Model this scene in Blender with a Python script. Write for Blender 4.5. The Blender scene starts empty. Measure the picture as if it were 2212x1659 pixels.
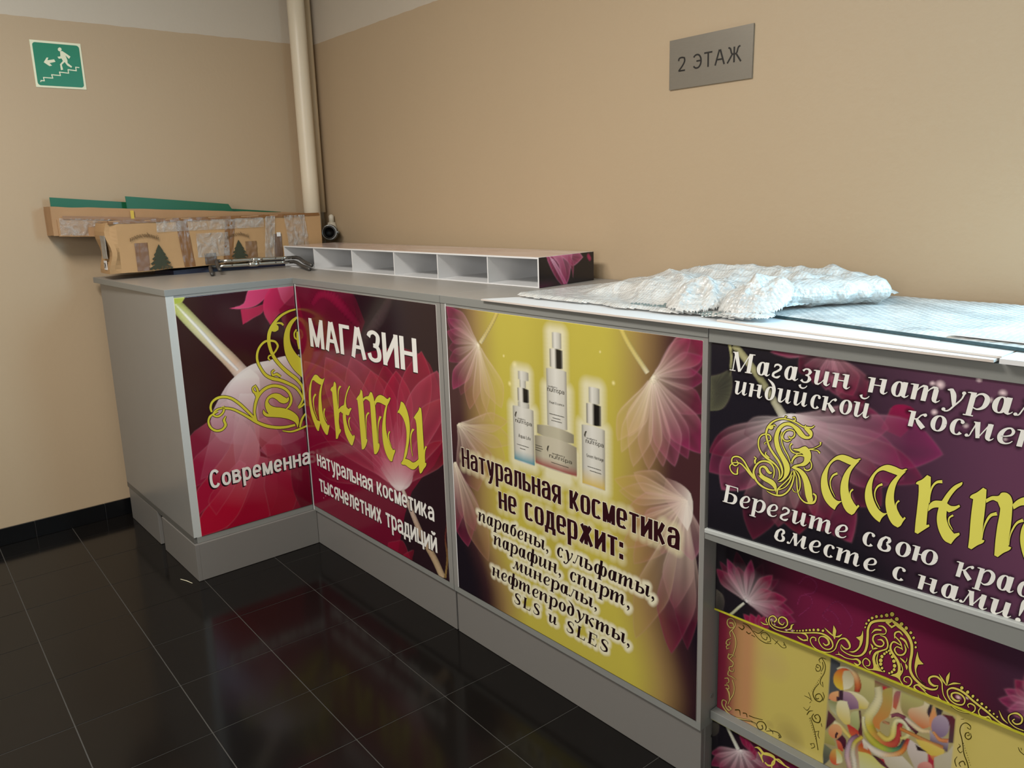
import bpy, bmesh, math, random
import numpy as np
from mathutils import Vector, Matrix, noise
random.seed(7)
C = bpy.context.scene.collection
SC = bpy.context.scene
PI = math.pi
# ------------------------------------------------------------------ camera
cam_d = bpy.data.cameras.new('camera'); cam = bpy.data.objects.new('camera', cam_d); C.objects.link(cam)
SC.camera = cam
F_PX, PPX, PPY = 1716.889, -13.1565, -43.9807
hd, ti, ro = 0.6924208, -0.2052472, -0.03281845
vd = Vector((-math.cos(hd)*math.cos(ti), math.sin(hd)*math.cos(ti), math.sin(ti)))
vr = vd.cross(Vector((0, 0, 1))).normalized(); vu = vr.cross(vd)
r2 = vr*math.cos(ro)+vu*math.sin(ro); u2 = -vr*math.sin(ro)+vu*math.cos(ro)
M = Matrix((r2, u2, -vd)).transposed().to_4x4(); M.translation = Vector((4.0887056, -2.1147146, 1.4733841))
cam.matrix_world = M
cam_d.sensor_width = 36; cam_d.lens = F_PX/2212*36
cam_d.shift_x = -PPX/2212; cam_d.shift_y = PPY/2212
cam_d.clip_start = 0.05
# ------------------------------------------------------------------ view, world, lights
SC.view_settings.view_transform = 'Standard'; SC.view_settings.look = 'None'
SC.view_settings.gamma = 1; SC.view_settings.use_curve_mapping = False
SC.view_settings.exposure = 0.0
w = bpy.data.worlds.new('world'); SC.world = w; w.use_nodes = True
w.node_tree.nodes['Background'].inputs[0].default_value = (0.55, 0.72, 1, 1)
w.node_tree.nodes['Background'].inputs[1].default_value = 1.0
def area(name, loc, target, sx, sy, power, col):
    l = bpy.data.lights.new(name, 'AREA'); l.shape = 'RECTANGLE'; l.size = sx; l.size_y = sy; l.energy = power; l.color = col
    o = bpy.data.objects.new(name, l); C.objects.link(o); o.location = loc
    o.rotation_euler = (Vector(target)-Vector(loc)).to_track_quat('-Z', 'Y').to_euler(); return o
ROOM_X, ROOM_Y, ROOM_Z = 6.2, -5.2, 3.0
# daylight through the window in the back wall, right of the view
area('window_daylight', (4.27, 0.06, 1.86), (3.9, -2.0, 0.9), 1.22, 1.16, 98, (0.45, 0.78, 1.0))
# daylight through the window in the wall behind the camera
area('landing_daylight', (5.05, -5.02, 1.95), (2.0, 0.0, 1.7), 1.7, 1.4, 70, (1.0, 0.97, 0.93))
# added general fill light, set under an unseen ceiling panel
area('ceiling_lamp_light', (2.2, -2.3, 2.93), (2.2, -2.3, 0), 1.2, 0.6, 88, (1.0, 0.95, 0.88))
# ------------------------------------------------------------------ materials
def lin(h):
    c = [int(h[i:i+2], 16)/255 for i in (0, 2, 4)]
    return tuple((x/12.92 if x <= .04045 else ((x+.055)/1.055)**2.4) for x in c)
def mat(name, col, rough=.5, metal=0, noise_amt=0, nscale=20, bump=0, bscale=200, coat=0, spec=.5, alpha=1, trans=0, stretch=None, col2=None):
    m = bpy.data.materials.new(name); m.use_nodes = True; nt = m.node_tree; N = nt.nodes; b = N['Principled BSDF']
    if isinstance(col, str): col = lin(col)
    b.inputs['Base Color'].default_value = (*col, 1); b.inputs['Roughness'].default_value = rough; b.inputs['Metallic'].default_value = metal
    b.inputs['Coat Weight'].default_value = coat; b.inputs['Coat Roughness'].default_value = .05; b.inputs['Specular IOR Level'].default_value = spec
    b.inputs['Alpha'].default_value = alpha; b.inputs['Transmission Weight'].default_value = trans
    if noise_amt or bump:
        tc = N.new('ShaderNodeTexCoord'); mp = N.new('ShaderNodeMapping'); nt.links.new(tc.outputs['Object'], mp.inputs[0])
        if stretch: mp.inputs['Scale'].default_value = stretch
    if noise_amt:
        n = N.new('ShaderNodeTexNoise'); n.inputs['Scale'].default_value = nscale; n.inputs['Detail'].default_value = 5
        nt.links.new(mp.outputs[0], n.inputs['Vector'])
        r = N.new('ShaderNodeMix'); r.data_type = 'RGBA'
        c2 = lin(col2) if isinstance(col2, str) else (col2 or tuple(x*(1-noise_amt) for x in col))
        r.inputs[6].default_value = (*tuple(min(1, x*(1+noise_amt*.6)) for x in col), 1) if not col2 else (*col, 1)
        r.inputs[7].default_value = (*c2, 1)
        nt.links.new(n.outputs[0], r.inputs[0]); nt.links.new(r.outputs[2], b.inputs['Base Color'])
    if bump:
        n2 = N.new('ShaderNodeTexNoise'); n2.inputs['Scale'].default_value = bscale; nt.links.new(mp.outputs[0], n2.inputs['Vector'])
        bp = N.new('ShaderNodeBump'); bp.inputs['Strength'].default_value = bump; bp.inputs['Distance'].default_value = .002
        nt.links.new(n2.outputs[0], bp.inputs['Height']); nt.links.new(bp.outputs[0], b.inputs['Normal'])
    return m
def wall_mat():
    m = mat('wall_paint', 'b19b7e', .55, noise_amt=.05, nscale=1.3, bump=.25, bscale=60)
    nt = m.node_tree; N = nt.nodes; b = N['Principled BSDF']; src = b.inputs['Base Color'].links[0].from_socket
    g = N.new('ShaderNodeNewGeometry'); s = N.new('ShaderNodeSeparateXYZ'); nt.links.new(g.outputs['Position'], s.inputs[0])
    n = N.new('ShaderNodeTexNoise'); n.inputs['Scale'].default_value = 14; nt.links.new(g.outputs['Position'], n.inputs['Vector'])
    ma = N.new('ShaderNodeMath'); ma.operation = 'MULTIPLY_ADD'; nt.links.new(n.outputs[0], ma.inputs[0]); ma.inputs[1].default_value = .008; nt.links.new(s.outputs[2], ma.inputs[2])
    gt = N.new('ShaderNodeMath'); gt.operation = 'GREATER_THAN'; nt.links.new(ma.outputs[0], gt.inputs[0]); gt.inputs[1].default_value = 2.304
    mx = N.new('ShaderNodeMix'); mx.data_type = 'RGBA'; nt.links.new(gt.outputs[0], mx.inputs[0]); nt.links.new(src, mx.inputs[6]); mx.inputs[7].default_value = (*lin('bdb2a2'), 1)
    nt.links.new(mx.outputs[2], b.inputs['Base Color']); return m
M_wall = wall_mat()
M_ceil = mat('ceiling_paint', 'dcd4c8', .8)
M_tile = mat('black_floor_tile', (.007, .006, .0055), .13, noise_amt=.3, nscale=3, spec=.23)
M_grout = mat('floor_grout', (.055, .052, .047), .7)
M_base = mat('black_skirting_tile', (.004, .0042, .005), .22)
M_grey = mat('grey_laminate', '85837f', .30, noise_amt=.05, nscale=9, bump=.1, bscale=500, spec=.45)
M_greytop = mat('grey_worktop_laminate', '979088', .38, noise_amt=.07, nscale=14, bump=.1, bscale=400, spec=.5)
M_edge = mat('grey_edge_band', '7f807c', .4)
M_edged = mat('dark_grey_edge', '5a5955', .45)
M_edgel = mat('light_grey_edge', 'b4b7b4', .3)
M_dark = mat('dark_gap', '1a1918', .7)
M_plinth = mat('grey_plinth', '74716d', .45)  # laminate darkened for plinths, standing in for the dimmer light near the floor
M_white = mat('white_board', 'd8d8d8', .35)
M_wedge = mat('white_board_edge', 'c9bfb6', .5)
M_gold = mat('gold_print', 'c9c23c', .28, spec=.4)
M_goldp = mat('pale_gold_print', 'cfc05a', .28, spec=.4)
M_goldd = mat('dim_gold_print', 'b39b5c', .28, spec=.4)
M_ink = mat('black_print', '1c0a10', .28, spec=.4)
M_olive = mat('olive_print', '3a3208', .28, spec=.4)
M_wtext = mat('white_print', 'e2e0da', .28, spec=.4)
M_cream = mat('cream_print', 'd9d3b8', .28, spec=.4)
M_yell = mat('yellow_edge_tape', 'b7b22e', .35)
M_card = mat('cardboard', 'ad8a60', .75, noise_amt=.16, nscale=7, bump=.3, bscale=40)
M_card2 = mat('dull_cardboard', 'a5815c', .75, noise_amt=.14, nscale=6, bump=.3, bscale=30)
M_tape = mat('brown_packing_tape', '7d5733', .22, noise_amt=.2, nscale=12, bump=.6, bscale=25)
def film_mat(name, scale, strength, white=.55, mixf=.35, vor=0):
    m = bpy.data.materials.new(name); m.use_nodes = True; nt = m.node_tree; N = nt.nodes; b = N['Principled BSDF']
    b.inputs['Base Color'].default_value = (white, white*.985, white*.94, 1); b.inputs['Roughness'].default_value = .16; b.inputs['Specular IOR Level'].default_value = .8
    tr = N.new('ShaderNodeBsdfTransparent'); mx = N.new('ShaderNodeMixShader'); out = N['Material Output']
    tc = N.new('ShaderNodeTexCoord'); n = N.new('ShaderNodeTexNoise'); n.inputs['Scale'].default_value = scale; n.inputs['Detail'].default_value = 6; n.inputs['Distortion'].default_value = 1.2
    nt.links.new(tc.outputs['Object'], n.inputs['Vector'])
    bp = N.new('ShaderNodeBump'); bp.inputs['Strength'].default_value = strength; bp.inputs['Distance'].default_value = .01; nt.links.new(n.outputs[0], bp.inputs['Height'])
    last = bp
    if vor:
        v = N.new('ShaderNodeTexVoronoi'); v.inputs['Scale'].default_value = vor; nt.links.new(tc.outputs['Object'], v.inputs['Vector'])
        v.inputs['Randomness'].default_value = .25
        b2 = N.new('ShaderNodeBump'); b2.inputs['Strength'].default_value = .9; b2.inputs['Distance'].default_value = .003; b2.invert = True
        nt.links.new(v.outputs['Distance'], b2.inputs['Height']); nt.links.new(bp.outputs[0], b2.inputs['Normal']); last = b2
    nt.links.new(last.outputs[0], b.inputs['Normal'])
    ramp = N.new('ShaderNodeMapRange'); nt.links.new(n.outputs[0], ramp.inputs[0]); ramp.inputs[1].default_value = .35; ramp.inputs[2].default_value = .65; ramp.inputs[3].default_value = mixf+.2; ramp.inputs[4].default_value = max(0, mixf-.15)
    nt.links.new(ramp.outputs[0], mx.inputs[0]); nt.links.new(b.outputs[0], mx.inputs[1]); nt.links.new(tr.outputs[0], mx.inputs[2]); nt.links.new(mx.outputs[0], out.inputs[0])
    return m
M_tapec = film_mat('clear_packing_tape', 22, 1.0, .5, .62)
M_bubble = film_mat('bubble_wrap_film', 24, .75, .68, .24, 110)
M_bubflat = film_mat('flat_bubble_wrap_film', 6, .15, .62, .15, 90)
M_green = mat('green_plastic', '0b5a38', .4)
M_greens = mat('green_sign', '147a56', .35, noise_amt=.12, nscale=14)
M_scream = mat('sign_cream', 'dfe0c2', .4)
M_pipe = mat('cream_pipe_paint', 'd9ccb4', .4, noise_amt=.05, nscale=9, bump=.15, bscale=60)
M_wpaint = mat('white_valve_paint', 'c9c1b0', .4)
M_alu = mat('cast_aluminium', '8d8f8e', .35, .8, bump=.2, bscale=120)
M_rub = mat('black_rubber', '141212', .45)
M_chrome = mat('chrome', 'd9d6d0', .12, 1)
M_leg = mat('dark_grey_plastic_sleeve', '4a4642', .4, .4)
M_brush = mat('brushed_steel', '8c857a', .36, .55, noise_amt=.1, nscale=60, stretch=(1, 1, 18))
M_navy = mat('navy_cover', '15152c', .5)
M_screw = mat('grey_screw_cap', '6f6f6c', .4)
M_glass = mat('dark_mirror_edge', '2f474c', .2, noise_amt=.6, nscale=90)
M_vc = bpy.data.materials.new('glossy_poster_print'); M_vc.use_nodes = True
_b = M_vc.node_tree.nodes['Principled BSDF']; _a = M_vc.node_tree.nodes.new('ShaderNodeAttribute'); _a.attribute_name = 'print'
M_vc.node_tree.links.new(_a.outputs['Color'], _b.inputs['Base Color']); _b.inputs['Roughness'].default_value = .16; _b.inputs['Specular IOR Level'].default_value = .5
# ------------------------------------------------------------------ mesh helpers
def link(name, me, m, parent=None):
    o = bpy.data.objects.new(name, me); C.objects.link(o)
    if m is not None:
        for k in (m if isinstance(m, (list, tuple)) else [m]): me.materials.append(k)
    if parent is not None: o.parent = parent
    return o
class MB:
    def __init__(s): s.v = []; s.f = []; s.mi = []
    def poly(s, pts, mi=0):
        n = len(s.v); s.v += [tuple(p) for p in pts]; s.f.append(tuple(range(n, n+len(pts)))); s.mi.append(mi)
    def prism(s, foot, z0, z1, mi=0):
        """foot: xy points counter-clockwise; z0,z1 numbers or lists"""
        k = len(foot); Z0 = z0 if isinstance(z0, (list, tuple)) else [z0]*k; Z1 = z1 if isinstance(z1, (list, tuple)) else [z1]*k
        n = len(s.v); s.v += [(x, y, z) for (x, y), z in zip(foot, Z0)]+[(x, y, z) for (x, y), z in zip(foot, Z1)]
        s.f.append(tuple(range(n+k-1, n-1, -1))); s.f.append(tuple(range(n+k, n+2*k)))
        for i in range(k): j = (i+1) % k; s.f.append((n+i, n+j, n+k+j, n+k+i))
        s.mi += [mi]*(k+2); return s
    def box(s, x0, x1, y0, y1, z0, z1, mi=0): return s.prism([(x0, y0), (x1, y0), (x1, y1), (x0, y1)], z0, z1, mi)
    def tube(s, pts, r, seg=12, mi=0, caps=True):
        pts = [Vector(p) for p in pts]; R = r if isinstance(r, (list, tuple)) else [r]*len(pts); n0 = len(s.v); up = None
        for i, p in enumerate(pts):
            t = (pts[min(i+1, len(pts)-1)]-pts[max(i-1, 0)]).normalized()
            if up is None: up = t.orthogonal().normalized()
            up = (up-t*up.dot(t)).normalized(); b = t.cross(up)
            for k in range(seg):
                a = 2*PI*k/seg; s.v.append(tuple(p+(up*math.cos(a)+b*math.sin(a))*R[i]))
        for i in range(len(pts)-1):
            for k in range(seg):
                a = n0+i*seg+k; b_ = n0+i*seg+(k+1) % seg; s.f.append((a, b_, b_+seg, a+seg)); s.mi.append(mi)
        if caps: s.f.append(tuple(range(n0+seg-1, n0-1, -1))); s.f.append(tuple(range(n0+(len(pts)-1)*seg, n0+len(pts)*seg))); s.mi += [mi, mi]
        return s
    def build(s, name, m, parent=None, smooth=False, bevel=0):
        me = bpy.data.meshes.new(name); me.from_pydata(s.v, [], s.f); me.polygons.foreach_set('material_index', s.mi)
        if smooth: me.polygons.foreach_set('use_smooth', [True]*len(me.polygons))
        me.update(); o = link(name, me, m, parent)
        if bevel:
            b = o.modifiers.new('bevel', 'BEVEL'); b.width = bevel; b.segments = 2; b.limit_method = 'ANGLE'
        return o
def tag(o, label=None, cat=None, group=None, kind=None):
    if label: o['label'] = label
    if cat: o['category'] = cat
    if group: o['group'] = group
    if kind: o['kind'] = kind
    return o
def thing(name, label, cat, loc=(0, 0, 0), rz=0, group=None):
    o = bpy.data.objects.new(name, None); C.objects.link(o); o.location = loc; o.rotation_euler = (0, 0, rz); o.empty_display_size = .1
    return tag(o, label, cat, group)
def smoothpath(P, sub=4, closed=False, corner=62):
    """Catmull-Rom through points (any dimension) keeping sharp corners"""
    P = [np.array(p, float) for p in P]; n = len(P)
    if n < 3: return [tuple(p) for p in P]
    T = []
    for i in range(n):
        if not closed and i in (0, n-1): T.append(None); continue
        a = P[i]-P[i-1]; b = P[(i+1) % n]-P[i]; la = np.linalg.norm(a[:2])+1e-9; lb = np.linalg.norm(b[:2])+1e-9
        cs = float(np.dot(a[:2], b[:2])/(la*lb))
        if cs < math.cos(math.radians(corner)): T.append(('c',)); continue
        t = (a/la+b/lb)/2; T.append((t, la, lb))
    out = []; rng = range(n) if closed else range(n-1)
    for i in rng:
        p0, p1 = P[i], P[(i+1) % n]; L = np.linalg.norm((p1-p0)[:2]); t0, t1 = T[i], T[(i+1) % n]
        m0 = t0[0]*L if t0 is not None and len(t0) > 1 else (p1-p0); m1 = t1[0]*L if t1 is not None and len(t1) > 1 else (p1-p0)
        for k in range(sub):
            s = k/sub; out.append(tuple((2*s**3-3*s*s+1)*p0+(s**3-2*s*s+s)*m0+(-2*s**3+3*s*s)*p1+(s**3-s*s)*m1))
    if not closed: out.append(tuple(P[-1]))
    return out
# ================================================================== SETTING
def structure(name, mb, m, **k):
    o = mb.build(name, m, **k); o['kind'] = 'structure'; return o
structure('wall_left', MB().box(-.12, 0, ROOM_Y, .12, 0, ROOM_Z), M_wall)
wb = MB()   # back wall with a window opening to the right of the view
WX0, WX1, WZ0, WZ1 = 3.62, 4.92, 1.24, 2.48
wb.box(0, WX0, 0, .12, 0, ROOM_Z); wb.box(WX1, ROOM_X+.12, 0, .12, 0, ROOM_Z); wb.box(WX0, WX1, 0, .12, 0, WZ0); wb.box(WX0, WX1, 0, .12, WZ1, ROOM_Z)
structure('wall_back', wb, M_wall)
structure('wall_right', MB().box(ROOM_X, ROOM_X+.12, ROOM_Y, 0, 0, ROOM_Z), M_wall)
wf = MB(); FX0, FX1, FZ0, FZ1 = 4.1, 6.0, 1.0, 2.6
wf.box(-.12, FX0, ROOM_Y-.12, ROOM_Y, 0, ROOM_Z); wf.box(FX1, ROOM_X+.12, ROOM_Y-.12, ROOM_Y, 0, ROOM_Z); wf.box(FX0, FX1, ROOM_Y-.12, ROOM_Y, 0, FZ0); wf.box(FX0, FX1, ROOM_Y-.12, ROOM_Y, FZ1, ROOM_Z)
structure('wall_front', wf, M_wall)
structure('ceiling', MB().box(-.12, ROOM_X+.12, ROOM_Y-.12, .12, ROOM_Z, ROOM_Z+.1), M_ceil)
def window(name, x0, x1, z0, z1, y, d):
    m = MB(); t = .05
    m.box(x0, x1, y, y+d, z0, z0+t); m.box(x0, x1, y, y+d, z1-t, z1); m.box(x0, x0+t, y, y+d, z0+t, z1-t); m.box(x1-t, x1, y, y+d, z0+t, z1-t)
    xm = (x0+x1)/2; m.box(xm-t/2, xm+t/2, y, y+d, z0+t, z1-t)
    return structure(name, m, M_white)
window('window_1', WX0, WX1, WZ0, WZ1, .085, .03); window('window_2', FX0, FX1, FZ0, FZ1, ROOM_Y-.11, .03)
# floor: grout slab, every tile a piece
fl = structure('floor', MB().box(-.12, ROOM_X+.12, ROOM_Y-.12, .12, -.12, -.0012), M_grout)
TA, T0, TT = -.0244726, (1.0738753, -1.4756197), .3
ca, sa = math.cos(TA), math.sin(TA)
def clip(poly, x0, x1, y0, y1):
    for ax, val, sg in ((0, x0, 1), (0, x1, -1), (1, y0, 1), (1, y1, -1)):
        out = []
        for i in range(len(poly)):
            a, b = poly[i], poly[(i+1) % len(poly)]; da, db = sg*(a[ax]-val), sg*(b[ax]-val)
            if da >= 0: out.append(a)
            if (da >= 0) != (db >= 0): t = da/(da-db); out.append((a[0]+(b[0]-a[0])*t, a[1]+(b[1]-a[1])*t))
        poly = out
        if len(poly) < 3: return []
    return poly
g = .0016; far = MB(); tile_me = None
for i in range(-14, 8):
    for j in range(-6, 20):
        q = [(j+.5/TT*g*0, i)]; pts = []
        for a, b in ((0, 0), (1, 0), (1, 1), (0, 1)):
            X = (j+a)*TT+(g if a == 0 else -g); Y = (i+b)*TT+(g if b == 0 else -g)
            pts.append((T0[0]+X*ca-Y*sa, T0[1]+X*sa+Y*ca))
        full = clip(pts, .001, ROOM_X-.001, ROOM_Y+.001, -.001)
        if len(full) < 3: continue
        cx = sum(p[0] for p in pts)/4; cy = sum(p[1] for p in pts)/4
        if cx < 3.8 and cy > -3.0:
            if len(full) == 4 and abs(full[0][0]-pts[0][0]) < 1e-6 and abs(full[2][0]-pts[2][0]) < 1e-6 and abs(full[3][1]-pts[3][1]) < 1e-6:
                if tile_me is None:
                    h = TT/2-g; tile_me = MB().box(-h, h, -h, h, -.008, 0).build('tile', M_tile, fl, bevel=0); tile_me.location = (cx, cy, 0); tile_me.rotation_euler.z = TA; continue
                o = tile_me.copy(); C.objects.link(o); o.parent = fl; o.location = (cx, cy, random.uniform(-.0003, .0002)); o.rotation_euler = (random.uniform(-.0006, .0006), random.uniform(-.0006, .0006), TA)
            else: MB().prism(full, -.008, 0).build('tile', M_tile, fl)
        else: far.prism(full, -.008, 0)
fo = far.build('distant_tiles', M_tile, fl); fo['kind'] = 'stuff'
# black skirting tiles along the left wall
bb = MB().box(0, .004, ROOM_Y, -1.0, 0, .078); bl = structure('baseboard_left', bb, M_grout)
y = -1.0
while y > -3.6:
    MB().box(.002, .012, y-.2975, y, 0.0005, .0805).build('tile', M_base, bl, bevel=.001); y -= .3
structure('baseboard_back', MB().box(3.9+.2, ROOM_X, -.012, 0, 0, .08), M_base)
# lamp housings added to go with the fill light, out of view
for k, (x, y_) in enumerate(((2.2, -2.3), (4.8, -2.6))):
    t = thing('ceiling_lamp', ['white panel lamp on the ceiling over the counter corner', 'white panel lamp on the ceiling over the right end of the counter'][k], 'lamp', (x, y_, ROOM_Z-.001))
    MB().box(-.62, .62, -.32, .32, -.05, 0).build('housing', M_white, t)
# pipes in the corner
p = MB().tube([(.10, -.12, 1.1815), (.10, -.12, 1.6), (.10, -.12, 2.3), (.10, -.12, ROOM_Z-.001)], .0435, 32).build('riser_pipe', M_pipe, smooth=True)
tag(p, 'thick cream painted vertical pipe in the corner of the room', 'pipe')
p = MB().tube([(.050, -.034, 1.43), (.050, -.034, 2.0), (.050, -.034, ROOM_Z-.001)], .018, 16).build('thin_pipe', mat('thin_pipe_paint', 'd2bd9c', .45), smooth=True)
tag(p, 'thin beige painted pipe right behind the thick cream pipe', 'pipe')
# ================================================================== PRINT ENGINE
AW = math.atan2(.52, -.003); AF = math.atan2(.024, 2.046)
HOLD = {}
def sm(x, a, b): t = np.clip((x-a)/(b-a), 0, 1); return t*t*(3-2*t)
class Print:
    """colour grid of a poster: vertices every `cell` metres, u along, z up"""
    def __init__(s, u0, u1, z0, z1, cell, dense_to=None):
        us = np.arange(u0, (dense_to or u1)+cell*.5, cell)
        if dense_to: us = np.concatenate([us, np.arange(us[-1]+.012, u1, .012), [u1]])
        else: us[-1] = u1
        s.u = us; s.z = np.linspace(z0, z1, max(2, int(round((z1-z0)/cell))+1)); s.U, s.Z = np.meshgrid(s.u, s.z); s.col = np.zeros(s.U.shape+(3,))
    def win(s, a, b, c, d):
        i0 = np.searchsorted(s.u, a); i1 = np.searchsorted(s.u, b); j0 = np.searchsorted(s.z, c); j1 = np.searchsorted(s.z, d)
        return (slice(max(j0-1, 0), j1+1), slice(max(i0-1, 0), i1+1))
    def over(s, w_, rgb, al):
        al = np.clip(al, 0, 1)[..., None]; s.col[w_] = s.col[w_]*(1-al)+np.asarray(rgb)*al
    def inside(s, P, U, Z):
        ins = np.zeros(U.shape, bool); d = np.full(U.shape, 9.)
        for (x0, y0), (x1, y1) in zip(P, P[1:]+P[:1]):
            if y0 != y1:
                c = (y0 > Z) != (y1 > Z); ins ^= c & (U < (x1-x0)*(Z-y0)/(y1-y0)+x0)
            L = (x1-x0)**2+(y1-y0)**2+1e-12; t = np.clip(((U-x0)*(x1-x0)+(Z-y0)*(y1-y0))/L, 0, 1); d = np.minimum(d, (U-x0-t*(x1-x0))**2+(Z-y0-t*(y1-y0))**2)
        return ins, np.sqrt(d)
    def poly(s, P, c0, c1=None, b=None, t=None, a0=1, a1=1, edge=0, soft=.002, smooth=True):
        if smooth: P = smoothpath(P, 3, True)
        P = [tuple(p) for p in P]; xs = [p[0] for p in P]; zs = [p[1] for p in P]; w_ = s.win(min(xs)-.01, max(xs)+.01, min(zs)-.01, max(zs)+.01)
        U, Z = s.U[w_], s.Z[w_]
        if U.size == 0: return
        ins, d = s.inside(P, U, Z); sd = np.where(ins, d, -d); cov = np.clip(sd/soft+.5, 0, 1)
        c0 = np.array(lin(c0)); c1 = np.array(lin(c1)) if c1 else c0
        if b: dx, dz = t[0]-b[0], t[1]-b[1]; k = np.clip(((U-b[0])*dx+(Z-b[1])*dz)/(dx*dx+dz*dz+1e-9), 0, 1)
        else: k = np.zeros(U.shape)
        kk = (np.clip(k*1.25, 0, 1)**.6)[..., None] if (c1 is not c0 and a0 != a1) else k[..., None]; rgb = c0*(1-kk)+c1*kk; al = cov*(a0*(1-k)+a1*k)
        if edge > .33 and b:   # sheer petal: clearer inside, denser towards its rim, fine rays from the base
            an = np.arctan2(Z-b[1], U-b[0]); al = al*(.42+.58*np.exp(-d/.010)+.10*np.sin(an*31+b[0]*90)*k); rgb = rgb*(1+.12*np.sin(an*43+3)*(1-k))[..., None]
        s.over(w_, rgb, al)
        if edge: s.over(w_, rgb*.55+np.array([.50, .30, .36])*np.clip(c1.max()*2.2, .15, 1)*.75, np.exp(-(d/.0022)**2)*edge*np.where(k > .08, 1, 0)*(.35+.65*a1)*(1-.55*k))
    def ellipse(s, u, z, ru, rz, c, c1=None, a=1, soft=.002, ax=1):
        P = [(u+ru*math.cos(k*PI/12), z+rz*math.sin(k*PI/12)) for k in range(24)]
        s.poly(P, c, c1, (u, z+rz) if ax else (u-ru, z), (u, z-rz) if ax else (u+ru, z), a, a, 0, soft, False)
    def glow(s, u, z, r, c, a=1, p=2):
        w_ = s.win(u-r, u+r, z-r, z+r); D = np.sqrt((s.U[w_]-u)**2+(s.Z[w_]-z)**2)/r; s.over(w_, lin(c), a*np.clip(1-D, 0, 1)**p)
    def halo(s, pts, r, c, a, inner=.35):
        acc = np.zeros(s.U.shape)
        for (u, z) in pts:
            w_ = s.win(u-r, u+r, z-r, z+r); D = np.sqrt((s.U[w_]-u)**2+(s.Z[w_]-z)**2)/r; acc[w_] = np.maximum(acc[w_], np.clip((1-D)/(1-inner), 0, 1))
        s.over((slice(None), slice(None)), lin(c), a*acc)
    def build(s, name, v, thick, parent, gain=1.0, hook=None):
        nu, nz = len(s.u), len(s.z); n = nu*nz
        co = np.zeros((n, 3), np.float32); co[:, 0] = s.U.ravel(); co[:, 2] = s.Z.ravel(); co[:, 1] = v if hook is None else v+hook(s.U, s.Z).ravel()
        bk = np.array([[s.u[0], v+thick, s.z[0]], [s.u[-1], v+thick, s.z[0]], [s.u[-1], v+thick, s.z[-1]], [s.u[0], v+thick, s.z[-1]]], np.float32)
        I = np.arange(n).reshape(nz, nu); q = np.stack([I[:-1, :-1], I[:-1, 1:], I[1:, 1:], I[1:, :-1]], -1).reshape(-1, 4)
        me = bpy.data.meshes.new(name)
        c = [int(I[0, 0]), int(I[0, -1]), int(I[-1, -1]), int(I[-1, 0])]; e = [n, n+1, n+2, n+3]
        rim = [list(I[0, ::-1])+[n, n+1], list(I[-1, :])+[n+2, n+3], list(I[:, 0])+[n+3, n], list(I[::-1, -1])+[n+1, n+2], [n+1, n, n+3, n+2]]
        loops = np.concatenate([q.ravel()]+[np.array(r, int) for r in rim]); tot = np.concatenate([np.full(len(q), 4), [len(r) for r in rim]]); st = np.concatenate([[0], np.cumsum(tot)[:-1]])
        me.vertices.add(n+4); me.vertices.foreach_set('co', np.vstack([co, bk]).ravel())
        me.loops.add(len(loops)); me.loops.foreach_set('vertex_index', loops.astype(np.int32)); me.polygons.add(len(tot)); me.polygons.foreach_set('loop_start', st.astype(np.int32)); me.polygons.foreach_set('loop_total', tot.astype(np.int32))
        mi = np.zeros(len(tot), np.int32); mi[-5:] = 1; me.polygons.foreach_set('material_index', mi)
        a = me.color_attributes.new('print', 'FLOAT_COLOR', 'POINT'); arr = np.ones((n+4, 4), np.float32); arr[:n, :3] = np.clip(s.col.reshape(-1, 3)*gain, 0, .9); a.data.foreach_set('color', arr.ravel())
        me.update(calc_edges=True); me.validate()
        return link(name, me, [M_vc, M_wedge], parent)
def chaikin_ribbon(flat, sub=4):
    """flat l,r,l,r control values (mm*2) -> smoothed left and right points in metres"""
    P = [tuple(np.array(flat[i:i+4])/2000.) for i in range(0, len(flat), 4)]
    Q = smoothpath(P, sub, corner=115) if len(P) > 2 else P
    return [(q[0], q[1]) for q in Q], [(q[2], q[3]) for q in Q]
LIFT = .00025
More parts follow.
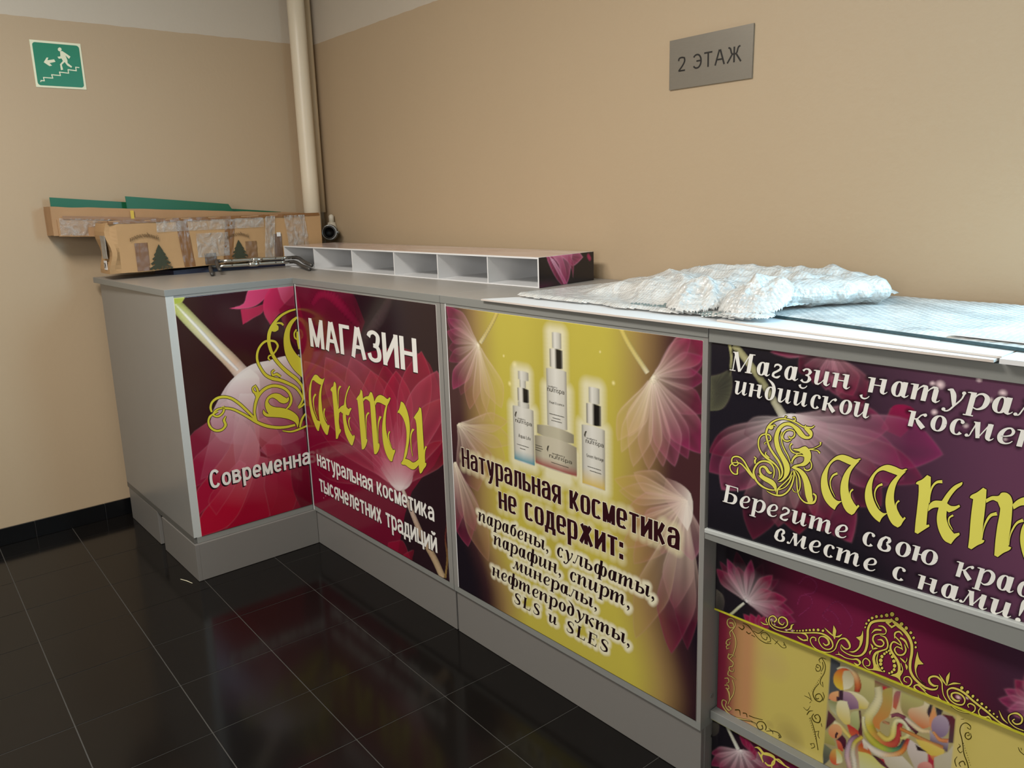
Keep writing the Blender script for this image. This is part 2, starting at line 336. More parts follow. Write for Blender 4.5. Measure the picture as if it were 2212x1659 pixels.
class Ink:
    """flat print pieces lying just proud of a poster face (v grows into the cabinet)"""
    def __init__(s, v): s.v0 = v; s.mb = {}; s.n = 0
    def _mb(s, k): return s.mb.setdefault(k, MB())
    def quadstrip(s, L, R, key, lift, mi=0):
        m = s._mb(key); n = len(m.v); y = s.v0-lift-(s.n % 5)*.00003
        for a, b in zip(L, R): m.v += [(a[0], y, a[1]), (b[0], y, b[1])]
        for i in range(len(L)-1): m.f.append((n+2*i, n+2*i+1, n+2*i+3, n+2*i+2)); m.mi.append(mi)
        s.n += 1
    def ngon(s, P, key, lift, mi=0):
        m = s._mb(key); y = s.v0-lift-(s.n % 5)*.00003; m.poly([(a, y, b) for a, b in P], mi); s.n += 1
    def ribbon(s, flat, key, grow=0, outline=None, lift=2):
        L, R = chaikin_ribbon(flat)
        s.quadstrip(L, R, key, LIFT*lift)
        if outline:
            L2, R2 = [], []
            for a, b in zip(L, R):
                a = np.array(a); b = np.array(b); d = a-b; l = np.linalg.norm(d)+1e-9; d = d/l*outline; L2.append(tuple(a+d)); R2.append(tuple(b-d))
            s.quadstrip(L2, R2, 'outline', LIFT)
    def polygon(s, flat, key, outline=None, lift=2, smooth=True):
        P = [(flat[i]/2000., flat[i+1]/2000.) for i in range(0, len(flat), 2)]
        if smooth: P = [tuple(p) for p in smoothpath(P, 4, True, 50)]
        s.ngon(P, key, LIFT*lift)
        if outline: s.stroke(P+[P[0]], outline*2, 'outline', LIFT)
    def stroke(s, P, w, key, lift):
        L, R = [], []
        for i in range(len(P)):
            a = np.array(P[max(i-1, 0)]); b = np.array(P[min(i+1, len(P)-1)]); d = b-a; l = np.linalg.norm(d)+1e-9; n_ = np.array([-d[1], d[0]])/l; ww = w[i] if isinstance(w, list) else w; p = np.array(P[i])
            L.append(tuple(p+n_*ww/2)); R.append(tuple(p-n_*ww/2))
        s.quadstrip(L, R, key, lift)
    def split(s, gap=.012, keys=('k', 't')):
        """separate the loose clusters of a key into parts of their own"""
        for k in [k for k in s.mb if k.split('#')[0] in keys]:
            m = s.mb.pop(k); used = {}; B = []; owner = {}
            for fi, f in enumerate(m.f):
                r = next((used[v] for v in f if v in used), None)
                if r is None: r = len(B); B.append([9, -9, 9, -9, []])
                for v in f: used[v] = r; x, _, z = m.v[v]; b = B[r]; b[0] = min(b[0], x); b[1] = max(b[1], x); b[2] = min(b[2], z); b[3] = max(b[3], z)
                B[r][4].append(fi)
            ch = True
            while ch:
                ch = False
                for i in range(len(B)):
                    for j in range(len(B)-1, i, -1):
                        a, b = B[i], B[j]
                        if a[0]-gap < b[1] and b[0]-gap < a[1] and a[2]-gap < b[3] and b[2]-gap < a[3]:
                            B[i] = a = [min(a[0], b[0]), max(a[1], b[1]), min(a[2], b[2]), max(a[3], b[3]), a[4]+b[4]]; B.pop(j); ch = True
            for i, b in enumerate(B):
                q = MB(); mp = {}
                for fi in b[4]:
                    f = []
                    for v in m.f[fi]:
                        if v not in mp: mp[v] = len(q.v); q.v.append(m.v[v])
                        f.append(mp[v])
                    q.f.append(tuple(f)); q.mi.append(0)
                s.mb['%s#%s_%d' % (k.split('#')[0], k, i)] = q
        return s
    def build(s, names, parent):
        out = {}
        for k, m in s.mb.items():
            nm, ma = names[k.split('#')[0]]; o = m.build(nm, ma, parent); out[k] = o
        return out
# ------------------------------------------------------------------ stroke lettering
def arc(cx, cy, rx, ry, a0, a1, n=10): return [(cx+rx*math.cos(math.radians(a0+(a1-a0)*i/n)), cy+ry*math.sin(math.radians(a0+(a1-a0)*i/n))) for i in range(n+1)]
def sup(cx, cy, rx, ry, e, a0=0, a1=360, n=20):
    o = []
    for i in range(n+1):
        a = math.radians(a0+(a1-a0)*i/n); c, s_ = math.cos(a), math.sin(a); o.append((cx+rx*math.copysign(abs(c)**(2/e), c), cy+ry*math.copysign(abs(s_)**(2/e), s_)))
    return o
def sans(V, H, w, e, X=1.0, K=1.4):
    """upright sans set: V,H stroke thickness, w centre-line width, e bowl squareness; lowercase height 1, capitals K"""
    b = H/2; t = X-H/2; T = K-H/2; B = lambda x0, x1, y0, y1, a0=0, a1=360: sup((x0+x1)/2, (y0+y1)/2, (x1-x0)/2, (y1-y0)/2, e, a0, a1)
    ln = lambda *p: list(p); G = {}
    G['н'] = (w, [ln((0, 0), (0, X)), ln((w, 0), (w, X)), ln((0, .52*X), (w, .52*X))])
    G['п'] = (w, [ln((0, 0), (0, X)), ln((w, 0), (w, X)), ln((0, t), (w, t))])
    G['и'] = (w, [ln((0, 0), (0, X)), ln((w, 0), (w, X)), ln((0, V*.45), (w, X-V*.45))])
    G['й'] = (w, G['и'][1]+[arc(w/2, X+.3, w*.3, .14, 180, 360)])
    G['а'] = (w, [[(.04*w, .70*X), (.12*w, t-.06), (.45*w, t), (.8*w, t-.04), (w, .72*X), (w, .3*X), (w, 0)], [(w, .60*X), (.55*w, .56*X), (.12*w, .48*X), (0, .28*X), (.1*w, b+.03), (.4*w, b), (.8*w, b+.07), (w, .3*X)]])
    G['т'] = (w*.95, [ln((-V*.35, t), (w*.95+V*.35, t)), ln((w*.475, 0), (w*.475, X))])
    G['у'] = (w, [ln((0, X), (w*.5, .12)), ln((w, X), (w*.42, -.25), (w*.2, -.4+b), (-.02, -.4+b))])
    G['р'] = (w, [ln((0, -.4), (0, X)), B(0, w, b, t)])
    G['л'] = (w, [ln((w, 0), (w, X)), ln((.22*w, t), (w, t)), [(.24*w, X), (.22*w, .4*X), (.12*w, b+.05), (-.12*w, b)]])
    G['ь'] = (w*.95, [ln((0, 0), (0, X)), [(0, .58*X-b), (.5*w, .58*X-b), (.92*w, .5*X-b), (.95*w, .29*X), (.85*w, b+.03), (.5*w, b), (0, b)]])
    G['ы'] = (w*1.35, G['ь'][1]+[ln((w*1.35, 0), (w*1.35, X))])
    G['я'] = (w, [ln((w, 0), (w, X)), [(w, t), (.4*w, t), (.1*w, t-.08), (0, .72*X), (.12*w, .5*X), (.45*w, .44*X), (w, .44*X)], ln((.5*w, .44*X), (0, 0))])
    G['к'] = (w, [ln((0, 0), (0, X)), ln((0, .5*X), (.35*w, .52*X), (.95*w, X)), ln((.3*w, .55*X), (w, 0))])
    G['о'] = (w, [B(0, w, b, t)])
    G['с'] = (w*.95, [B(0, w*.95, b, t, 38, 322)])
    G['м'] = (w*1.25, [ln((0, 0), (0, X)), ln((w*1.25, 0), (w*1.25, X)), ln((.04, X-V*.4), (w*.625, .05)), ln((w*1.25-.04, X-V*.4), (w*.625, .05))])
    G['е'] = (w, [ln((0, .48*X), (w, .48*X)), B(0, w, b, t, 0, 318)])
    G['в'] = (w, [ln((0, 0), (0, X)), [(0, t), (.6*w, t), (.9*w, .75*X), (.6*w, .53*X), (0, .53*X)], [(0, .53*X), (.7*w, .53*X), (w, .28*X), (.7*w, b), (0, b)]])
    G['ч'] = (w, [ln((w, 0), (w, X)), [(0, X), (0, .6*X), (.2*w, .42*X), (w, .42*X)]])
    G['х'] = (w, [ln((0, 0), (w, X)), ln((0, X), (w, 0))])
    G['д'] = (w*1.1, [ln((w*.95, 0), (w*.95, X)), ln((.3*w, t), (w*.95, t)), ln((.3*w, X), (.25*w, .4*X), (.08*w, b)), ln((-.12*w, b), (w*1.18, b)), ln((-.06*w, -.24), (-.06*w, H)), ln((w*1.14, -.24), (w*1.14, H))])
    G['ц'] = (w*1.1, [ln((0, 0), (0, X)), ln((w, 0), (w, X)), ln((0, b), (w*1.2, b)), ln((w*1.2, -.24), (w*1.2, H))])
    G['ж'] = (w*1.6, [ln((w*.8, 0), (w*.8, X)), ln((w*.15, X), (w*.8, .5*X)), ln((0, 0), (w*.62, .55*X)), ln((w*1.45, X), (w*.8, .5*X)), ln((w*1.6, 0), (w*.98, .55*X))])
    G[':'] = (0, [ln((0, 0), (0, .26)), ln((0, .6*X), (0, .6*X+.26))])
    c = w*1.15
    G['Н'] = (c, [ln((0, 0), (0, K)), ln((c, 0), (c, K)), ln((0, .52*K), (c, .52*K))])
    G['М'] = (c*1.2, [ln((0, 0), (0, K)), ln((c*1.2, 0), (c*1.2, K)), ln((.03, K-V*.5), (c*.6, .06)), ln((c*1.2-.03, K-V*.5), (c*.6, .06))])
    G['А'] = (c*1.1, [ln((0, 0), (c*.5, K)), ln((c*1.1, 0), (c*.6, K)), ln((.22*c, .36*K), (.88*c, .36*K))])
    G['Г'] = (c*.58, [ln((0, 0), (0, K)), ln((0, T), (c*.84, T))])
    G['З'] = (c*.9, [[(0, .78*K), (.12*c, T-.08), (.45*c, T), (.8*c, T-.12), (.84*c, .75*K), (.7*c, .56*K), (.4*c, .53*K)], [(.4*c, .53*K), (.75*c, .48*K), (.9*c, .28*K), (.82*c, b+.1), (.45*c, b), (.1*c, b+.08), (-.02*c, .26*K)]])
    G['И'] = (c, [ln((0, 0), (0, K)), ln((c, 0), (c, K)), ln((0, V*.5), (c, K-V*.5))])
    G['С'] = (c*1.05, [sup(c*.525, K/2, c*.525, K/2-b, e, 38, 322)])
    G['Т'] = (c, [ln((0, T), (c, T)), ln((c/2, 0), (c/2, K))])
    G['Э'] = (c*1.05, [sup(c*.5, K/2, c*.525, K/2-b, e, 140, -140), ln((.45*c, .52*K), (c, .52*K))])
    G['Ж'] = (c*1.6, [ln((c*.8, 0), (c*.8, K)), ln((c*.1, K), (c*.3, K-.08), (c*.55, .56*K), (c*.8, .53*K)), ln((0, 0), (c*.6, .56*K)), ln((c*1.5, K), (c*1.3, K-.08), (c*1.05, .56*K), (c*.8, .53*K)), ln((c*1.6, 0), (c, .56*K))])
    G['2'] = (c*.85, [[(0, .74*K), (.08*c, .9*K), (.42*c, T), (.75*c, .9*K), (.8*c, .7*K), (.6*c, .45*K), (.02*c, b)], ln((0, b), (c*.85, b))])
    G['4'] = (c*.9, [ln((c*.65, 0), (c*.65, K)), ln((c*.65, K), (0, .36*K)), ln((0, .33*K), (c*.9, .33*K))])
    # latin for the small bottle labels
    G['n'] = (w, [ln((0, 0), (0, X)), [(0, .6), (.3*w, t), (.75*w, t), (w, .7), (w, 0)]]); G['u'] = (w, [[(0, X), (0, .3), (.25*w, b), (.7*w, b), (w, .4)], ln((w, 0), (w, X))])
    G['t'] = (w*.5, [[(w*.2, 1.3), (w*.2, .2), (w*.5, b)], ln((0, X), (w*.5, X))]); G['r'] = (w*.5, [ln((0, 0), (0, X)), [(0, .6), (.2*w, t), (.55*w, t)]])
    G['i'] = (0, [ln((0, 0), (0, X))]); G['l'] = (0, [ln((0, 0), (0, K))]); G['s'] = (w*.8, [[(.75*w, .85), (.4*w, t), (.05*w, .8), (.15*w, .58), (.65*w, .42), (.75*w, .2), (.4*w, b), (0, .15)]])
    G['p'] = G['р']; G['a'] = G['а']; G['e'] = G['е']; G['q'] = (w, [ln((w, -.4), (w, X)), B(0, w, b, t)]); G['b'] = (w, [ln((0, 0), (0, K)), B(0, w, b, t)]); G['y'] = G['у']
    G['f'] = (w*.5, [[(w*.5, T), (w*.2, T-.1), (w*.2, 0)], ln((0, X), (w*.5, X))]); G['g'] = (w, [B(0, w, b, t), [(w, X), (w, -.2), (.5*w, -.38), (.05, -.3)]])
    G['A'] = G['А']; G['L'] = (c*.8, [ln((0, 0), (0, K)), ln((0, b), (c*.85, b))]); G['H'] = G['Н']; G['G'] = (c*1.1, [sup(c*.525, K/2, c*.525, K/2-b, e, 38, 340), ln((c*.6, .5*K), (c*1.05, .5*K)), ln((c*1.05, .5*K), (c*1.05, .2*K))])
    G['P'] = (c*.9, [ln((0, 0), (0, K)), [(0, T), (.6*c, T), (.9*c, .75*K), (.6*c, .48*K), (0, .48*K)]]); G['E'] = (c*.8, [ln((0, 0), (0, K)), ln((0, b), (c*.85, b)), ln((0, T), (c*.85, T)), ln((0, .52*K), (c*.75, .52*K))])
    G['c'] = G['с']; G['o'] = G['о']
    G[' '] = (.25, [])
    return G
def serif():
    V, h = .27, .07; G = {}
    def st(x, y0=0., y1=1.): return [(x, y0, V), (x, y1, V)]
    def ft(x, y): return [(x-.2, y+h/2, h), (x+.2, y+h/2, h)]
    def tl(x, y1=1.): return [(x, y1, V), (x, .42, V), (x+.02, .14, V*.85), (x+.12, .035, .11), (x+.25, .12, .05), (x+.3, .2, .04)]
    def en(x, y=1.): return [(x-.3, y-.05, .04), (x-.15, y-.04, .09), (x, y-.1, .12)]
    def ell(cx, rx, a0=0, a1=360, cy=.5, ry=.47, n=18):
        o = []
        for i in range(n+1):
            a = math.radians(a0+(a1-a0)*i/n); o.append((cx+rx*math.cos(a), cy+ry*math.sin(a), h+(V-h)*abs(math.cos(a))**1.4))
        return o
    def ball(x, y, r=.1): return [(x-r, y, .05), (x-r*.6, y, r*1.7), (x, y, r*2.1), (x+r*.6, y, r*1.7), (x+r, y, .05)]
    bowl = ell(.38, .27); G['а'] = (.95, [ell(.36, .25), tl(.68)]); G['о'] = (.85, [ell(.42, .3)])
    G['и'] = (1.08, [en(.15), [(.15, 1, V), (.15, .35, V), (.18, .1, V*.8), (.32, .03, .1), (.5, .2, .06), (.68, .5, .06)], tl(.75)])
    G['й'] = (1.08, G['и'][1]+[[(.22, 1.5, .2), (.3, 1.34, .12), (.48, 1.28, .1), (.68, 1.36, .07), (.78, 1.5, .05)]])
    G['н'] = (1.1, [en(.13), st(.13), [(.13, .53, h), (.8, .53, h)], en(.78), tl(.78)])
    G['п'] = (1.08, [en(.13), st(.13), [(.2, .5, .06), (.4, .8, .07), (.58, .95, .12), (.74, .9, V*.8), (.76, .7, V)], tl(.76, .8)])
    G['т'] = (1.6, [en(.13), st(.13), [(.2, .5, .06), (.36, .8, .07), (.52, .95, .12), (.66, .9, V*.8), (.68, .7, V), (.68, 0, V)], [(.74, .5, .06), (.9, .8, .07), (1.06, .95, .12), (1.2, .9, V*.8), (1.22, .7, V)], tl(1.22, .8)])
    G['р'] = (1.0, [en(.18), [(.18, -.42, V), (.18, 1, V)], [(-.08, -.42, h), (.42, -.42, h)], [(.24, .6, .06), (.42, .92, .09), (.62, .97, .14), (.84, .8, V*.85), (.88, .5, V), (.76, .16, V*.7), (.5, .02, .09), (.26, .12, .05)]])
    G['с'] = (.78, [ell(.42, .28, 52, 318), ball(.6, .83, .1)]); G['е'] = (.8, [[(.14, .42, .06), (.4, .47, .07), (.62, .6, .12), (.66, .8, .16), (.52, .96, .1), (.34, .92, .12), (.16, .7, V*.8), (.1, .4, V), (.2, .12, V*.8), (.42, .03, .1), (.62, .1, .07), (.74, .24, .04)]])
    G['г'] = (.72, [[(.1, .74, .05), (.16, .92, .14), (.36, .97, .13), (.56, .86, .16), (.54, .68, .16), (.34, .48, .15), (.12, .3, .17), (.1, .12, .17), (.28, .03, .12), (.46, .06, .16), (.62, .2, .05)]])
    G['з'] = (.76, [[(.1, .8, .16), (.24, .95, .1), (.46, .95, .13), (.6, .78, .22), (.48, .58, .12), (.3, .53, .07)], [(.3, .53, .07), (.52, .48, .12), (.64, .26, V*.9), (.5, .06, .13), (.26, .02, .1), (.08, .16, .18)]])
    G['л'] = (1.12, [ball(.0, .1, .09), [(.02, .04, .06), (.14, .08, .07), (.24, .35, .07), (.42, .95, .07)], [(.3, .96, h), (.86, .96, h)], tl(.8)])
    G['м'] = (1.35, [ball(.0, .1, .09), [(.02, .04, .06), (.12, .08, .06), (.2, .35, .07), (.36, .98, .07)], [(.2, .97, h), (.42, .97, h)], [(.38, 1, V), (.58, .04, .2)], [(.58, .04, .06), (1.0, .98, .07)], [(1.0, .97, .1), (1.14, .97, h)], tl(1.05)])
    G['к'] = (1.02, [en(.13), st(.13), [(.2, .5, .08), (.42, .56, .08), (.58, .8, .08), (.74, .9, .1)], ball(.8, .86, .1), [(.36, .56, .12), (.54, .34, .24), (.86, .02, V)]])
    G['ь'] = (.9, [en(.13), [(.13, .04, V), (.13, 1, V)], [(.16, .5, .06), (.4, .58, .1), (.66, .5, .18), (.74, .28, V), (.6, .07, .14), (.36, .03, .08), (.1, .05, .08)]])
    G['ы'] = (1.42, G['ь'][1]+[tl(1.12), en(1.12)])
    G['ю'] = (1.4, [en(.13), st(.13), [(.13, .5, h), (.6, .5, h)], ell(.88, .32)])
    G['у'] = (.95, [[(.0, .93, .06), (.2, .96, .2), (.34, .7, V), (.44, .3, V*.85), (.5, .0, .15)], ball(.84, .86, .1), [(.86, .8, .1), (.8, .5, .08), (.52, .02, .1), (.26, -.36, .09), (.08, -.4, .08)], ball(.04, -.3, .1)])
    G['ф'] = (1.4, [[(.68, -.42, V), (.68, 1.45, V)], [(.44, -.4, h), (.92, -.4, h)], ell(.36, .25), ell(1.0, .25)])
    G['д'] = (.9, [ell(.4, .28), [(.68, .5, V), (.68, .85, V*.9), (.5, 1.2, .2), (.2, 1.42, .1), (.04, 1.52, .04)]])
    G['б'] = (.88, [ell(.42, .29), [(.13, .5, V), (.14, .85, V*.8), (.3, 1.12, .2), (.55, 1.2, .16), (.7, 1.34, .07)]])
    G['в'] = (.88, [[(.16, .5, .12), (.1, .3, V*.9), (.2, .1, V*.7), (.42, .02, .11), (.66, .14, V*.7), (.68, .36, V*.8), (.5, .53, .1)], [(.12, .3, V), (.16, .7, V*.8), (.36, .98, .13), (.56, .95, .16), (.62, .78, .2), (.48, .56, .09)]])
    G['М'] = (1.85, [[(.2, 1.42, .07), (.2, .04, .08)], [(-.05, .04, h), (.42, .04, h)], [(.0, 1.42, h), (.3, 1.42, h)], [(.24, 1.45, V*1.15), (.74, .02, V*.8)], [(.76, .02, .08), (1.34, 1.43, .08)], [(1.42, 0, V*1.1), (1.42, 1.45, V*1.1)], [(1.16, .04, h), (1.7, .04, h)], [(1.36, 1.42, h), (1.72, 1.42, h)]])
    G['Б'] = (1.2, [[(.22, 0, V*1.05), (.22, 1.45, V*1.05)], [(-.02, 1.415, h), (1.0, 1.415, h)], [(.98, 1.44, .1), (1.06, 1.1, .04)], [(-.02, .035, h), (.5, .035, h)], [(.24, .8, h), (.6, .82, .1), (.92, .68, V*.9), (.98, .4, V*1.05), (.86, .13, V*.7), (.5, .04, h)]])
    G['S'] = (1.05, [[(.86, 1.08, .04), (.84, 1.3, .07), (.5, 1.42, .09), (.2, 1.25, .2), (.22, 1.0, .24), (.5, .76, .3), (.8, .5, .26), (.82, .2, .2), (.5, .03, .1), (.18, .12, .08), (.1, .4, .04)]])
    G['L'] = (1.1, [[(.24, 0, V*1.05), (.24, 1.45, V*1.05)], [(0, 1.415, h), (.5, 1.415, h)], [(0, .04, h*1.1), (.98, .04, h*1.1)], [(.96, .0, .1), (1.04, .42, .04)]])
    G['E'] = (1.15, G['L'][1]+[[(.3, 1.41, h*1.1), (.96, 1.41, h*1.1)], [(.95, 1.44, .1), (1.0, 1.1, .04)], [(.3, .74, h), (.7, .74, h)], [(.7, .56, .04), (.7, .92, .04)]])
    G['N'] = (1.0, []); G['Н'] = (1.5, [st(.2, 0, 1.45), st(1.1, 0, 1.45), [(.2, .75, h), (1.1, .75, h)], ft(.2, 0), ft(1.1, 0), ft(.2, 1.38), ft(1.1, 1.38)])
    G[','] = (.4, [ball(.14, .1, .12), [(.2, .14, .14), (.24, -.05, .1), (.08, -.28, .03)]])
    G['!'] = (.45, [ball(.16, .11, .13), [(.16, .38, .06), (.18, .9, .2), (.2, 1.3, .26), (.2, 1.48, .16)]]); G[' '] = (.62, [])
    return G
def lettering(ink, key, font, text, u0, u1, z0, z1, xh, V=.2, H=.16, slant=0, sp=.34, grow=0, lift=2, du=0, dz=0, smooth_corner=62, arcf=None, maxs=9):
    """lay text from u0 to u1 on a baseline z0..z1 with lowercase height xh; returns sample points"""
    adv = [font[c][0]+(0 if len(text) == 1 else sp) for c in text]; tot = sum(adv)-sp+(V if V else 0); sc = (u1-u0)/tot
    gs = min(sc, xh*maxs); extra = (u1-u0-tot*gs)/max(1, len(text)-1); x = u0+(V/2*gs if V else 0); samples = []; ink.word = getattr(ink, 'word', 0)+1; key0 = key
    for c, a in zip(text, adv):
        if c == ' ': ink.word += 1
        key = '%s#%d' % (key0, ink.word)
        for st in font[c][1]:
            auto = len(st[0]) == 2; P = st
            if len(P) > 2: P = smoothpath(P, 4, False, smooth_corner)
            Q = []
            for i, p in enumerate(P):
                a0 = P[max(i-1, 0)]; b0 = P[min(i+1, len(P)-1)]; dx, dy = b0[0]-a0[0], b0[1]-a0[1]; l = math.hypot(dx, dy)+1e-9; tx, ty = dx/l, dy/l
                wdt = math.sqrt((V*ty)**2+(H*tx)**2) if auto else p[2]
                ex = 0
                if grow and i in (0, len(P)-1): ex = grow/xh*(-1 if i == 0 else 1)
                nx, ny = -ty*wdt/2, tx*wdt/2; px, py = p[0]+tx*ex, p[1]+ty*ex
                if grow: nx += -ty*grow/gs; ny += tx*grow/xh
                def mp(X, Y):
                    X2 = x+(X+slant*Y*xh/gs)*gs+du; f = (X2-u0)/(u1-u0+1e-9); Z = z0+(z1-z0)*f+Y*xh+dz
                    if arcf: Z += arcf(f)
                    return (X2, Z)
                Q.append((mp(px+nx, py+ny), mp(px-nx, py-ny)))
            ink.quadstrip([q[0] for q in Q], [q[1] for q in Q], key, LIFT*lift)
            samples += [((q[0][0]+q[1][0])/2, (q[0][1]+q[1][1])/2) for q in Q[::2]]
            # fill interior samples for straight strokes
            if len(Q) == 2:
                for k in (.25, .5, .75): samples.append((samples[-1][0]*(1-k)+(Q[0][0][0]+Q[0][1][0])/2*k, samples[-1][1]*(1-k)+(Q[0][0][1]+Q[0][1][1])/2*k))
        x += a*gs+extra
    return samples
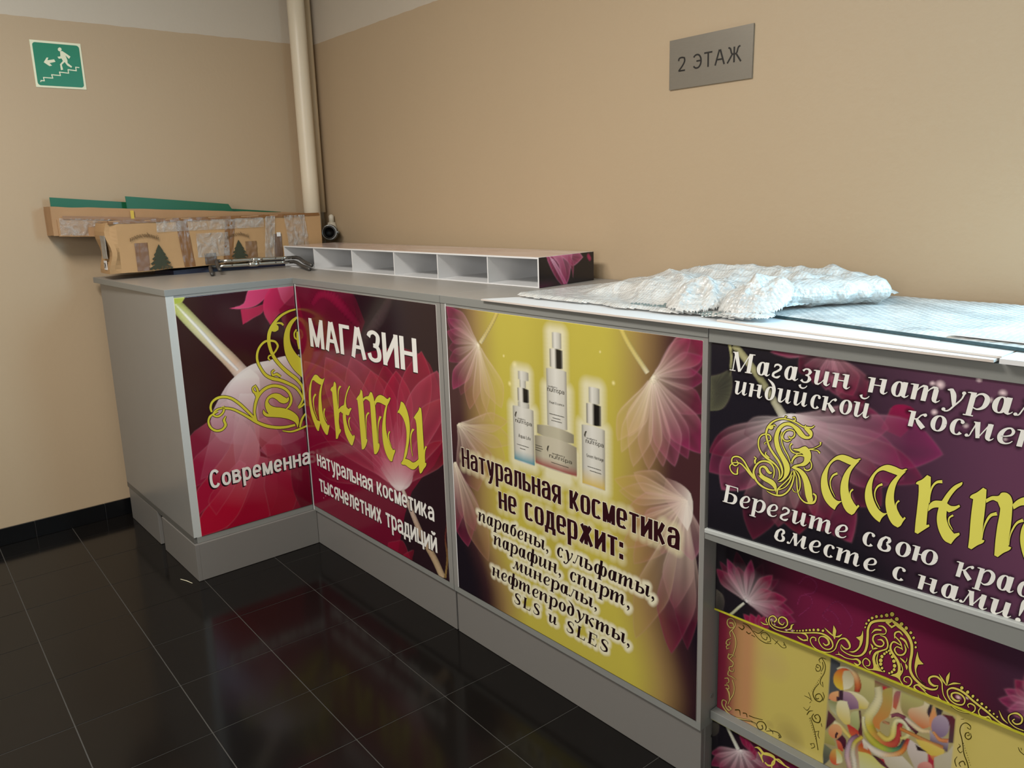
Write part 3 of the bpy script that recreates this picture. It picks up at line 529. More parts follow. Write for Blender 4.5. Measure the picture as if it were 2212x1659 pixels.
# print artwork, with one painted reflection on F2: control points in half millimetres on each board's own plane (u along, z up)
import json
ART = json.loads('''[["W","r","g",[1031,2100,1034,2086,964,2091,971,2074,884,2058,896,2041,815,2000,837,1983,773,1936,801,1924,759,1863,788,1861,768,1789,794,1793,794,1711,819,1722,847,1630,869,1645,915,1552,936,1571,978,1492,999,1508,1024,1429,1041,1438]],
["W","r","g",[799,1735,789,1744,837,1772,824,1781,856,1809,838,1809,832,1854,821,1841,785,1870,783,1852,737,1868,744,1851,687,1831,701,1819,657,1776,675,1770,651,1710,671,1712,674,1641,693,1648,712,1574,729,1589,769,1532,781,1556,834,1507,844,1530,904,1467,917,1487,966,1422,982,1436,1002,1368,1020,1375,1020,1323,1033,1325]],
["W","r","g",[1015,1449,1030,1451,1028,1396,1046,1396,1027,1347,1045,1342,1008,1302,1024,1291,974,1261,989,1249]],
["W","r","g",[984,1242,978,1254,1013,1251,1004,1264,1043,1271,1033,1284]],
["W","r","g",[828,1976,822,1986,854,1989,850,2001,877,1989,878,2004,894,1982,904,1996,907,1969,918,1978]],
["W","r","g",[789,1746,792,1735,761,1742,769,1732,749,1717,762,1718,767,1694,776,1700]],
["W","r","g",[797,1620,804,1609,770,1604,784,1597,776,1564,787,1579,811,1562,818,1584,844,1539,854,1552]],
["W","r","g",[1018,1927,1030,1920,996,1896,1009,1892,1000,1849,1012,1853,1028,1829,1034,1837]],
["W","r","g",[1022,1905,1037,1904,1018,1841,1038,1841,1028,1753,1042,1754]],
["W","r","g",[255,1363,241,1361,251,1396,234,1399,263,1430,250,1442,299,1453,293,1472,350,1456,351,1476,405,1436,414,1453,460,1388,474,1402,509,1330,525,1342,553,1272,568,1283,598,1214,611,1223]],
["W","r","g",[326,1387,352,1391,338,1359,353,1354,318,1333,326,1320,288,1324,286,1309,264,1341,251,1338,275,1357,268,1368,315,1370,313,1383,360,1362,362,1379,410,1345,417,1361,467,1306,477,1321,531,1253,544,1269,597,1195,610,1214,674,1145,683,1168,762,1112,766,1135,853,1097,852,1119,938,1099,936,1118]],
["W","r","g",[354,1309,360,1305,328,1277,348,1272,336,1235,356,1227,312,1211,319,1194,270,1211,266,1194,235,1240,221,1231,221,1286,206,1287,234,1319,222,1331,266,1339,260,1351,300,1352,296,1363]],
["W","r","g",[612,1205,595,1205,603,1284,584,1287,618,1350,597,1358,649,1411,629,1427,701,1455,688,1476,763,1470,761,1494,823,1456,831,1478,875,1423,891,1439,906,1379,927,1384,913,1332,933,1326,892,1288,907,1277,868,1267,874,1258]],
["W","r","g",[633,1408,621,1406,630,1451,608,1444,608,1471,594,1466,606,1489,594,1497,620,1501,626,1517,627,1475,645,1477,632,1433,649,1433]],
["W","r","g",[819,1078,821,1086,894,1051,894,1066,974,1055,969,1073,1046,1071,1041,1086]],
["W","r","g",[1042,1198,1050,1190,1003,1162,1019,1151,981,1121,1000,1111,971,1081,987,1074]],
["W","p","g",[1034,2032,983,2007,936,1953,907,1879,900,1802,910,1715,941,1638,980,1574,1039,1506,1042,1666,1005,1715,972,1777,959,1836,967,1920,995,1973,1040,2017]],
["W","p","g",[796,1943,834,1929,865,1941,868,1968,851,1990,825,1981]],
["W","p","g",[903,1361,883,1353,855,1375,821,1403,774,1415,728,1402,700,1372,690,1331,697,1286,713,1249,686,1270,671,1299,664,1268,683,1239,743,1219,823,1197,896,1164,942,1126,956,1079,973,1120,972,1168,943,1211,889,1254,824,1283,766,1301,732,1326,718,1354,729,1377,759,1383,791,1362,821,1330,857,1314,890,1321,903,1340]],
["F2","p","g",[246,1566,289,1570,340,1551,388,1552,414,1568,397,1536,356,1500,266,1504,207,1516,186,1500,165,1452,146,1377,150,1292,171,1235,222,1172,283,1172,257,1124,234,1080,213,1079,160,1135,121,1202,103,1278,104,1357,124,1434,167,1501,212,1543]],
["F2","p","g",[398,1539,359,1483,330,1402,327,1324,337,1242,370,1189,408,1163,425,1174,435,1166,414,1126,389,1080,364,1076,315,1106,290,1137,267,1181,263,1252,275,1339,297,1414,335,1485,359,1518]],
["F2","p","g",[580,1562,600,1545,599,1464,602,1373,613,1329,613,1294,598,1233,606,1174,623,1174,621,1159,581,1119,552,1080,528,1075,531,1132,528,1219,528,1337,525,1464,499,1480,520,1503,551,1520,567,1551]],
["F2","p","g",[812,1567,821,1557,783,1512,739,1431,742,1381,773,1370,802,1386,823,1382,792,1350,766,1317,722,1315,666,1316,640,1325,615,1306,612,1340,664,1375,700,1390,723,1440,761,1508]],
["F2","p","g",[681,1336,722,1315,724,1258,750,1206,788,1168,813,1156,826,1173,841,1162,826,1130,791,1077,769,1075,725,1108,688,1158,675,1225,670,1282]],
["F2","p","g",[984,1563,1003,1551,1007,1505,1007,1467,1009,1402,1011,1259,1011,1181,1030,1174,1023,1156,962,1083,935,1077,933,1142,929,1270,925,1431,920,1468,904,1471,923,1491,964,1525]],
["F2","p","g",[1006,1494,1050,1518,1091,1530,1121,1565,1145,1564,1165,1527,1171,1496,1110,1485,1072,1497,1036,1494,1013,1474]],
["F2","p","g",[1099,1510,1164,1521,1175,1486,1178,1433,1179,1320,1181,1179,1201,1183,1204,1162,1145,1086,1119,1080,1114,1114,1110,1246,1108,1387,1108,1463]],
["F2","p","g",[1172,1501,1206,1539,1257,1565,1304,1564,1359,1552,1385,1570,1400,1565,1376,1532,1343,1495,1306,1499,1240,1505,1200,1496,1183,1471]],
["F2","p","g",[1366,1530,1342,1484,1320,1417,1309,1340,1318,1273,1348,1210,1391,1171,1406,1183,1419,1172,1391,1129,1367,1081,1343,1077,1294,1112,1263,1175,1253,1254,1260,1330,1286,1410,1318,1480,1341,1513]],
["F2","p","g",[1534,1564,1564,1560,1600,1521,1621,1474,1630,1404,1620,1331,1594,1248,1559,1162,1543,1143,1597,1145,1640,1137,1676,1151,1722,1185,1719,1148,1690,1115,1644,1086,1599,1083,1538,1094,1501,1088,1484,1095,1514,1126,1539,1184,1570,1269,1582,1349,1571,1408,1540,1453,1498,1476,1483,1468,1483,1479,1505,1503]],
["F2","p","g",[1763,1564,1783,1559,1787,1515,1788,1391,1791,1241,1793,1173,1810,1172,1804,1153,1772,1120,1738,1081,1723,1077,1715,1106,1715,1198,1713,1350,1706,1460,1686,1476,1710,1501,1748,1538]],
["F2","r","g",[220,1402,248,1399,179,1360,206,1361,171,1308,189,1312,186,1243,197,1247,234,1186,240,1188]],
["F2","r","g",[363,1301,386,1302,342,1261,364,1265,352,1226,366,1231,386,1194,393,1197]],
["F2","r","g",[658,1541,686,1537,629,1511,651,1511,614,1455,628,1458,606,1351,615,1352]],
["F2","r","g",[776,1304,794,1304,752,1269,770,1272,758,1229,771,1234,788,1193,795,1195]],
["F2","r","g",[1068,1401,1091,1396,1035,1370,1056,1370,1022,1316,1035,1319,1013,1181,1019,1183]],
["F2","r","g",[1232,1401,1261,1400,1207,1359,1228,1361,1191,1295,1203,1298,1184,1182,1190,1183]],
["F2","r","g",[1348,1308,1367,1308,1329,1275,1346,1278,1336,1233,1348,1237,1368,1195,1373,1197]],
["F2","r","g",[1660,1392,1687,1389,1635,1356,1654,1357,1624,1301,1637,1304,1628,1240,1637,1243,1639,1183,1645,1185]],
["F2","r","g",[1808,1295,1829,1295,1792,1262,1807,1264,1787,1215,1796,1217,1791,1175,1796,1177]],
["F4","r","g",[4611,2001,4613,1999,4599,1992,4601,1986,4580,1990,4579,1982,4562,1989,4560,1983,4539,1998,4536,1992,4512,2004,4510,1998,4479,2006,4478,2000,4451,1999,4453,1993,4423,1982,4427,1977,4403,1960,4410,1956,4393,1938,4402,1937,4391,1915,4400,1917,4397,1892,4405,1896,4409,1862,4417,1868,4430,1835,4438,1842,4453,1811,4461,1818,4467,1789,4476,1794,4474,1766,4482,1768,4470,1746,4476,1744,4458,1729,4460,1727]],
["F4","r","g",[4480,2003,4477,2005,4486,2013,4484,2017,4489,2011,4491,2013]],
["F4","r","g",[4512,2013,4512,2016,4523,2014,4526,2019,4525,2010,4530,2007,4515,2004,4517,2001]],
["F4","r","g",[4573,1982,4566,1983,4574,1989,4569,1990,4576,1995,4574,1996]],
["F4","r","g",[4424,1959,4422,1962,4431,1964,4432,1970,4438,1960,4441,1963]],
["F4","r","g",[4392,1914,4393,1920,4409,1915,4412,1921,4415,1907,4421,1909,4413,1896,4417,1893,4402,1891,4403,1887]],
["F4","r","g",[4395,1923,4396,1917,4376,1915,4379,1910,4361,1897,4367,1896,4356,1874,4363,1875,4361,1847,4367,1850,4375,1825,4381,1831,4396,1810,4401,1818,4421,1800,4426,1808,4444,1788,4449,1794,4458,1772,4464,1776,4463,1751,4469,1752,4461,1737,4464,1737]],
["F4","r","g",[4397,1885,4399,1883,4388,1879,4392,1878,4390,1870,4394,1872]],
["F4","r","g",[4396,1840,4401,1839,4392,1828,4398,1830,4401,1819,4406,1825,4413,1814,4416,1819]],
["F4","r","g",[4498,1932,4503,1934,4502,1923,4505,1929,4517,1925,4514,1930,4530,1943,4524,1944,4525,1960,4521,1956,4507,1964,4507,1958,4487,1956,4490,1952,4473,1939,4479,1937,4470,1918,4476,1921,4481,1906,4484,1912,4499,1907,4498,1913,4515,1919,4513,1922]],
["F4","r","g",[4466,1945,4472,1944,4462,1930,4467,1931,4465,1915,4470,1917,4469,1892,4474,1895,4482,1866,4487,1870,4499,1842,4504,1845,4512,1814,4515,1816]],
["F4","r","g",[4438,1730,4433,1730,4443,1753,4437,1752,4439,1780,4433,1776,4421,1799,4416,1791,4393,1801,4393,1793,4366,1789,4370,1783,4345,1763,4353,1761,4336,1735,4345,1737,4341,1710,4351,1716,4356,1691,4363,1698,4378,1677,4383,1685,4405,1671,4408,1678,4437,1673,4438,1679,4454,1680,4454,1684]],
["F4","r","g",[4252,1767,4256,1769,4259,1752,4265,1752,4249,1744,4248,1738,4234,1750,4229,1746,4232,1761,4225,1760,4236,1774,4232,1778,4253,1782,4253,1789,4272,1781,4276,1787,4290,1768,4296,1773,4305,1747,4312,1752,4323,1724,4330,1730,4342,1707,4347,1712]],
["F4","r","g",[4232,1748,4232,1753,4257,1755,4257,1760,4274,1754,4277,1760,4294,1741,4299,1747,4315,1722,4321,1728,4341,1701,4346,1707]],
["F4","r","g",[4261,1737,4264,1737,4255,1718,4263,1719,4256,1707,4262,1703,4245,1704,4242,1698,4228,1715,4223,1711,4223,1731,4217,1731,4232,1745,4228,1747]],
["F4","r","g",[4340,1800,4343,1807,4347,1799,4353,1801,4341,1788,4350,1789,4343,1773,4351,1775]],
["F4","r","g",[4406,1664,4407,1666,4426,1656,4428,1661,4449,1653,4450,1660,4478,1659,4476,1666,4503,1679,4498,1683,4522,1709,4515,1710,4531,1738,4524,1738,4535,1766,4529,1765,4532,1789,4527,1787]],
["F4","r","g",[4461,1662,4454,1661,4463,1683,4456,1684,4475,1701,4470,1704,4495,1725,4491,1728,4514,1751,4509,1753,4525,1783,4521,1784]],
["F4","r","g",[4466,1683,4464,1687,4493,1701,4490,1704,4515,1731,4509,1732,4526,1765,4522,1766]],
["F4","r","g",[4636,1936,4645,1937,4639,1926,4643,1925,4628,1916,4630,1913,4611,1904,4612,1901,4593,1898,4595,1892]],
["F4","r","g",[4643,1892,4638,1886,4631,1900,4629,1895,4615,1899,4614,1895,4597,1898,4596,1893]],
["F4","r","g",[4513,1906,4520,1901,4506,1894,4512,1893,4506,1880,4511,1882,4518,1865,4521,1871,4538,1862,4538,1867,4562,1870,4561,1875]],
["F4","r","g",[4521,1814,4518,1814,4526,1832,4521,1834,4540,1850,4537,1854,4557,1858,4557,1864,4574,1858,4576,1863]],
["F4","r","g",[4517,1821,4515,1821,4528,1843,4524,1845,4547,1865,4545,1868]],
["F4","r","g",[4598,1847,4602,1850,4605,1832,4610,1833,4602,1815,4607,1813,4590,1806,4591,1800,4580,1807,4576,1802,4576,1814,4573,1812]],
["F4","r","g",[4618,1706,4622,1713,4628,1701,4635,1706,4629,1689,4636,1689,4623,1677,4629,1670,4605,1667,4606,1659,4586,1665,4583,1659,4565,1679,4561,1675,4555,1699,4550,1697,4550,1728,4544,1727,4545,1761,4541,1759,4533,1787,4530,1785]],
["F4","r","g",[4535,1789,4537,1791,4548,1773,4553,1777,4556,1750,4562,1753,4559,1723,4564,1724,4554,1701,4558,1701]],
["F4","r","g",[4525,1705,4528,1708,4534,1694,4536,1697,4548,1695,4549,1698]],
["F4","p","g",[4501,1992,4525,1986,4546,1976,4562,1961,4576,1949,4589,1949,4594,1955,4580,1967,4568,1977,4569,1985,4590,1982,4603,1972,4605,1958,4599,1945,4584,1937,4564,1936,4545,1945,4531,1960,4512,1976,4488,1976,4470,1963,4457,1939,4454,1913,4459,1886,4471,1860,4491,1833,4506,1813,4512,1789,4505,1761,4490,1739,4472,1722,4458,1719,4469,1727,4484,1748,4487,1770,4484,1795,4470,1823,4450,1852,4439,1876,4434,1906,4439,1936,4451,1961,4469,1980,4487,1989]],
["F4","p","g",[4408,1955,4423,1966,4429,1959,4427,1951,4418,1944,4406,1946]],
["F4","p","g",[4431,1757,4427,1748,4418,1744,4405,1750,4394,1763,4383,1766,4375,1758,4377,1742,4390,1731,4416,1725,4436,1720,4450,1707,4455,1687,4450,1668,4447,1677,4437,1691,4417,1701,4391,1708,4370,1719,4361,1733,4367,1726,4373,1725,4367,1742,4369,1762,4380,1772,4394,1776,4408,1769,4417,1758,4426,1754]],
["F4","p","g",[4521,1881,4548,1888,4565,1899,4577,1904,4586,1900,4597,1891,4603,1872,4601,1851,4592,1834,4577,1820,4551,1811,4525,1797,4517,1795,4530,1810,4556,1823,4571,1836,4574,1852,4570,1864,4561,1872,4546,1876,4527,1877]],
["F4","p","g",[4520,1798,4541,1804,4562,1801,4584,1786,4601,1759,4613,1727,4617,1700,4621,1680,4611,1663,4600,1664,4589,1687,4582,1716,4575,1748,4563,1773,4547,1790,4528,1795]],
["F4","p","g",[4810,1904,4804,1905,4789,1898,4762,1903,4735,1904,4712,1893,4690,1870,4668,1833,4653,1793,4652,1752,4659,1721,4675,1692,4696,1674,4715,1665,4724,1686,4744,1712,4726,1707,4710,1714,4693,1738,4681,1767,4677,1803,4683,1841,4698,1866,4717,1879,4740,1876,4775,1871,4790,1884]],
["F4","p","g",[4804,1895,4787,1870,4773,1843,4766,1809,4766,1774,4775,1740,4792,1717,4804,1705,4809,1714,4815,1710,4805,1693,4796,1674,4786,1664,4768,1670,4751,1689,4740,1718,4734,1753,4736,1790,4747,1828,4768,1865,4786,1885]],
["F4","p","g",[4986,1905,4981,1906,4967,1899,4940,1904,4914,1905,4892,1894,4870,1871,4849,1834,4836,1794,4834,1753,4842,1722,4858,1694,4879,1675,4897,1666,4905,1687,4925,1713,4908,1708,4892,1716,4875,1739,4863,1769,4859,1804,4864,1841,4878,1867,4897,1879,4920,1877,4954,1872,4968,1885]],
["F4","p","g",[4982,1896,4965,1871,4952,1844,4945,1811,4945,1775,4955,1742,4971,1719,4983,1707,4988,1716,4993,1712,4984,1695,4976,1676,4966,1666,4948,1672,4932,1691,4920,1720,4914,1754,4916,1791,4926,1830,4947,1866,4964,1886]],
["F4","p","g",[5057,1900,5070,1896,5072,1858,5071,1795,5069,1773,5068,1746,5068,1707,5077,1712,5079,1705,5061,1686,5040,1663,5029,1666,5029,1697,5031,1762,5032,1829,5030,1855,5020,1856,5022,1863,5040,1878]],
["F4","p","g",[5176,1904,5177,1897,5158,1870,5141,1837,5132,1811,5144,1805,5160,1808,5173,1817,5176,1810,5158,1791,5141,1778,5126,1785,5106,1787,5087,1780,5070,1762,5072,1788,5088,1808,5114,1815,5131,1852,5151,1883]],
["F4","p","g",[5106,1791,5133,1784,5135,1751,5147,1722,5164,1703,5181,1712,5183,1705,5169,1685,5157,1660,5135,1666,5117,1690,5104,1727,5102,1760]],
["F4","p","g",[5244,1900,5255,1896,5256,1865,5256,1819,5255,1755,5256,1709,5264,1709,5261,1700,5244,1684,5225,1662,5214,1665,5215,1707,5214,1771,5215,1825,5216,1850,5205,1852,5207,1860,5226,1878]],
["F4","p","g",[5256,1861,5274,1877,5294,1884,5302,1897,5316,1901,5328,1895,5337,1877,5339,1850,5303,1840,5293,1861,5278,1864,5258,1848]],
["F4","p","g",[5300,1867,5337,1877,5339,1850,5340,1788,5338,1739,5339,1711,5348,1710,5345,1701,5326,1682,5310,1661,5299,1664,5298,1708,5299,1769,5303,1833]],
["F4","p","g",[5338,1864,5352,1885,5371,1900,5392,1904,5424,1888,5439,1902,5442,1893,5427,1855,5407,1863,5384,1873,5364,1868,5343,1848]],
["F4","p","g",[5425,1875,5409,1836,5399,1793,5403,1746,5421,1704,5443,1680,5456,1688,5452,1669,5438,1644,5415,1649,5393,1677,5376,1723,5371,1756,5374,1795,5390,1834,5410,1864]],
["F4","r","g",[4716,1826,4720,1818,4698,1811,4704,1807,4688,1782,4693,1782,4692,1753,4696,1756,4713,1719,4715,1720]],
["F4","r","g",[4782,1774,4788,1771,4772,1756,4778,1756,4776,1736,4779,1738,4788,1719,4790,1720]],
["F4","r","g",[4896,1827,4900,1819,4879,1812,4884,1808,4869,1783,4874,1783,4874,1755,4877,1757,4894,1720,4896,1722]],
["F4","r","g",[4961,1776,4967,1773,4952,1758,4957,1758,4955,1738,4959,1740,4967,1720,4969,1722]],
["F4","r","g",[5109,1894,5111,1882,5091,1886,5095,1878,5075,1861,5081,1859,5071,1825,5074,1825,5072,1796,5074,1796]],
["F4","r","g",[5153,1774,5158,1769,5141,1758,5146,1757,5142,1738,5146,1740,5157,1715,5159,1717]],
["F4","r","g",[5292,1824,5296,1812,5274,1811,5280,1804,5261,1780,5267,1778,5256,1745,5259,1745,5255,1712,5257,1713]],
["F4","r","g",[5372,1823,5377,1813,5356,1807,5361,1802,5344,1777,5349,1776,5339,1747,5342,1747,5339,1715,5341,1715]],
["A","r","h",[4422,1007,4415,1010,4433,1029,4426,1026,4417,1041,4414,1034,4397,1030,4400,1026,4388,1011,4394,1013,4394,986,4398,990,4417,974,4419,979,4453,975,4454,980,4495,987,4495,992,4536,1002,4536,1007,4579,1020,4579,1026,4622,1038,4622,1045,4649,1044,4651,1052,4673,1041,4677,1049,4690,1028,4696,1034,4695,1011,4701,1011,4684,993,4686,988,4661,986,4659,981,4644,996,4640,992,4636,1014,4631,1012,4642,1029,4639,1032,4657,1034,4659,1042,4672,1027,4679,1035,4676,1014,4684,1014,4667,1005,4666,997,4655,1008,4653,1005]],
["A","r","h",[4402,1012,4404,1013,4408,992,4411,996,4433,988,4434,993,4465,997,4463,1001,4487,1025,4481,1025,4482,1049,4476,1043,4458,1054,4458,1047,4438,1034,4444,1034,4441,1013,4446,1019,4462,1011,4461,1016,4470,1028,4467,1028]],
["A","r","h",[4390,986,4390,982,4367,981,4365,975,4351,984,4350,982]],
["A","r","h",[4389,986,4387,984,4380,1002,4375,999,4382,1016,4380,1015]],
["A","r","h",[4484,996,4483,999,4505,1009,4498,1013,4509,1029,4503,1031,4516,1038,4516,1039]],
["A","r","h",[4706,1048,4703,1046,4708,1071,4695,1065,4709,1090,4695,1083,4697,1108,4696,1107]],
["A","r","h",[4703,1059,4701,1056,4679,1072,4675,1065,4658,1081,4657,1079]],
["A","r","h",[4706,1057,4705,1060,4724,1064,4721,1071,4736,1082,4734,1084]],
["A","r","h",[4585,990,4584,985,4570,988,4570,982,4565,981,4568,979]],
["A","r","h",[4534,985,4535,989,4550,977,4553,985,4574,981,4573,985,4586,1000,4580,997,4574,1017,4570,1009,4547,1011,4546,1007]],
["A","r","h",[4624,1003,4616,1000,4621,1017,4618,1012,4604,1016,4606,1011,4593,995,4598,997,4602,975,4605,979,4625,962,4627,967,4657,963,4658,968,4689,976,4688,980,4711,1001,4707,1002,4720,1034,4715,1035,4731,1056,4728,1060,4748,1064,4751,1073,4763,1052,4771,1060,4768,1036,4775,1037,4759,1027,4759,1020,4747,1028,4743,1022,4735,1036,4734,1034]],
["A","r","h",[4733,1034,4735,1035,4734,1011,4737,1015,4755,1002,4757,1007,4786,1002,4787,1008,4817,1015,4815,1022,4838,1041,4830,1044,4847,1076,4837,1074,4848,1119,4838,1116,4848,1157,4839,1156,4858,1183,4851,1189,4880,1200,4878,1210,4907,1212,4906,1223,4925,1222,4924,1232]],
["A","r","h",[4937,1223,4942,1233,4955,1211,4963,1226,4980,1199,4988,1212,4999,1181,5008,1192,5012,1155,5022,1162,5015,1121,5025,1124,5012,1078,5022,1082,5016,1040,5025,1047,5032,1015,5039,1025,5055,1002,5060,1011,5080,993,5084,1002]],
["A","r","h",[4858,1139,4857,1140,4874,1158,4871,1165,4897,1167,4897,1174]],
["A","r","h",[4883,1182,4884,1186,4901,1185,4903,1192,4913,1174,4918,1179,4912,1163,4914,1160,4891,1153,4892,1149,4868,1138,4873,1135,4862,1111,4869,1115,4878,1091,4881,1099,4902,1096,4900,1102,4913,1120,4907,1117,4901,1132,4898,1124,4884,1123,4884,1120]],
["A","r","h",[4892,1144,4893,1147,4912,1142,4916,1148,4922,1123,4928,1127,4921,1101,4926,1099,4901,1083,4904,1078,4878,1063,4885,1058,4868,1030,4879,1034,4873,1006,4884,1012,4878,984,4888,989]],
["A","r","h",[4889,1064,4892,1065,4884,1033,4889,1035,4892,1004,4897,1008,4904,992,4906,995]],
["A","r","h",[4952,1157,4949,1157,4955,1181,4949,1183,4966,1189,4967,1197,4980,1182,4982,1186]],
["A","r","h",[4948,1165,4951,1169,4971,1147,4975,1152,4984,1118,4986,1120]],
["A","r","h",[4970,1165,4973,1173,4987,1160,4993,1168,5005,1136,5007,1138]],
["A","r","h",[4977,1139,4976,1135,4948,1144,4949,1137,4934,1120,4941,1120,4935,1097,4943,1103,4949,1078,4956,1086,4965,1057,4974,1066,4972,1035,4982,1040,4969,1010,4977,1005,4951,995,4953,989]],
["A","r","h",[4985,1126,4983,1121,4962,1127,4962,1122,4951,1105,4957,1108,4966,1088,4968,1095,4990,1099,4986,1104,5000,1127,4994,1125,4992,1148,4989,1146]],
["A","r","h",[4980,1059,4983,1061,4989,1033,4993,1034,4981,1002,4984,1002]],
["A","r","h",[4857,1091,4858,1093,4862,1079,4869,1084,4865,1070,4866,1070]],
["A","r","h",[4867,1070,4866,1071,4878,1076,4876,1083,4887,1083,4887,1085]],
["A","r","h",[4864,1067,4865,1066,4853,1053,4860,1052,4856,1041,4858,1042]],
["A","r","h",[4976,1081,4978,1083,4988,1071,4993,1078,4999,1066,5000,1068]],
["A","r","h",[4999,1068,4997,1068,5005,1084,5002,1084,5004,1095,5003,1094]],
["A","r","h",[4998,1064,5001,1066,5001,1051,5009,1057,5005,1042,5007,1042]],
["A","r","h",[4877,986,4877,981,4855,976,4854,971,4836,984,4833,980,4833,1002,4828,1001,4842,1015,4842,1021,4856,1009,4861,1013,4855,993,4859,991,4844,986,4845,983]],
["A","r","h",[4984,980,4987,984,4999,966,5001,971,5022,976,5019,980,5031,1004,5025,1001,5019,1018,5017,1012,4999,1006,5002,1004,4998,987,5002,991,5010,986,5012,989]],
["A","r","h",[4712,976,4712,978,4729,982,4731,988,4754,979,4755,984,4784,985,4785,990,4806,992,4809,1001,4815,983,4824,989,4812,977,4812,969,4794,977,4793,974]],
["A","r","h",[4724,997,4725,998,4726,981,4731,984]],
["A","r","h",[5066,974,5066,972,5047,972,5044,967,5041,983,5036,983,5052,993,5053,1001,5066,988,5069,993,5082,983,5084,987]],
["A","p","h",[4822,1139,4825,1110,4822,1077,4808,1042,4786,1019,4769,1017,4792,1031,4810,1061,4812,1086,4795,1095,4814,1109]],
["A","p","h",[5041,1139,5050,1109,5067,1095,5046,1083,5042,1057,5050,1030,5069,1015,5081,1013,5066,1016,5044,1034,5035,1064,5036,1102]],
["A","p","h",[4871,1017,4895,1006,4903,996,4917,989,4883,981,4868,976,4875,990]],
["A","p","h",[4944,988,4967,1008,4978,1027,4988,1029,4983,1002,4988,978,4974,989]],
["A","p","h",[4933,1238,4943,1231,4936,1224,4924,1210,4936,1205,4947,1217,4943,1231,4959,1222,4936,1195,4910,1211,4918,1223]],
["A","p","h",[4520,1009,4519,1006,4517,1004,4515,1004,4514,1006,4514,1009,4517,1011,4519,1011]],
["A","p","h",[4535,1015,4534,1012,4532,1009,4529,1009,4528,1012,4529,1015,4531,1017,4534,1017]],
["A","p","h",[4549,1021,4548,1017,4545,1015,4542,1015,4541,1018,4542,1021,4545,1023,4548,1023]],
["A","p","h",[4564,1028,4563,1024,4560,1021,4556,1021,4555,1024,4556,1028,4559,1031,4562,1031]],
["A","p","h",[4580,1036,4578,1032,4575,1029,4572,1029,4570,1032,4571,1036,4575,1039,4578,1039]],
["A","p","h",[4596,1044,4595,1039,4591,1036,4588,1036,4586,1040,4587,1044,4591,1047,4594,1047]],
["A","p","h",[4614,1052,4613,1047,4609,1044,4605,1044,4603,1047,4604,1053,4608,1056,4612,1056]],
["A","p","h",[4635,1061,4634,1056,4629,1052,4625,1052,4623,1056,4624,1062,4629,1065,4633,1065]],
["A","p","h",[4656,1066,4655,1061,4651,1058,4647,1058,4645,1062,4647,1067,4651,1070,4655,1070]],
["A","p","h",[4834,1157,4833,1154,4831,1151,4828,1152,4827,1154,4828,1157,4830,1160,4833,1160]],
["A","p","h",[4839,1176,4838,1172,4835,1169,4832,1169,4830,1172,4831,1176,4834,1179,4837,1179]],
["A","p","h",[4848,1194,4847,1190,4844,1187,4840,1187,4839,1191,4840,1195,4843,1198,4847,1198]],
["A","p","h",[4862,1210,4860,1205,4857,1202,4853,1202,4851,1206,4852,1211,4856,1214,4860,1214]],
["A","p","h",[4879,1224,4878,1219,4874,1215,4870,1215,4868,1219,4869,1225,4873,1228,4877,1228]],
["A","p","h",[4899,1234,4898,1229,4894,1225,4890,1226,4888,1230,4889,1235,4893,1239,4897,1238]],
["A","p","h",[4920,1246,4919,1240,4914,1236,4909,1236,4906,1241,4908,1247,4913,1252,4918,1251]],
["A","p","h",[4942,1260,4940,1252,4935,1247,4929,1247,4926,1253,4928,1261,4933,1266,4939,1265]],
["A","p","h",[4961,1246,4959,1239,4954,1235,4949,1235,4946,1240,4948,1247,4953,1252,4958,1251]],
["A","p","h",[4980,1233,4978,1226,4974,1222,4969,1222,4966,1227,4968,1233,4973,1238,4978,1237]],
["A","p","h",[4998,1222,4997,1216,4992,1212,4988,1213,4986,1217,4987,1223,4991,1227,4996,1227]],
["A","p","h",[5016,1209,5014,1204,5011,1201,5007,1201,5005,1205,5006,1210,5010,1214,5014,1213]],
["A","p","h",[5027,1192,5026,1188,5023,1184,5019,1185,5017,1188,5019,1193,5022,1196,5026,1196]],
["A","p","h",[5035,1175,5034,1170,5031,1168,5028,1168,5026,1171,5027,1175,5030,1178,5033,1178]],
["A","p","h",[5037,1155,5036,1151,5033,1149,5030,1149,5029,1152,5030,1156,5033,1159,5036,1158]],
["A","p","h",[4936,1095,4935,1091,4932,1088,4929,1089,4928,1091,4929,1095,4931,1098,4934,1098]],
["A","p","h",[4928,1085,4927,1081,4924,1078,4921,1078,4919,1082,4920,1086,4923,1089,4927,1088]],
["A","p","h",[4920,1074,4919,1069,4915,1066,4911,1066,4910,1069,4911,1074,4914,1078,4918,1078]],
["A","p","h",[4912,1058,4911,1052,4906,1048,4902,1048,4899,1052,4901,1059,4905,1063,4910,1063]],
["A","p","h",[4910,1039,4908,1032,4903,1028,4897,1028,4895,1033,4897,1040,4902,1045,4907,1045]],
["A","p","h",[4910,1023,4908,1016,4904,1012,4899,1012,4897,1017,4898,1023,4903,1027,4908,1027]],
["A","p","h",[4915,1007,4914,1002,4910,998,4907,998,4905,1002,4906,1007,4910,1011,4913,1010]],
["A","p","h",[4923,996,4922,992,4919,990,4917,990,4915,993,4916,997,4919,999,4922,999]],
["A","p","h",[4942,1086,4941,1081,4938,1078,4935,1078,4933,1082,4934,1086,4937,1089,4941,1089]],
["A","p","h",[4953,1076,4951,1070,4947,1066,4943,1066,4941,1070,4943,1076,4946,1080,4951,1080]],
["A","p","h",[4961,1059,4959,1053,4955,1049,4950,1049,4948,1053,4949,1060,4954,1064,4958,1064]],
["A","p","h",[4965,1041,4964,1034,4959,1029,4954,1029,4952,1034,4953,1041,4958,1046,4963,1045]],
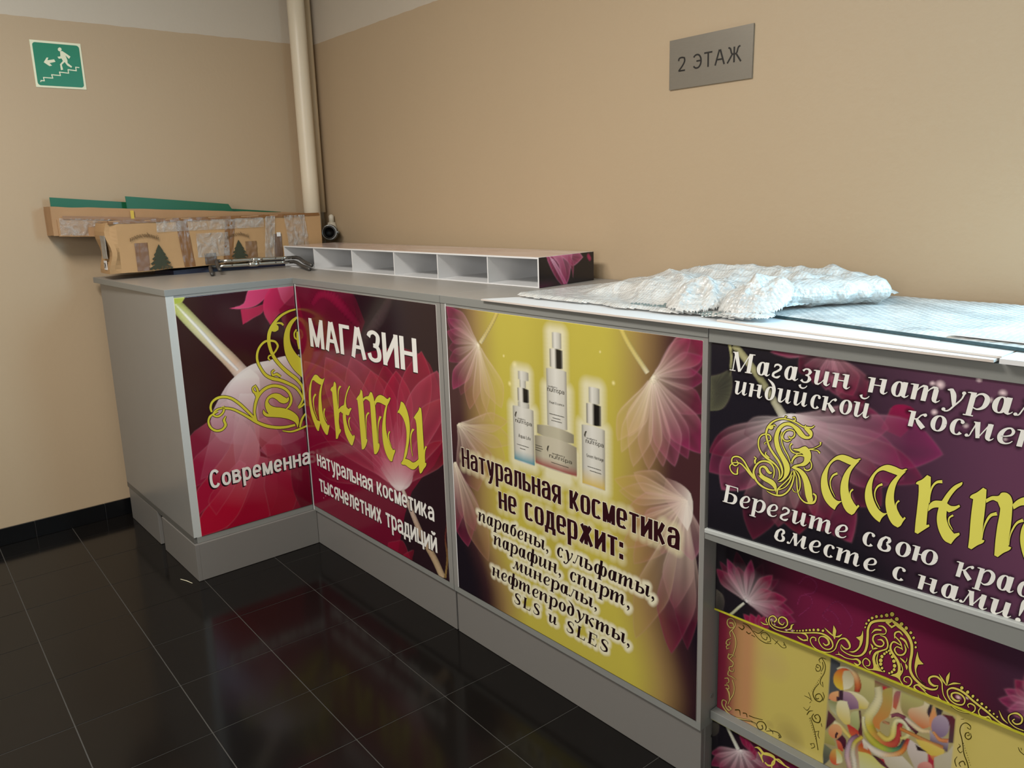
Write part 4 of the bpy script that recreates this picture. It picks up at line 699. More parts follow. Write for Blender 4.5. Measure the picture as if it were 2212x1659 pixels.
["A","p","h",[4963,1022,4962,1016,4958,1013,4954,1013,4952,1017,4953,1022,4957,1026,4961,1026]],
["A","p","h",[4955,1008,4954,1003,4950,999,4946,999,4945,1003,4946,1008,4949,1012,4953,1011]],
["A","p","h",[4944,997,4943,993,4940,990,4937,991,4936,993,4936,997,4939,1000,4942,1000]],
["A","r","h",[5079,993,5081,1003,5106,998,5106,1006,5124,1012,5121,1016,5127,1031,5125,1027,5111,1026,5110,1017,5099,1032,5092,1023,5095,1043,5088,1043,5106,1056,5104,1063,5120,1060,5123,1068,5135,1049,5139,1054,5140,1022,5144,1025,5148,995,5151,998,5167,973,5170,978,5194,960,5195,964,5222,961,5223,965,5247,970,5246,974,5262,988,5258,989,5260,1010,5257,1005,5243,1013,5243,1007,5233,999,5237,999,5238,990,5241,992]],
["A","r","h",[5157,1045,5155,1043,5141,1066,5137,1059,5126,1080,5125,1079]],
["A","r","h",[5158,1046,5156,1046,5163,1079,5152,1077,5163,1104,5162,1104]],
["A","r","h",[5160,1046,5160,1048,5182,1062,5180,1069,5204,1074,5204,1076]],
["A","r","h",[5207,1006,5207,1001,5196,1001,5194,993,5183,1006,5178,998,5179,1016,5173,1017,5189,1026,5189,1033,5210,1027,5213,1034,5221,1015,5226,1019,5218,997,5221,993,5199,987,5198,981,5177,992,5174,987,5165,1009,5161,1005,5164,1026,5159,1027,5175,1039,5174,1046,5198,1043,5200,1052,5220,1038,5223,1047,5248,1023,5252,1031,5276,1011,5280,1019,5298,1002,5302,1010,5321,991,5323,998,5348,980,5350,986,5379,978,5381,982,5410,972,5411,976,5435,974,5436,979]],
["A","r","h",[5277,1010,5280,1010,5271,991,5275,993,5280,974,5282,980,5297,977,5297,983,5306,983,5308,991,5318,978,5319,980]],
["A","r","h",[5424,993,5423,989,5395,993,5394,989,5377,1005,5374,1002,5374,1024,5370,1024,5383,1037,5382,1042,5399,1044,5400,1052,5411,1037,5416,1042,5410,1018,5414,1015,5396,1007,5395,1001,5387,1013,5383,1010,5393,1020,5390,1023]],
["A","r","h",[5372,994,5371,992,5357,1005,5353,1000,5340,1031,5339,1029]],
["A","r","h",[5065,973,5064,969,5048,976,5045,970,5042,984,5037,983,5050,992,5051,999,5068,985,5070,989,5090,972,5091,976,5114,971,5115,976,5130,974,5132,980,5146,971,5147,973]],
["A","r","h",[5128,991,5129,992,5131,976,5134,979]],
["A","p","h",[5215,1063,5214,1057,5210,1053,5206,1053,5204,1057,5205,1063,5209,1067,5213,1067]],
["A","p","h",[5236,1055,5235,1050,5231,1046,5227,1046,5225,1050,5227,1056,5230,1060,5234,1060]],
["A","p","h",[5254,1047,5253,1042,5250,1038,5246,1038,5245,1042,5246,1047,5249,1051,5253,1051]],
["A","p","h",[5270,1039,5269,1034,5266,1031,5263,1031,5262,1034,5263,1039,5266,1042,5269,1042]],
["A","p","h",[5286,1031,5285,1026,5282,1023,5279,1023,5277,1027,5278,1031,5281,1034,5284,1034]],
["A","p","h",[5301,1024,5300,1019,5297,1017,5294,1017,5293,1020,5294,1024,5296,1027,5299,1027]],
["A","p","h",[5313,1016,5312,1012,5310,1010,5308,1010,5306,1012,5307,1016,5309,1018,5312,1018]],
["A","p","h",[5327,1010,5326,1006,5324,1004,5322,1004,5320,1006,5321,1010,5323,1012,5325,1012]],
["A","p","h",[5339,1003,5338,1000,5336,998,5334,998,5333,1000,5333,1003,5335,1006,5337,1006]],
["B","r","n",[4166,887,4167,894,4184,893,4188,899,4189,880,4194,879,4173,870,4171,864,4158,883,4152,879,4161,904,4157,907,4182,915,4184,921,4198,898,4203,901,4189,873,4194,872,4168,841,4173,841,4174,819,4178,822]],
["B","r","n",[4178,857,4182,861,4197,828,4203,832,4203,795,4209,797,4195,750,4200,751,4187,724,4191,723,4171,703,4174,701]],
["B","r","n",[4178,813,4180,811,4155,794,4159,792,4150,770,4156,775,4171,774,4169,777,4175,792,4171,791]],
["B","r","n",[4169,777,4171,774,4151,759,4156,759,4155,743,4158,749,4171,756,4170,759]],
["B","r","n",[4167,728,4171,729,4162,701,4168,705,4178,693,4182,699,4192,686,4197,691,4188,669,4193,667,4171,656,4176,655,4174,635,4179,641,4197,641,4195,644,4200,658,4196,657]],
["B","r","n",[4167,633,4172,635,4165,608,4170,612,4186,607,4188,612,4211,603,4213,606]],
["B","r","n",[4164,715,4164,719,4188,726,4189,730,4205,723,4206,725]],
["B","r","n",[4148,579,4148,584,4166,588,4170,594,4171,574,4176,575,4158,559,4160,557]],
["B","r","n",[4150,541,4149,546,4167,550,4171,556,4172,538,4177,536,4155,532,4155,528]],
["B","r","n",[4190,591,4195,595,4201,559,4206,562,4197,520,4203,521,4179,478,4184,478,4170,449,4174,450]],
["B","r","n",[4158,532,4162,537,4171,510,4180,517,4177,476,4181,478]],
["B","r","n",[4170,437,4175,443,4187,428,4193,432,4180,422,4177,415,4160,434,4155,430,4165,461,4159,456,4140,460,4143,456,4134,429,4141,434,4156,405,4161,412,4197,392,4200,399,4247,403,4248,410,4294,420,4296,425,4332,417,4334,421]],
["B","r","k",[4212,435,4212,442,4234,446,4238,452,4241,422,4243,424]],
["B","r","k",[4255,441,4256,447,4273,447,4277,452,4279,432,4282,434]],
["B","r","k",[4289,445,4290,450,4317,449,4318,453,4364,462,4364,465]],
["B","r","k",[4188,389,4189,392,4247,400,4248,404,4304,420,4305,425,4328,424,4329,427]],
["B","r","k",[4358,431,4364,436,4364,418,4368,417,4349,406,4347,400,4335,420,4331,418,4347,443,4345,446,4368,450,4371,455,4381,435,4386,438,4378,415,4382,416]],
["B","r","k",[4385,412,4385,415,4425,433,4425,437,4451,434,4453,438,4459,422,4464,424,4448,412,4449,410]],
["B","r","k",[4397,433,4398,436,4417,425,4420,429,4419,416,4421,417]],
["B","r","k",[4448,429,4452,432,4453,413,4457,417]],
["B","r","k",[4216,889,4219,893,4237,882,4237,888,4251,902,4245,901,4242,911,4239,908]],
["B","r","k",[4259,881,4262,886,4274,876,4275,881,4285,888,4283,890]],
["B","r","k",[4240,919,4241,922,4267,917,4270,921,4291,900,4294,903,4325,874,4327,877,4362,867,4363,871,4393,877,4394,880]],
["B","r","k",[4296,902,4298,905,4325,900,4325,904,4352,930,4350,932]],
["B","r","k",[4288,876,4289,880,4307,875,4308,878]],
["B","r","k",[4368,903,4373,904,4366,888,4367,885,4347,890,4345,887,4340,903,4337,904,4360,920,4361,923,4382,908,4385,911,4387,889,4390,889,4371,878,4372,876]],
["B","r","k",[4392,908,4393,910,4423,894,4425,897,4450,882,4451,885,4469,893,4466,893,4460,908,4457,905,4455,914,4453,912]],
["B","r","k",[4412,883,4410,884,4427,907,4425,908]],
["B","r","k",[4453,899,4455,902,4458,896,4460,900]],
["B","r","k",[4660,920,4659,918,4639,918,4640,915,4625,900,4628,900,4632,889,4634,891]],
["B","r","k",[4639,913,4641,916,4651,898,4654,900,4656,880,4659,881,4652,848,4655,849,4638,812,4641,812,4637,789,4640,791,4653,779,4651,781,4649,804,4646,802]],
["B","r","k",[4626,866,4626,861,4616,861,4613,859,4620,874,4619,877,4632,872,4635,875,4632,852,4634,851,4620,845,4618,841,4613,856,4611,854]],
["B","r","k",[4641,898,4644,899,4646,875,4649,876,4638,850,4640,850]],
["B","r","k",[4637,840,4638,842,4643,839,4644,841]],
["B","r","k",[4631,788,4633,787,4612,752,4615,752,4605,722,4609,724,4619,697,4622,702,4641,699,4640,703,4654,725,4650,723,4639,741,4638,737,4618,721,4621,720,4623,703,4625,708,4636,714,4635,717]],
["B","r","k",[4651,753,4653,755,4658,735,4661,737,4653,712,4655,712]],
["B","r","k",[4566,693,4567,695,4591,692,4592,695,4604,685,4605,688]],
["B","r","k",[4585,720,4587,722,4599,692,4601,694]],
["B","r","k",[4593,669,4592,670,4601,680,4600,681]],
["B","r","k",[4564,633,4566,635,4583,626,4582,629,4598,657,4597,657]],
["B","r","k",[4585,605,4582,606,4596,628,4593,630,4611,639,4611,641]],
["B","r","k",[4631,610,4627,605,4622,616,4618,616,4635,631,4636,635,4644,620,4649,623,4640,598,4643,595,4623,593,4620,588,4610,607,4606,604,4617,627,4614,627]],
["B","r","k",[4599,600,4601,602,4613,568,4616,570,4627,527,4630,529,4638,480,4641,482,4643,456,4646,459]],
["B","r","k",[4651,597,4653,599,4656,582,4658,584]],
["B","r","k",[4624,538,4624,540,4643,552,4645,556,4640,529,4643,531,4647,518,4649,520]],
["B","r","k",[4615,466,4612,462,4608,466,4605,468,4622,479,4624,482,4626,465,4629,465,4611,448,4613,447]],
["B","p","k",[4640,823,4640,822,4639,821,4637,821,4637,822,4637,823,4638,824,4639,824]],
["B","p","k",[4635,812,4635,811,4634,810,4633,810,4632,811,4633,812,4634,813,4635,813]],
["B","p","k",[4631,802,4631,800,4630,799,4628,799,4628,800,4628,802,4629,803,4630,803]],
["B","p","k",[4626,791,4626,789,4625,788,4624,788,4623,789,4624,791,4625,792,4626,792]],
["B","p","k",[4622,780,4621,779,4620,778,4619,778,4619,779,4619,780,4620,781,4621,781]],
["B","p","k",[4617,769,4617,768,4616,767,4615,767,4614,768,4615,769,4616,770,4617,770]],
["B","p","k",[4613,758,4612,757,4611,756,4610,756,4610,757,4610,758,4611,759,4612,759]],
["B","p","k",[4608,747,4608,746,4607,745,4606,745,4605,746,4605,747,4606,748,4608,748]],
["B","p","k",[4603,736,4603,735,4602,734,4601,734,4600,735,4601,736,4602,737,4603,737]],
["B","p","k",[4598,594,4598,592,4597,590,4595,590,4595,592,4595,593,4596,595,4598,595]],
["B","p","k",[4602,584,4602,582,4600,581,4599,581,4598,582,4599,584,4600,585,4602,585]],
["B","p","k",[4606,575,4606,573,4604,572,4603,571,4602,573,4603,574,4604,576,4605,576]],
["B","p","k",[4610,565,4609,563,4608,562,4607,562,4606,563,4606,565,4608,566,4609,566]],
["B","p","k",[4614,556,4613,554,4612,553,4610,552,4610,554,4610,556,4612,557,4613,557]],
["B","p","k",[4617,546,4617,544,4616,543,4614,543,4614,544,4614,546,4615,547,4617,548]],
["B","p","k",[4621,537,4621,535,4619,534,4618,534,4617,535,4618,537,4619,538,4621,538]],
["B","p","k",[4625,527,4625,526,4623,524,4622,524,4621,525,4622,527,4623,529,4624,529]],
["B","p","k",[4629,518,4628,516,4627,515,4626,515,4625,516,4625,518,4627,519,4628,519]],
["B","p","k",[4633,509,4632,507,4631,505,4629,505,4629,506,4629,508,4631,510,4632,510]],
["B","p","k",[4636,499,4636,497,4635,496,4633,496,4633,497,4633,499,4634,500,4636,500]],
["B","r","k",[5232,886,5233,890,5243,885,5242,887,5244,902,5242,898,5229,908,5228,904,5212,891,5214,890,5207,860,5210,862,5216,830,5219,833,5223,800,5226,802,5229,769,5232,772,5243,739,5246,741,5251,712,5254,715]],
["B","r","k",[5207,911,5207,912,5219,917,5219,919]],
["B","r","k",[5235,853,5235,857,5243,859,5241,859,5240,873,5239,869,5228,862,5231,861,5228,843,5231,846,5239,838,5239,842,5251,856,5248,856,5246,871,5244,870]],
["B","r","k",[5208,802,5209,804,5213,799,5216,799,5205,780,5208,781,5216,767,5217,771,5225,780,5224,781]],
["B","r","k",[5224,712,5222,709,5218,720,5215,720,5230,736,5231,741,5237,724,5240,728]],
["B","r","k",[5207,747,5208,746,5199,724,5202,726,5207,700,5209,703]],
["B","r","k",[5405,898,5406,900,5411,885,5413,888,5426,877,5427,880]],
["B","r","k",[5413,900,5415,902,5417,892,5418,894]],
["B","p","k",[5226,816,5226,814,5225,813,5224,813,5223,814,5224,816,5224,817,5225,817]],
["B","p","k",[5229,807,5229,806,5228,805,5227,805,5227,805,5227,807,5228,808,5229,808]],
["B","p","k",[5233,798,5233,797,5232,796,5231,796,5230,797,5231,798,5231,799,5232,799]],
["B","p","k",[5236,789,5236,788,5235,787,5234,787,5234,788,5234,789,5235,790,5236,790]],
["B","p","k",[5240,781,5240,779,5239,778,5238,778,5237,779,5238,781,5238,782,5239,782]],
["B","p","k",[5243,772,5243,771,5242,770,5241,770,5241,771,5241,772,5242,773,5243,773]],
["B","p","k",[5247,763,5246,762,5246,761,5245,761,5244,762,5245,763,5245,764,5246,764]],
["B","p","k",[5250,755,5250,753,5249,752,5248,752,5248,753,5248,755,5249,756,5250,756]],
["B","p","k",[5254,746,5253,745,5253,744,5252,744,5251,745,5251,746,5252,747,5253,747]],
["B","p","k",[5257,737,5257,736,5256,735,5255,735,5255,736,5255,737,5256,738,5257,738]],
["W","g",["6d1028","7d0f28",478,1371,377,387,95,95,0],[49,1170,215,1294,411,1351,641,1339,1111,1072,1078,268,37,372]],
["W","g",["dd4e7c","a82a50",473,2162,1042,2106,90,90,25],[473,2162,595,2188,636,2278,673,2314,863,2311,778,2216,690,2162,591,2149]],
["W","g",["b82850","8a1d3a",566,2144,1042,2106,90,90,25],[566,2144,672,2148,774,2168,742,2100,664,2066,570,2022]],
["W","g",["c8305c","8c1c40",759,2186,1042,2106,90,90,25],[759,2186,855,2312,1069,2300,1051,2105,883,2072,806,1984,757,2090]],
["W","g",["e07898","b03a5c",888,2309,1042,2106,60,70,25],[888,2309,1060,2298,1044,2122,942,2150]],
["W","g",["8a1434","5e1028",886,2107,1042,2106,80,50,25],[886,2107,1054,2236,1012,1778,936,1905]],
["W","c",["a3ad4c","bcbf78","cdc79a","d4c2a0","d6b8a0","dccfca"],[14,2256,75,2300,65,2160,143,2218,166,2016,248,2080,299,1842,382,1908,405,1699,498,1765,497,1553,603,1620]],
["W","c",["c5cc8a","e8e6d4","e6e4dc","ebe7e2","e8e0dc"],[42,2265,54,2274,121,2150,138,2162,223,2007,243,2021,355,1816,377,1832,483,1654,501,1667]],
["W","g",["9cab40","a8b04c",42,2278,128,2269,95,95,20],[42,2307,117,2307,141,2282,111,2248,45,2241]],
["W","g",["b8788a","7a1a34",464,1390,68,1070,85,90,32],[59,1200,215,1286,380,1358,462,1374,294,1148,124,1024,48,1002]],
["W","g",["c890a0","8c1838",478,1371,58,846,85,90,32],[53,993,195,1105,405,1287,462,1210,270,923,132,810,45,784]],
["W","g",["d8b0b8","9c1434",536,1458,63,614,85,90,32],[47,718,167,850,345,1021,468,1274,539,1160,428,884,244,680,56,550]],
["W","g",["d8a8b4","a8102e",562,1388,116,381,85,90,32],[51,501,228,684,414,904,542,1193,608,1010,545,718,348,430,244,376,45,366]],
["W","g",["c07088","960c2a",625,1175,506,330,85,90,32],[242,359,367,458,489,665,598,910,730,844,717,533,610,334]],
["W","g",["a83c58","8c0a26",709,987,751,328,85,90,32],[635,764,767,870,902,785,889,450,823,325,646,341]],
["W","g",["8c2440","5c0a1e",881,947,989,331,85,90,32],[871,845,999,850,1099,718,1067,363,933,329,863,564]],
["W","g",["b05a74","7c1434",625,1175,1084,758,85,90,32],[603,960,749,1046,929,1076,1102,968,1087,793,936,759,762,819]],
["W","g",["dcd5d2","b06a80",553,1618,699,886,97,25,5],[329,1473,402,1564,489,1629,609,1687,761,1699,883,1713,1041,1706,1023,1505,1016,1231,1012,988,846,955,709,987,615,1076,510,1033,413,1055,291,1116,231,1291]],
["W","g",["e2dcd8","d0b0b8",533,1589,496,1219,85,30,0],[378,1488,470,1600,590,1661,664,1567,608,1346,513,1232,424,1316]],
["W","g",["dcd4d4","a85068",536,1458,438,661,60,45,33],[488,1467,618,1443,625,1175,558,852,438,661,396,892,414,1220]],
["W","g",["d4c0c4","a04058",421,1447,133,826,60,45,33],[321,1402,421,1447,452,1278,346,1037,167,850,103,834,195,1105]],
["W","g",["c89aa8","a05070",651,1437,897,1117,60,45,33],[651,1437,822,1439,948,1279,897,1117,722,1121,668,1267]],
["W","g",["c08898","8c3050",764,1550,979,1030,60,45,33],[764,1550,894,1460,980,1238,997,1026,865,1158,761,1349]],
["W","g",["c89098","b04858",597,1231,752,891,60,45,33],[578,1218,681,1231,801,1035,788,900,665,894,595,1047]],
["W","g",["a83048","7c1028",658,998,770,712,60,45,33],[658,998,794,967,868,810,751,700,675,823]],
["W","g",["c8788c","a01c38",483,938,166,551,60,45,33],[144,641,254,778,431,917,477,872,340,671,194,509]],
["F2","g",["7d1030","6c0e2a",196,1758,1781,1268,95,90,0],[14,2298,943,2310,995,2065,873,1812,1843,1937,2022,1698,2013,1320,1602,906,1327,267,692,306,-58,312]],
["F2","g",["4c0e22","5c1026",546,2269,469,1792,90,60,0],[17,2314,943,2310,1110,2091,873,1812,202,1792]],
["F2","c",["701030","7c1234","7a1032","701030","5c0e28"],[337,2145,262,2169,466,2219,427,2274,590,2208,682,2280,775,2124,892,2185,976,2029,1067,2077]],
["F2","g",["c8687c","9a3248",1448,895,73,1659,35,75,35],[1471,909,1273,1075,1064,1320,823,1532,562,1626,302,1655,144,1660,73,1659,65,1623,60,1540,95,1394,268,1239,679,1099,1131,986,1426,880]],
["F2","g",["c8687c","a03850",1448,895,461,1743,35,75,35],[1472,908,1340,1092,1220,1352,1067,1576,867,1683,653,1726,521,1740,461,1743,444,1710,416,1630,403,1487,507,1324,822,1157,1189,1011,1424,881]],
["F2","g",["c8687c","982c46",1448,895,871,1797,35,75,35],[1474,907,1414,1103,1391,1370,1328,1597,1192,1713,1026,1768,920,1790,871,1797,846,1766,797,1693,740,1559,773,1395,986,1208,1257,1034,1423,882]],
["F2","g",["c8687c","a01c3c",1448,895,1146,1730,35,75,35],[1473,905,1463,1089,1499,1333,1493,1539,1400,1646,1271,1700,1186,1722,1146,1730,1119,1703,1061,1641,984,1523,976,1376,1117,1201,1312,1031,1423,884]],
["F2","g",["c8687c","8c1434",1448,895,1342,1801,35,75,35],[1470,902,1490,1098,1556,1350,1582,1566,1526,1687,1433,1757,1371,1789,1342,1801,1317,1778,1264,1720,1186,1610,1157,1460,1237,1261,1362,1059,1427,887]],
["F2","g",["c8687c","a8183c",1448,895,1493,1780,35,75,35],[1470,901,1520,1093,1622,1336,1680,1544,1647,1663,1571,1734,1518,1767,1493,1780,1466,1758,1407,1706,1318,1603,1266,1461,1309,1264,1394,1060,1427,888]],
["F2","g",["c8687c","9c1438",1448,895,1823,1961,35,75,35],[1470,898,1593,1133,1777,1415,1905,1655,1918,1802,1875,1896,1840,1942,1823,1961,1791,1941,1720,1889,1603,1784,1504,1624,1466,1381,1464,1114,1426,891]],
["F2","g",["c8687c","a83a54",1448,895,1992,1851,35,75,35],[1473,897,1638,1107,1875,1355,2043,1566,2074,1699,2040,1788,2008,1833,1992,1851,1955,1835,1872,1794,1732,1708,1604,1569,1532,1347,1494,1099,1423,893]],
["F2","g",["c8687c","98303f",1448,895,2042,1675,35,75,35],[1470,894,1641,1062,1881,1257,2055,1426,2098,1538,2078,1617,2055,1658,2042,1675,2008,1664,1929,1634,1796,1570,1666,1461,1576,1277,1513,1067,1426,895]],
["F2","g",["c8687c","8a1228",1448,895,2084,1390,35,75,35],[1460,890,1619,990,1827,1099,1992,1200,2061,1279,2081,1341,2085,1375,2084,1390,2061,1386,2006,1375,1907,1347,1795,1285,1673,1162,1554,1015,1437,899]],
["F2","g",["c8687c","881030",1448,895,213,1260,35,75,35],[1464,907,1276,999,1064,1145,832,1264,605,1297,393,1285,268,1269,213,1260,215,1234,228,1175,284,1079,450,993,798,945,1177,920,1433,882]],
["F2","g",["c8687c","780e2a",1448,895,4,870,35,75,35],[1460,912,1235,943,964,1020,674,1066,416,1029,191,952,61,897,4,870,15,845,52,791,151,715,362,683,750,744,1158,837,1436,877]],
["F2","g",["ddd0cf","b8506a",1447,879,1452,1400,80,15,20],[1456,882,1476,993,1518,1134,1541,1258,1506,1326,1479,1370,1460,1392,1452,1400,1443,1388,1424,1358,1395,1299,1357,1212,1379,1097,1420,977,1437,876]],
["F2","g",["ddd0cf","b8506a",1447,879,1602,1401,80,15,20],[1456,881,1506,992,1585,1130,1641,1251,1629,1322,1618,1369,1607,1392,1602,1401,1591,1390,1565,1362,1524,1307,1464,1225,1450,1107,1451,982,1437,877]],
["F2","g",["ddd0cf","b8506a",1447,879,1275,1230,80,15,20],[1458,884,1448,964,1458,1072,1448,1164,1376,1198,1323,1219,1290,1228,1275,1230,1267,1219,1251,1192,1232,1142,1209,1069,1280,999,1377,934,1435,874]],
["F2","g",["ddd0cf","b8506a",1447,879,1740,1330,80,15,20],[1458,879,1540,974,1660,1089,1751,1191,1752,1256,1750,1299,1744,1321,1740,1330,1725,1321,1690,1300,1631,1257,1546,1190,1503,1087,1476,972,1436,879]],
["F2","g",["ddd0cf","b8506a",1447,879,1090,1067,80,15,20],[1457,886,1408,936,1366,1012,1311,1072,1216,1074,1148,1073,1108,1069,1090,1067,1087,1056,1084,1033,1088,993,1100,936,1211,910,1347,895,1437,872]],
["F2","g",["ddd0cf","b8506a",1447,879,1533,1213,80,15,20],[1462,882,1511,956,1601,1053,1657,1135,1610,1173,1573,1198,1546,1208,1533,1213,1517,1203,1481,1182,1425,1140,1348,1079,1367,1008,1417,937,1431,876]],
["F2","g",["ddd0cf","b8506a",1447,879,1651,1152,80,15,20],[1454,879,1509,935,1591,1003,1654,1065,1657,1106,1657,1133,1653,1147,1651,1152,1640,1147,1617,1135,1577,1109,1519,1069,1489,1006,1468,936,1440,879]],
["F2","g",["d6c6c6","a86070",1463,914,1422,1128,80,10,10],[1191,982,1372,1146,1524,1122,1645,1093,1609,981,1500,893,1393,865]],
["F2","c",["c0b0a4","b8a090","a88c70","b09878","b8a080"],[1466,880,1506,899,1559,738,1613,766,1685,563,1750,602,1817,441,1884,484,1902,338,1968,380]],
["F2","c",["8c7040","7a5c38","602c28","4a2024"],[1975,373,1952,366,2010,546,1990,539,1996,671,1979,666,2028,809,2014,806]],
["F2","g",["801028","8c1030",830,-42,814,293,40,75,20],[840,-38,856,37,894,138,914,223,874,258,844,281,823,290,814,293,805,283,786,259,758,215,722,149,750,81,798,14,821,-46]],
["F2","g",["801028","8c1030",830,-42,966,309,40,75,20],[844,-38,900,41,994,144,1058,232,1024,270,997,294,976,305,966,309,950,299,916,275,861,231,784,164,787,91,816,19,816,-46]],
["F2","g",["801028","8c1030",1545,342,1233,395,40,75,20],[1555,352,1515,383,1485,441,1440,478,1351,447,1288,422,1250,404,1233,395,1229,384,1223,360,1223,324,1228,274,1329,289,1454,322,1535,332]],
["F2","g",["801028","8c1030",1545,342,1445,370,40,75,20],[1556,352,1558,377,1582,428,1587,458,1528,424,1485,398,1458,379,1445,370,1436,360,1418,339,1395,306,1364,261,1417,280,1492,318,1535,332]],
["F2","g",["801028","8c1030",830,-42,636,357,40,75,20],[841,-36,825,54,826,177,810,281,736,320,683,344,650,354,636,357,629,344,615,313,600,257,584,174,658,95,758,20,819,-48]],
["F2","c",["38242a","3c2a30","30181f"],[1432,2301,1518,2281,1238,2141,1366,2107,1053,1986,1137,1960]],
["F3","c",["c8b45c","c4b268","c0ae70","d0c498"],[2615,2308,2651,2301,2572,2243,2604,2235,2508,2167,2539,2158,2442,2096,2473,2087]],
["F3","c",["ccb860","cab868","c8b874","c8ba84","d6ccac"],[3563,2293,3594,2308,3605,2232,3633,2247,3656,2173,3681,2189,3706,2121,3730,2137,3739,2087,3762,2103]],
["F3","g",["e8e0c8","8c2452",2438,2081,2130,2291,42,75,40],[2444,2085,2397,2134,2352,2203,2298,2261,2228,2279,2175,2288,2144,2291,2130,2291,2129,2283,2130,2263,2139,2228,2162,2182,2252,2144,2358,2110,2431,2077]],
["F3","g",["e8e0c8","802050",2438,2081,2131,2212,42,60,40],[2443,2085,2393,2119,2341,2170,2283,2210,2219,2216,2170,2216,2143,2214,2131,2212,2131,2205,2135,2189,2150,2162,2179,2127,2264,2107,2363,2094,2433,2077]],
["F3","g",["e8e0c8","8c2854",2438,2081,2124,2128,42,60,40],[2441,2086,2388,2106,2327,2140,2264,2164,2203,2154,2159,2142,2134,2133,2124,2128,2127,2122,2135,2108,2155,2086,2191,2060,2273,2063,2367,2075,2434,2076]],
["F3","g",["e8e0c8","6c1c40",2438,2081,2129,2019,42,60,40],[2437,2086,2376,2084,2297,2092,2224,2091,2179,2064,2150,2041,2135,2026,2129,2019,2137,2015,2154,2007,2189,1997,2239,1989,2308,2016,2381,2054,2438,2076]],
["F3","g",["e8e0c8","7c2048",2438,2081,2130,1935,42,60,40],[2434,2085,2368,2064,2276,2045,2196,2020,2161,1985,2140,1958,2132,1942,2130,1935,2140,1934,2164,1933,2208,1937,2268,1946,2329,1990,2389,2042,2441,2077]],
["F3","g",["e8e0c8","9a2c5c",2438,2081,2157,1755,42,70,40],[2430,2083,2361,2024,2257,1952,2170,1880,2155,1824,2152,1784,2155,1764,2157,1755,2172,1760,2204,1774,2259,1803,2329,1847,2373,1926,2407,2013,2445,2079]],
["F3","g",["e8e0c8","7c3448",2438,2081,2238,1730,42,35,40],[2430,2082,2376,2015,2291,1932,2224,1851,2221,1795,2226,1757,2234,1738,2238,1730,2250,1737,2278,1754,2324,1789,2382,1840,2407,1922,2422,2011,2445,2080]],
["F3","g",["e8e0c8","a8705c",2438,2081,2326,1652,42,40,40],[2430,2081,2392,1996,2327,1888,2279,1786,2291,1722,2307,1680,2320,1660,2326,1652,2337,1662,2361,1686,2399,1732,2444,1799,2449,1896,2440,1999,2446,2081]],
["F3","g",["e8e0c8","b08a68",2438,2081,2453,1605,42,40,40],[2430,2080,2416,1983,2383,1857,2366,1742,2397,1675,2425,1632,2444,1612,2453,1605,2461,1616,2478,1644,2503,1698,2528,1776,2505,1880,2465,1991,2446,2082]],
["F3","g",["e8e0c8","b89868",2438,2081,2553,1608,42,40,40],[2431,2080,2441,1982,2441,1855,2451,1740,2492,1675,2524,1634,2544,1615,2553,1608,2558,1619,2566,1647,2575,1701,2580,1778,2538,1881,2480,1991,2444,2083]],
["F3","g",["e8e0c8","c0a070",2438,2081,2638,1717,42,40,40],[2429,2078,2451,1998,2462,1890,2486,1797,2548,1755,2596,1731,2626,1721,2638,1717,2643,1728,2652,1754,2661,1801,2661,1867,2594,1941,2505,2017,2447,2084]],
["F3","g",["e8e0c8","84204c",3782,2080,3998,2295,42,60,40],[3786,2078,3840,2117,3913,2160,3972,2202,3989,2243,3997,2272,3998,2288,3998,2295,3990,2294,3971,2289,3937,2278,3891,2256,3851,2200,3815,2133,3778,2083]],
["F3","g",["e8e0c8","9c1c50",3782,2080,4083,2310,42,75,40],[3789,2074,3864,2112,3968,2145,4049,2184,4072,2237,4081,2277,4083,2300,4083,2310,4071,2312,4044,2314,3997,2310,3932,2298,3877,2231,3827,2146,3776,2086]],
["F3","g",["e8e0c8","8a2450",3782,2080,4081,2209,42,60,40],[3785,2075,3853,2091,3940,2100,4014,2117,4049,2154,4069,2184,4078,2201,4081,2209,4073,2212,4054,2218,4018,2223,3966,2223,3903,2181,3838,2124,3780,2086]],
["F3","g",["e8e0c8","842450",3782,2080,4080,2113,42,60,40],[3782,2075,3844,2071,3919,2055,3986,2049,4031,2073,4060,2094,4074,2107,4080,2113,4075,2118,4061,2128,4033,2142,3991,2156,3923,2136,3846,2104,3783,2086]],
["F3","g",["e8e0c8","7c2048",3782,2080,4077,1954,42,65,40],[3777,2074,3829,2035,3883,1973,3939,1929,3999,1933,4042,1942,4066,1949,4077,1954,4076,1963,4071,1982,4058,2015,4031,2055,3953,2069,3858,2073,3787,2087]],
["F3","g",["e8e0c8","94285a",3782,2080,4067,1758,42,65,40],[3773,2074,3815,1996,3849,1886,3894,1796,3966,1771,4021,1760,4053,1758,4067,1758,4069,1771,4073,1800,4072,1851,4059,1919,3975,1977,3867,2032,3791,2086]],
["F3","g",["e8e0c8","8c3058",3782,2080,3994,1716,42,45,40],[3775,2077,3804,1995,3827,1886,3859,1792,3915,1751,3958,1728,3983,1719,3994,1716,3997,1728,4001,1754,4002,1802,3994,1869,3930,1942,3846,2017,3789,2084]],
["F3","g",["e8e0c8","a0506c",3782,2080,3919,1660,42,45,40],[3774,2077,3785,1986,3781,1866,3792,1759,3843,1707,3883,1677,3908,1664,3919,1660,3925,1672,3936,1701,3948,1754,3956,1828,3905,1915,3835,2005,3791,2083]],
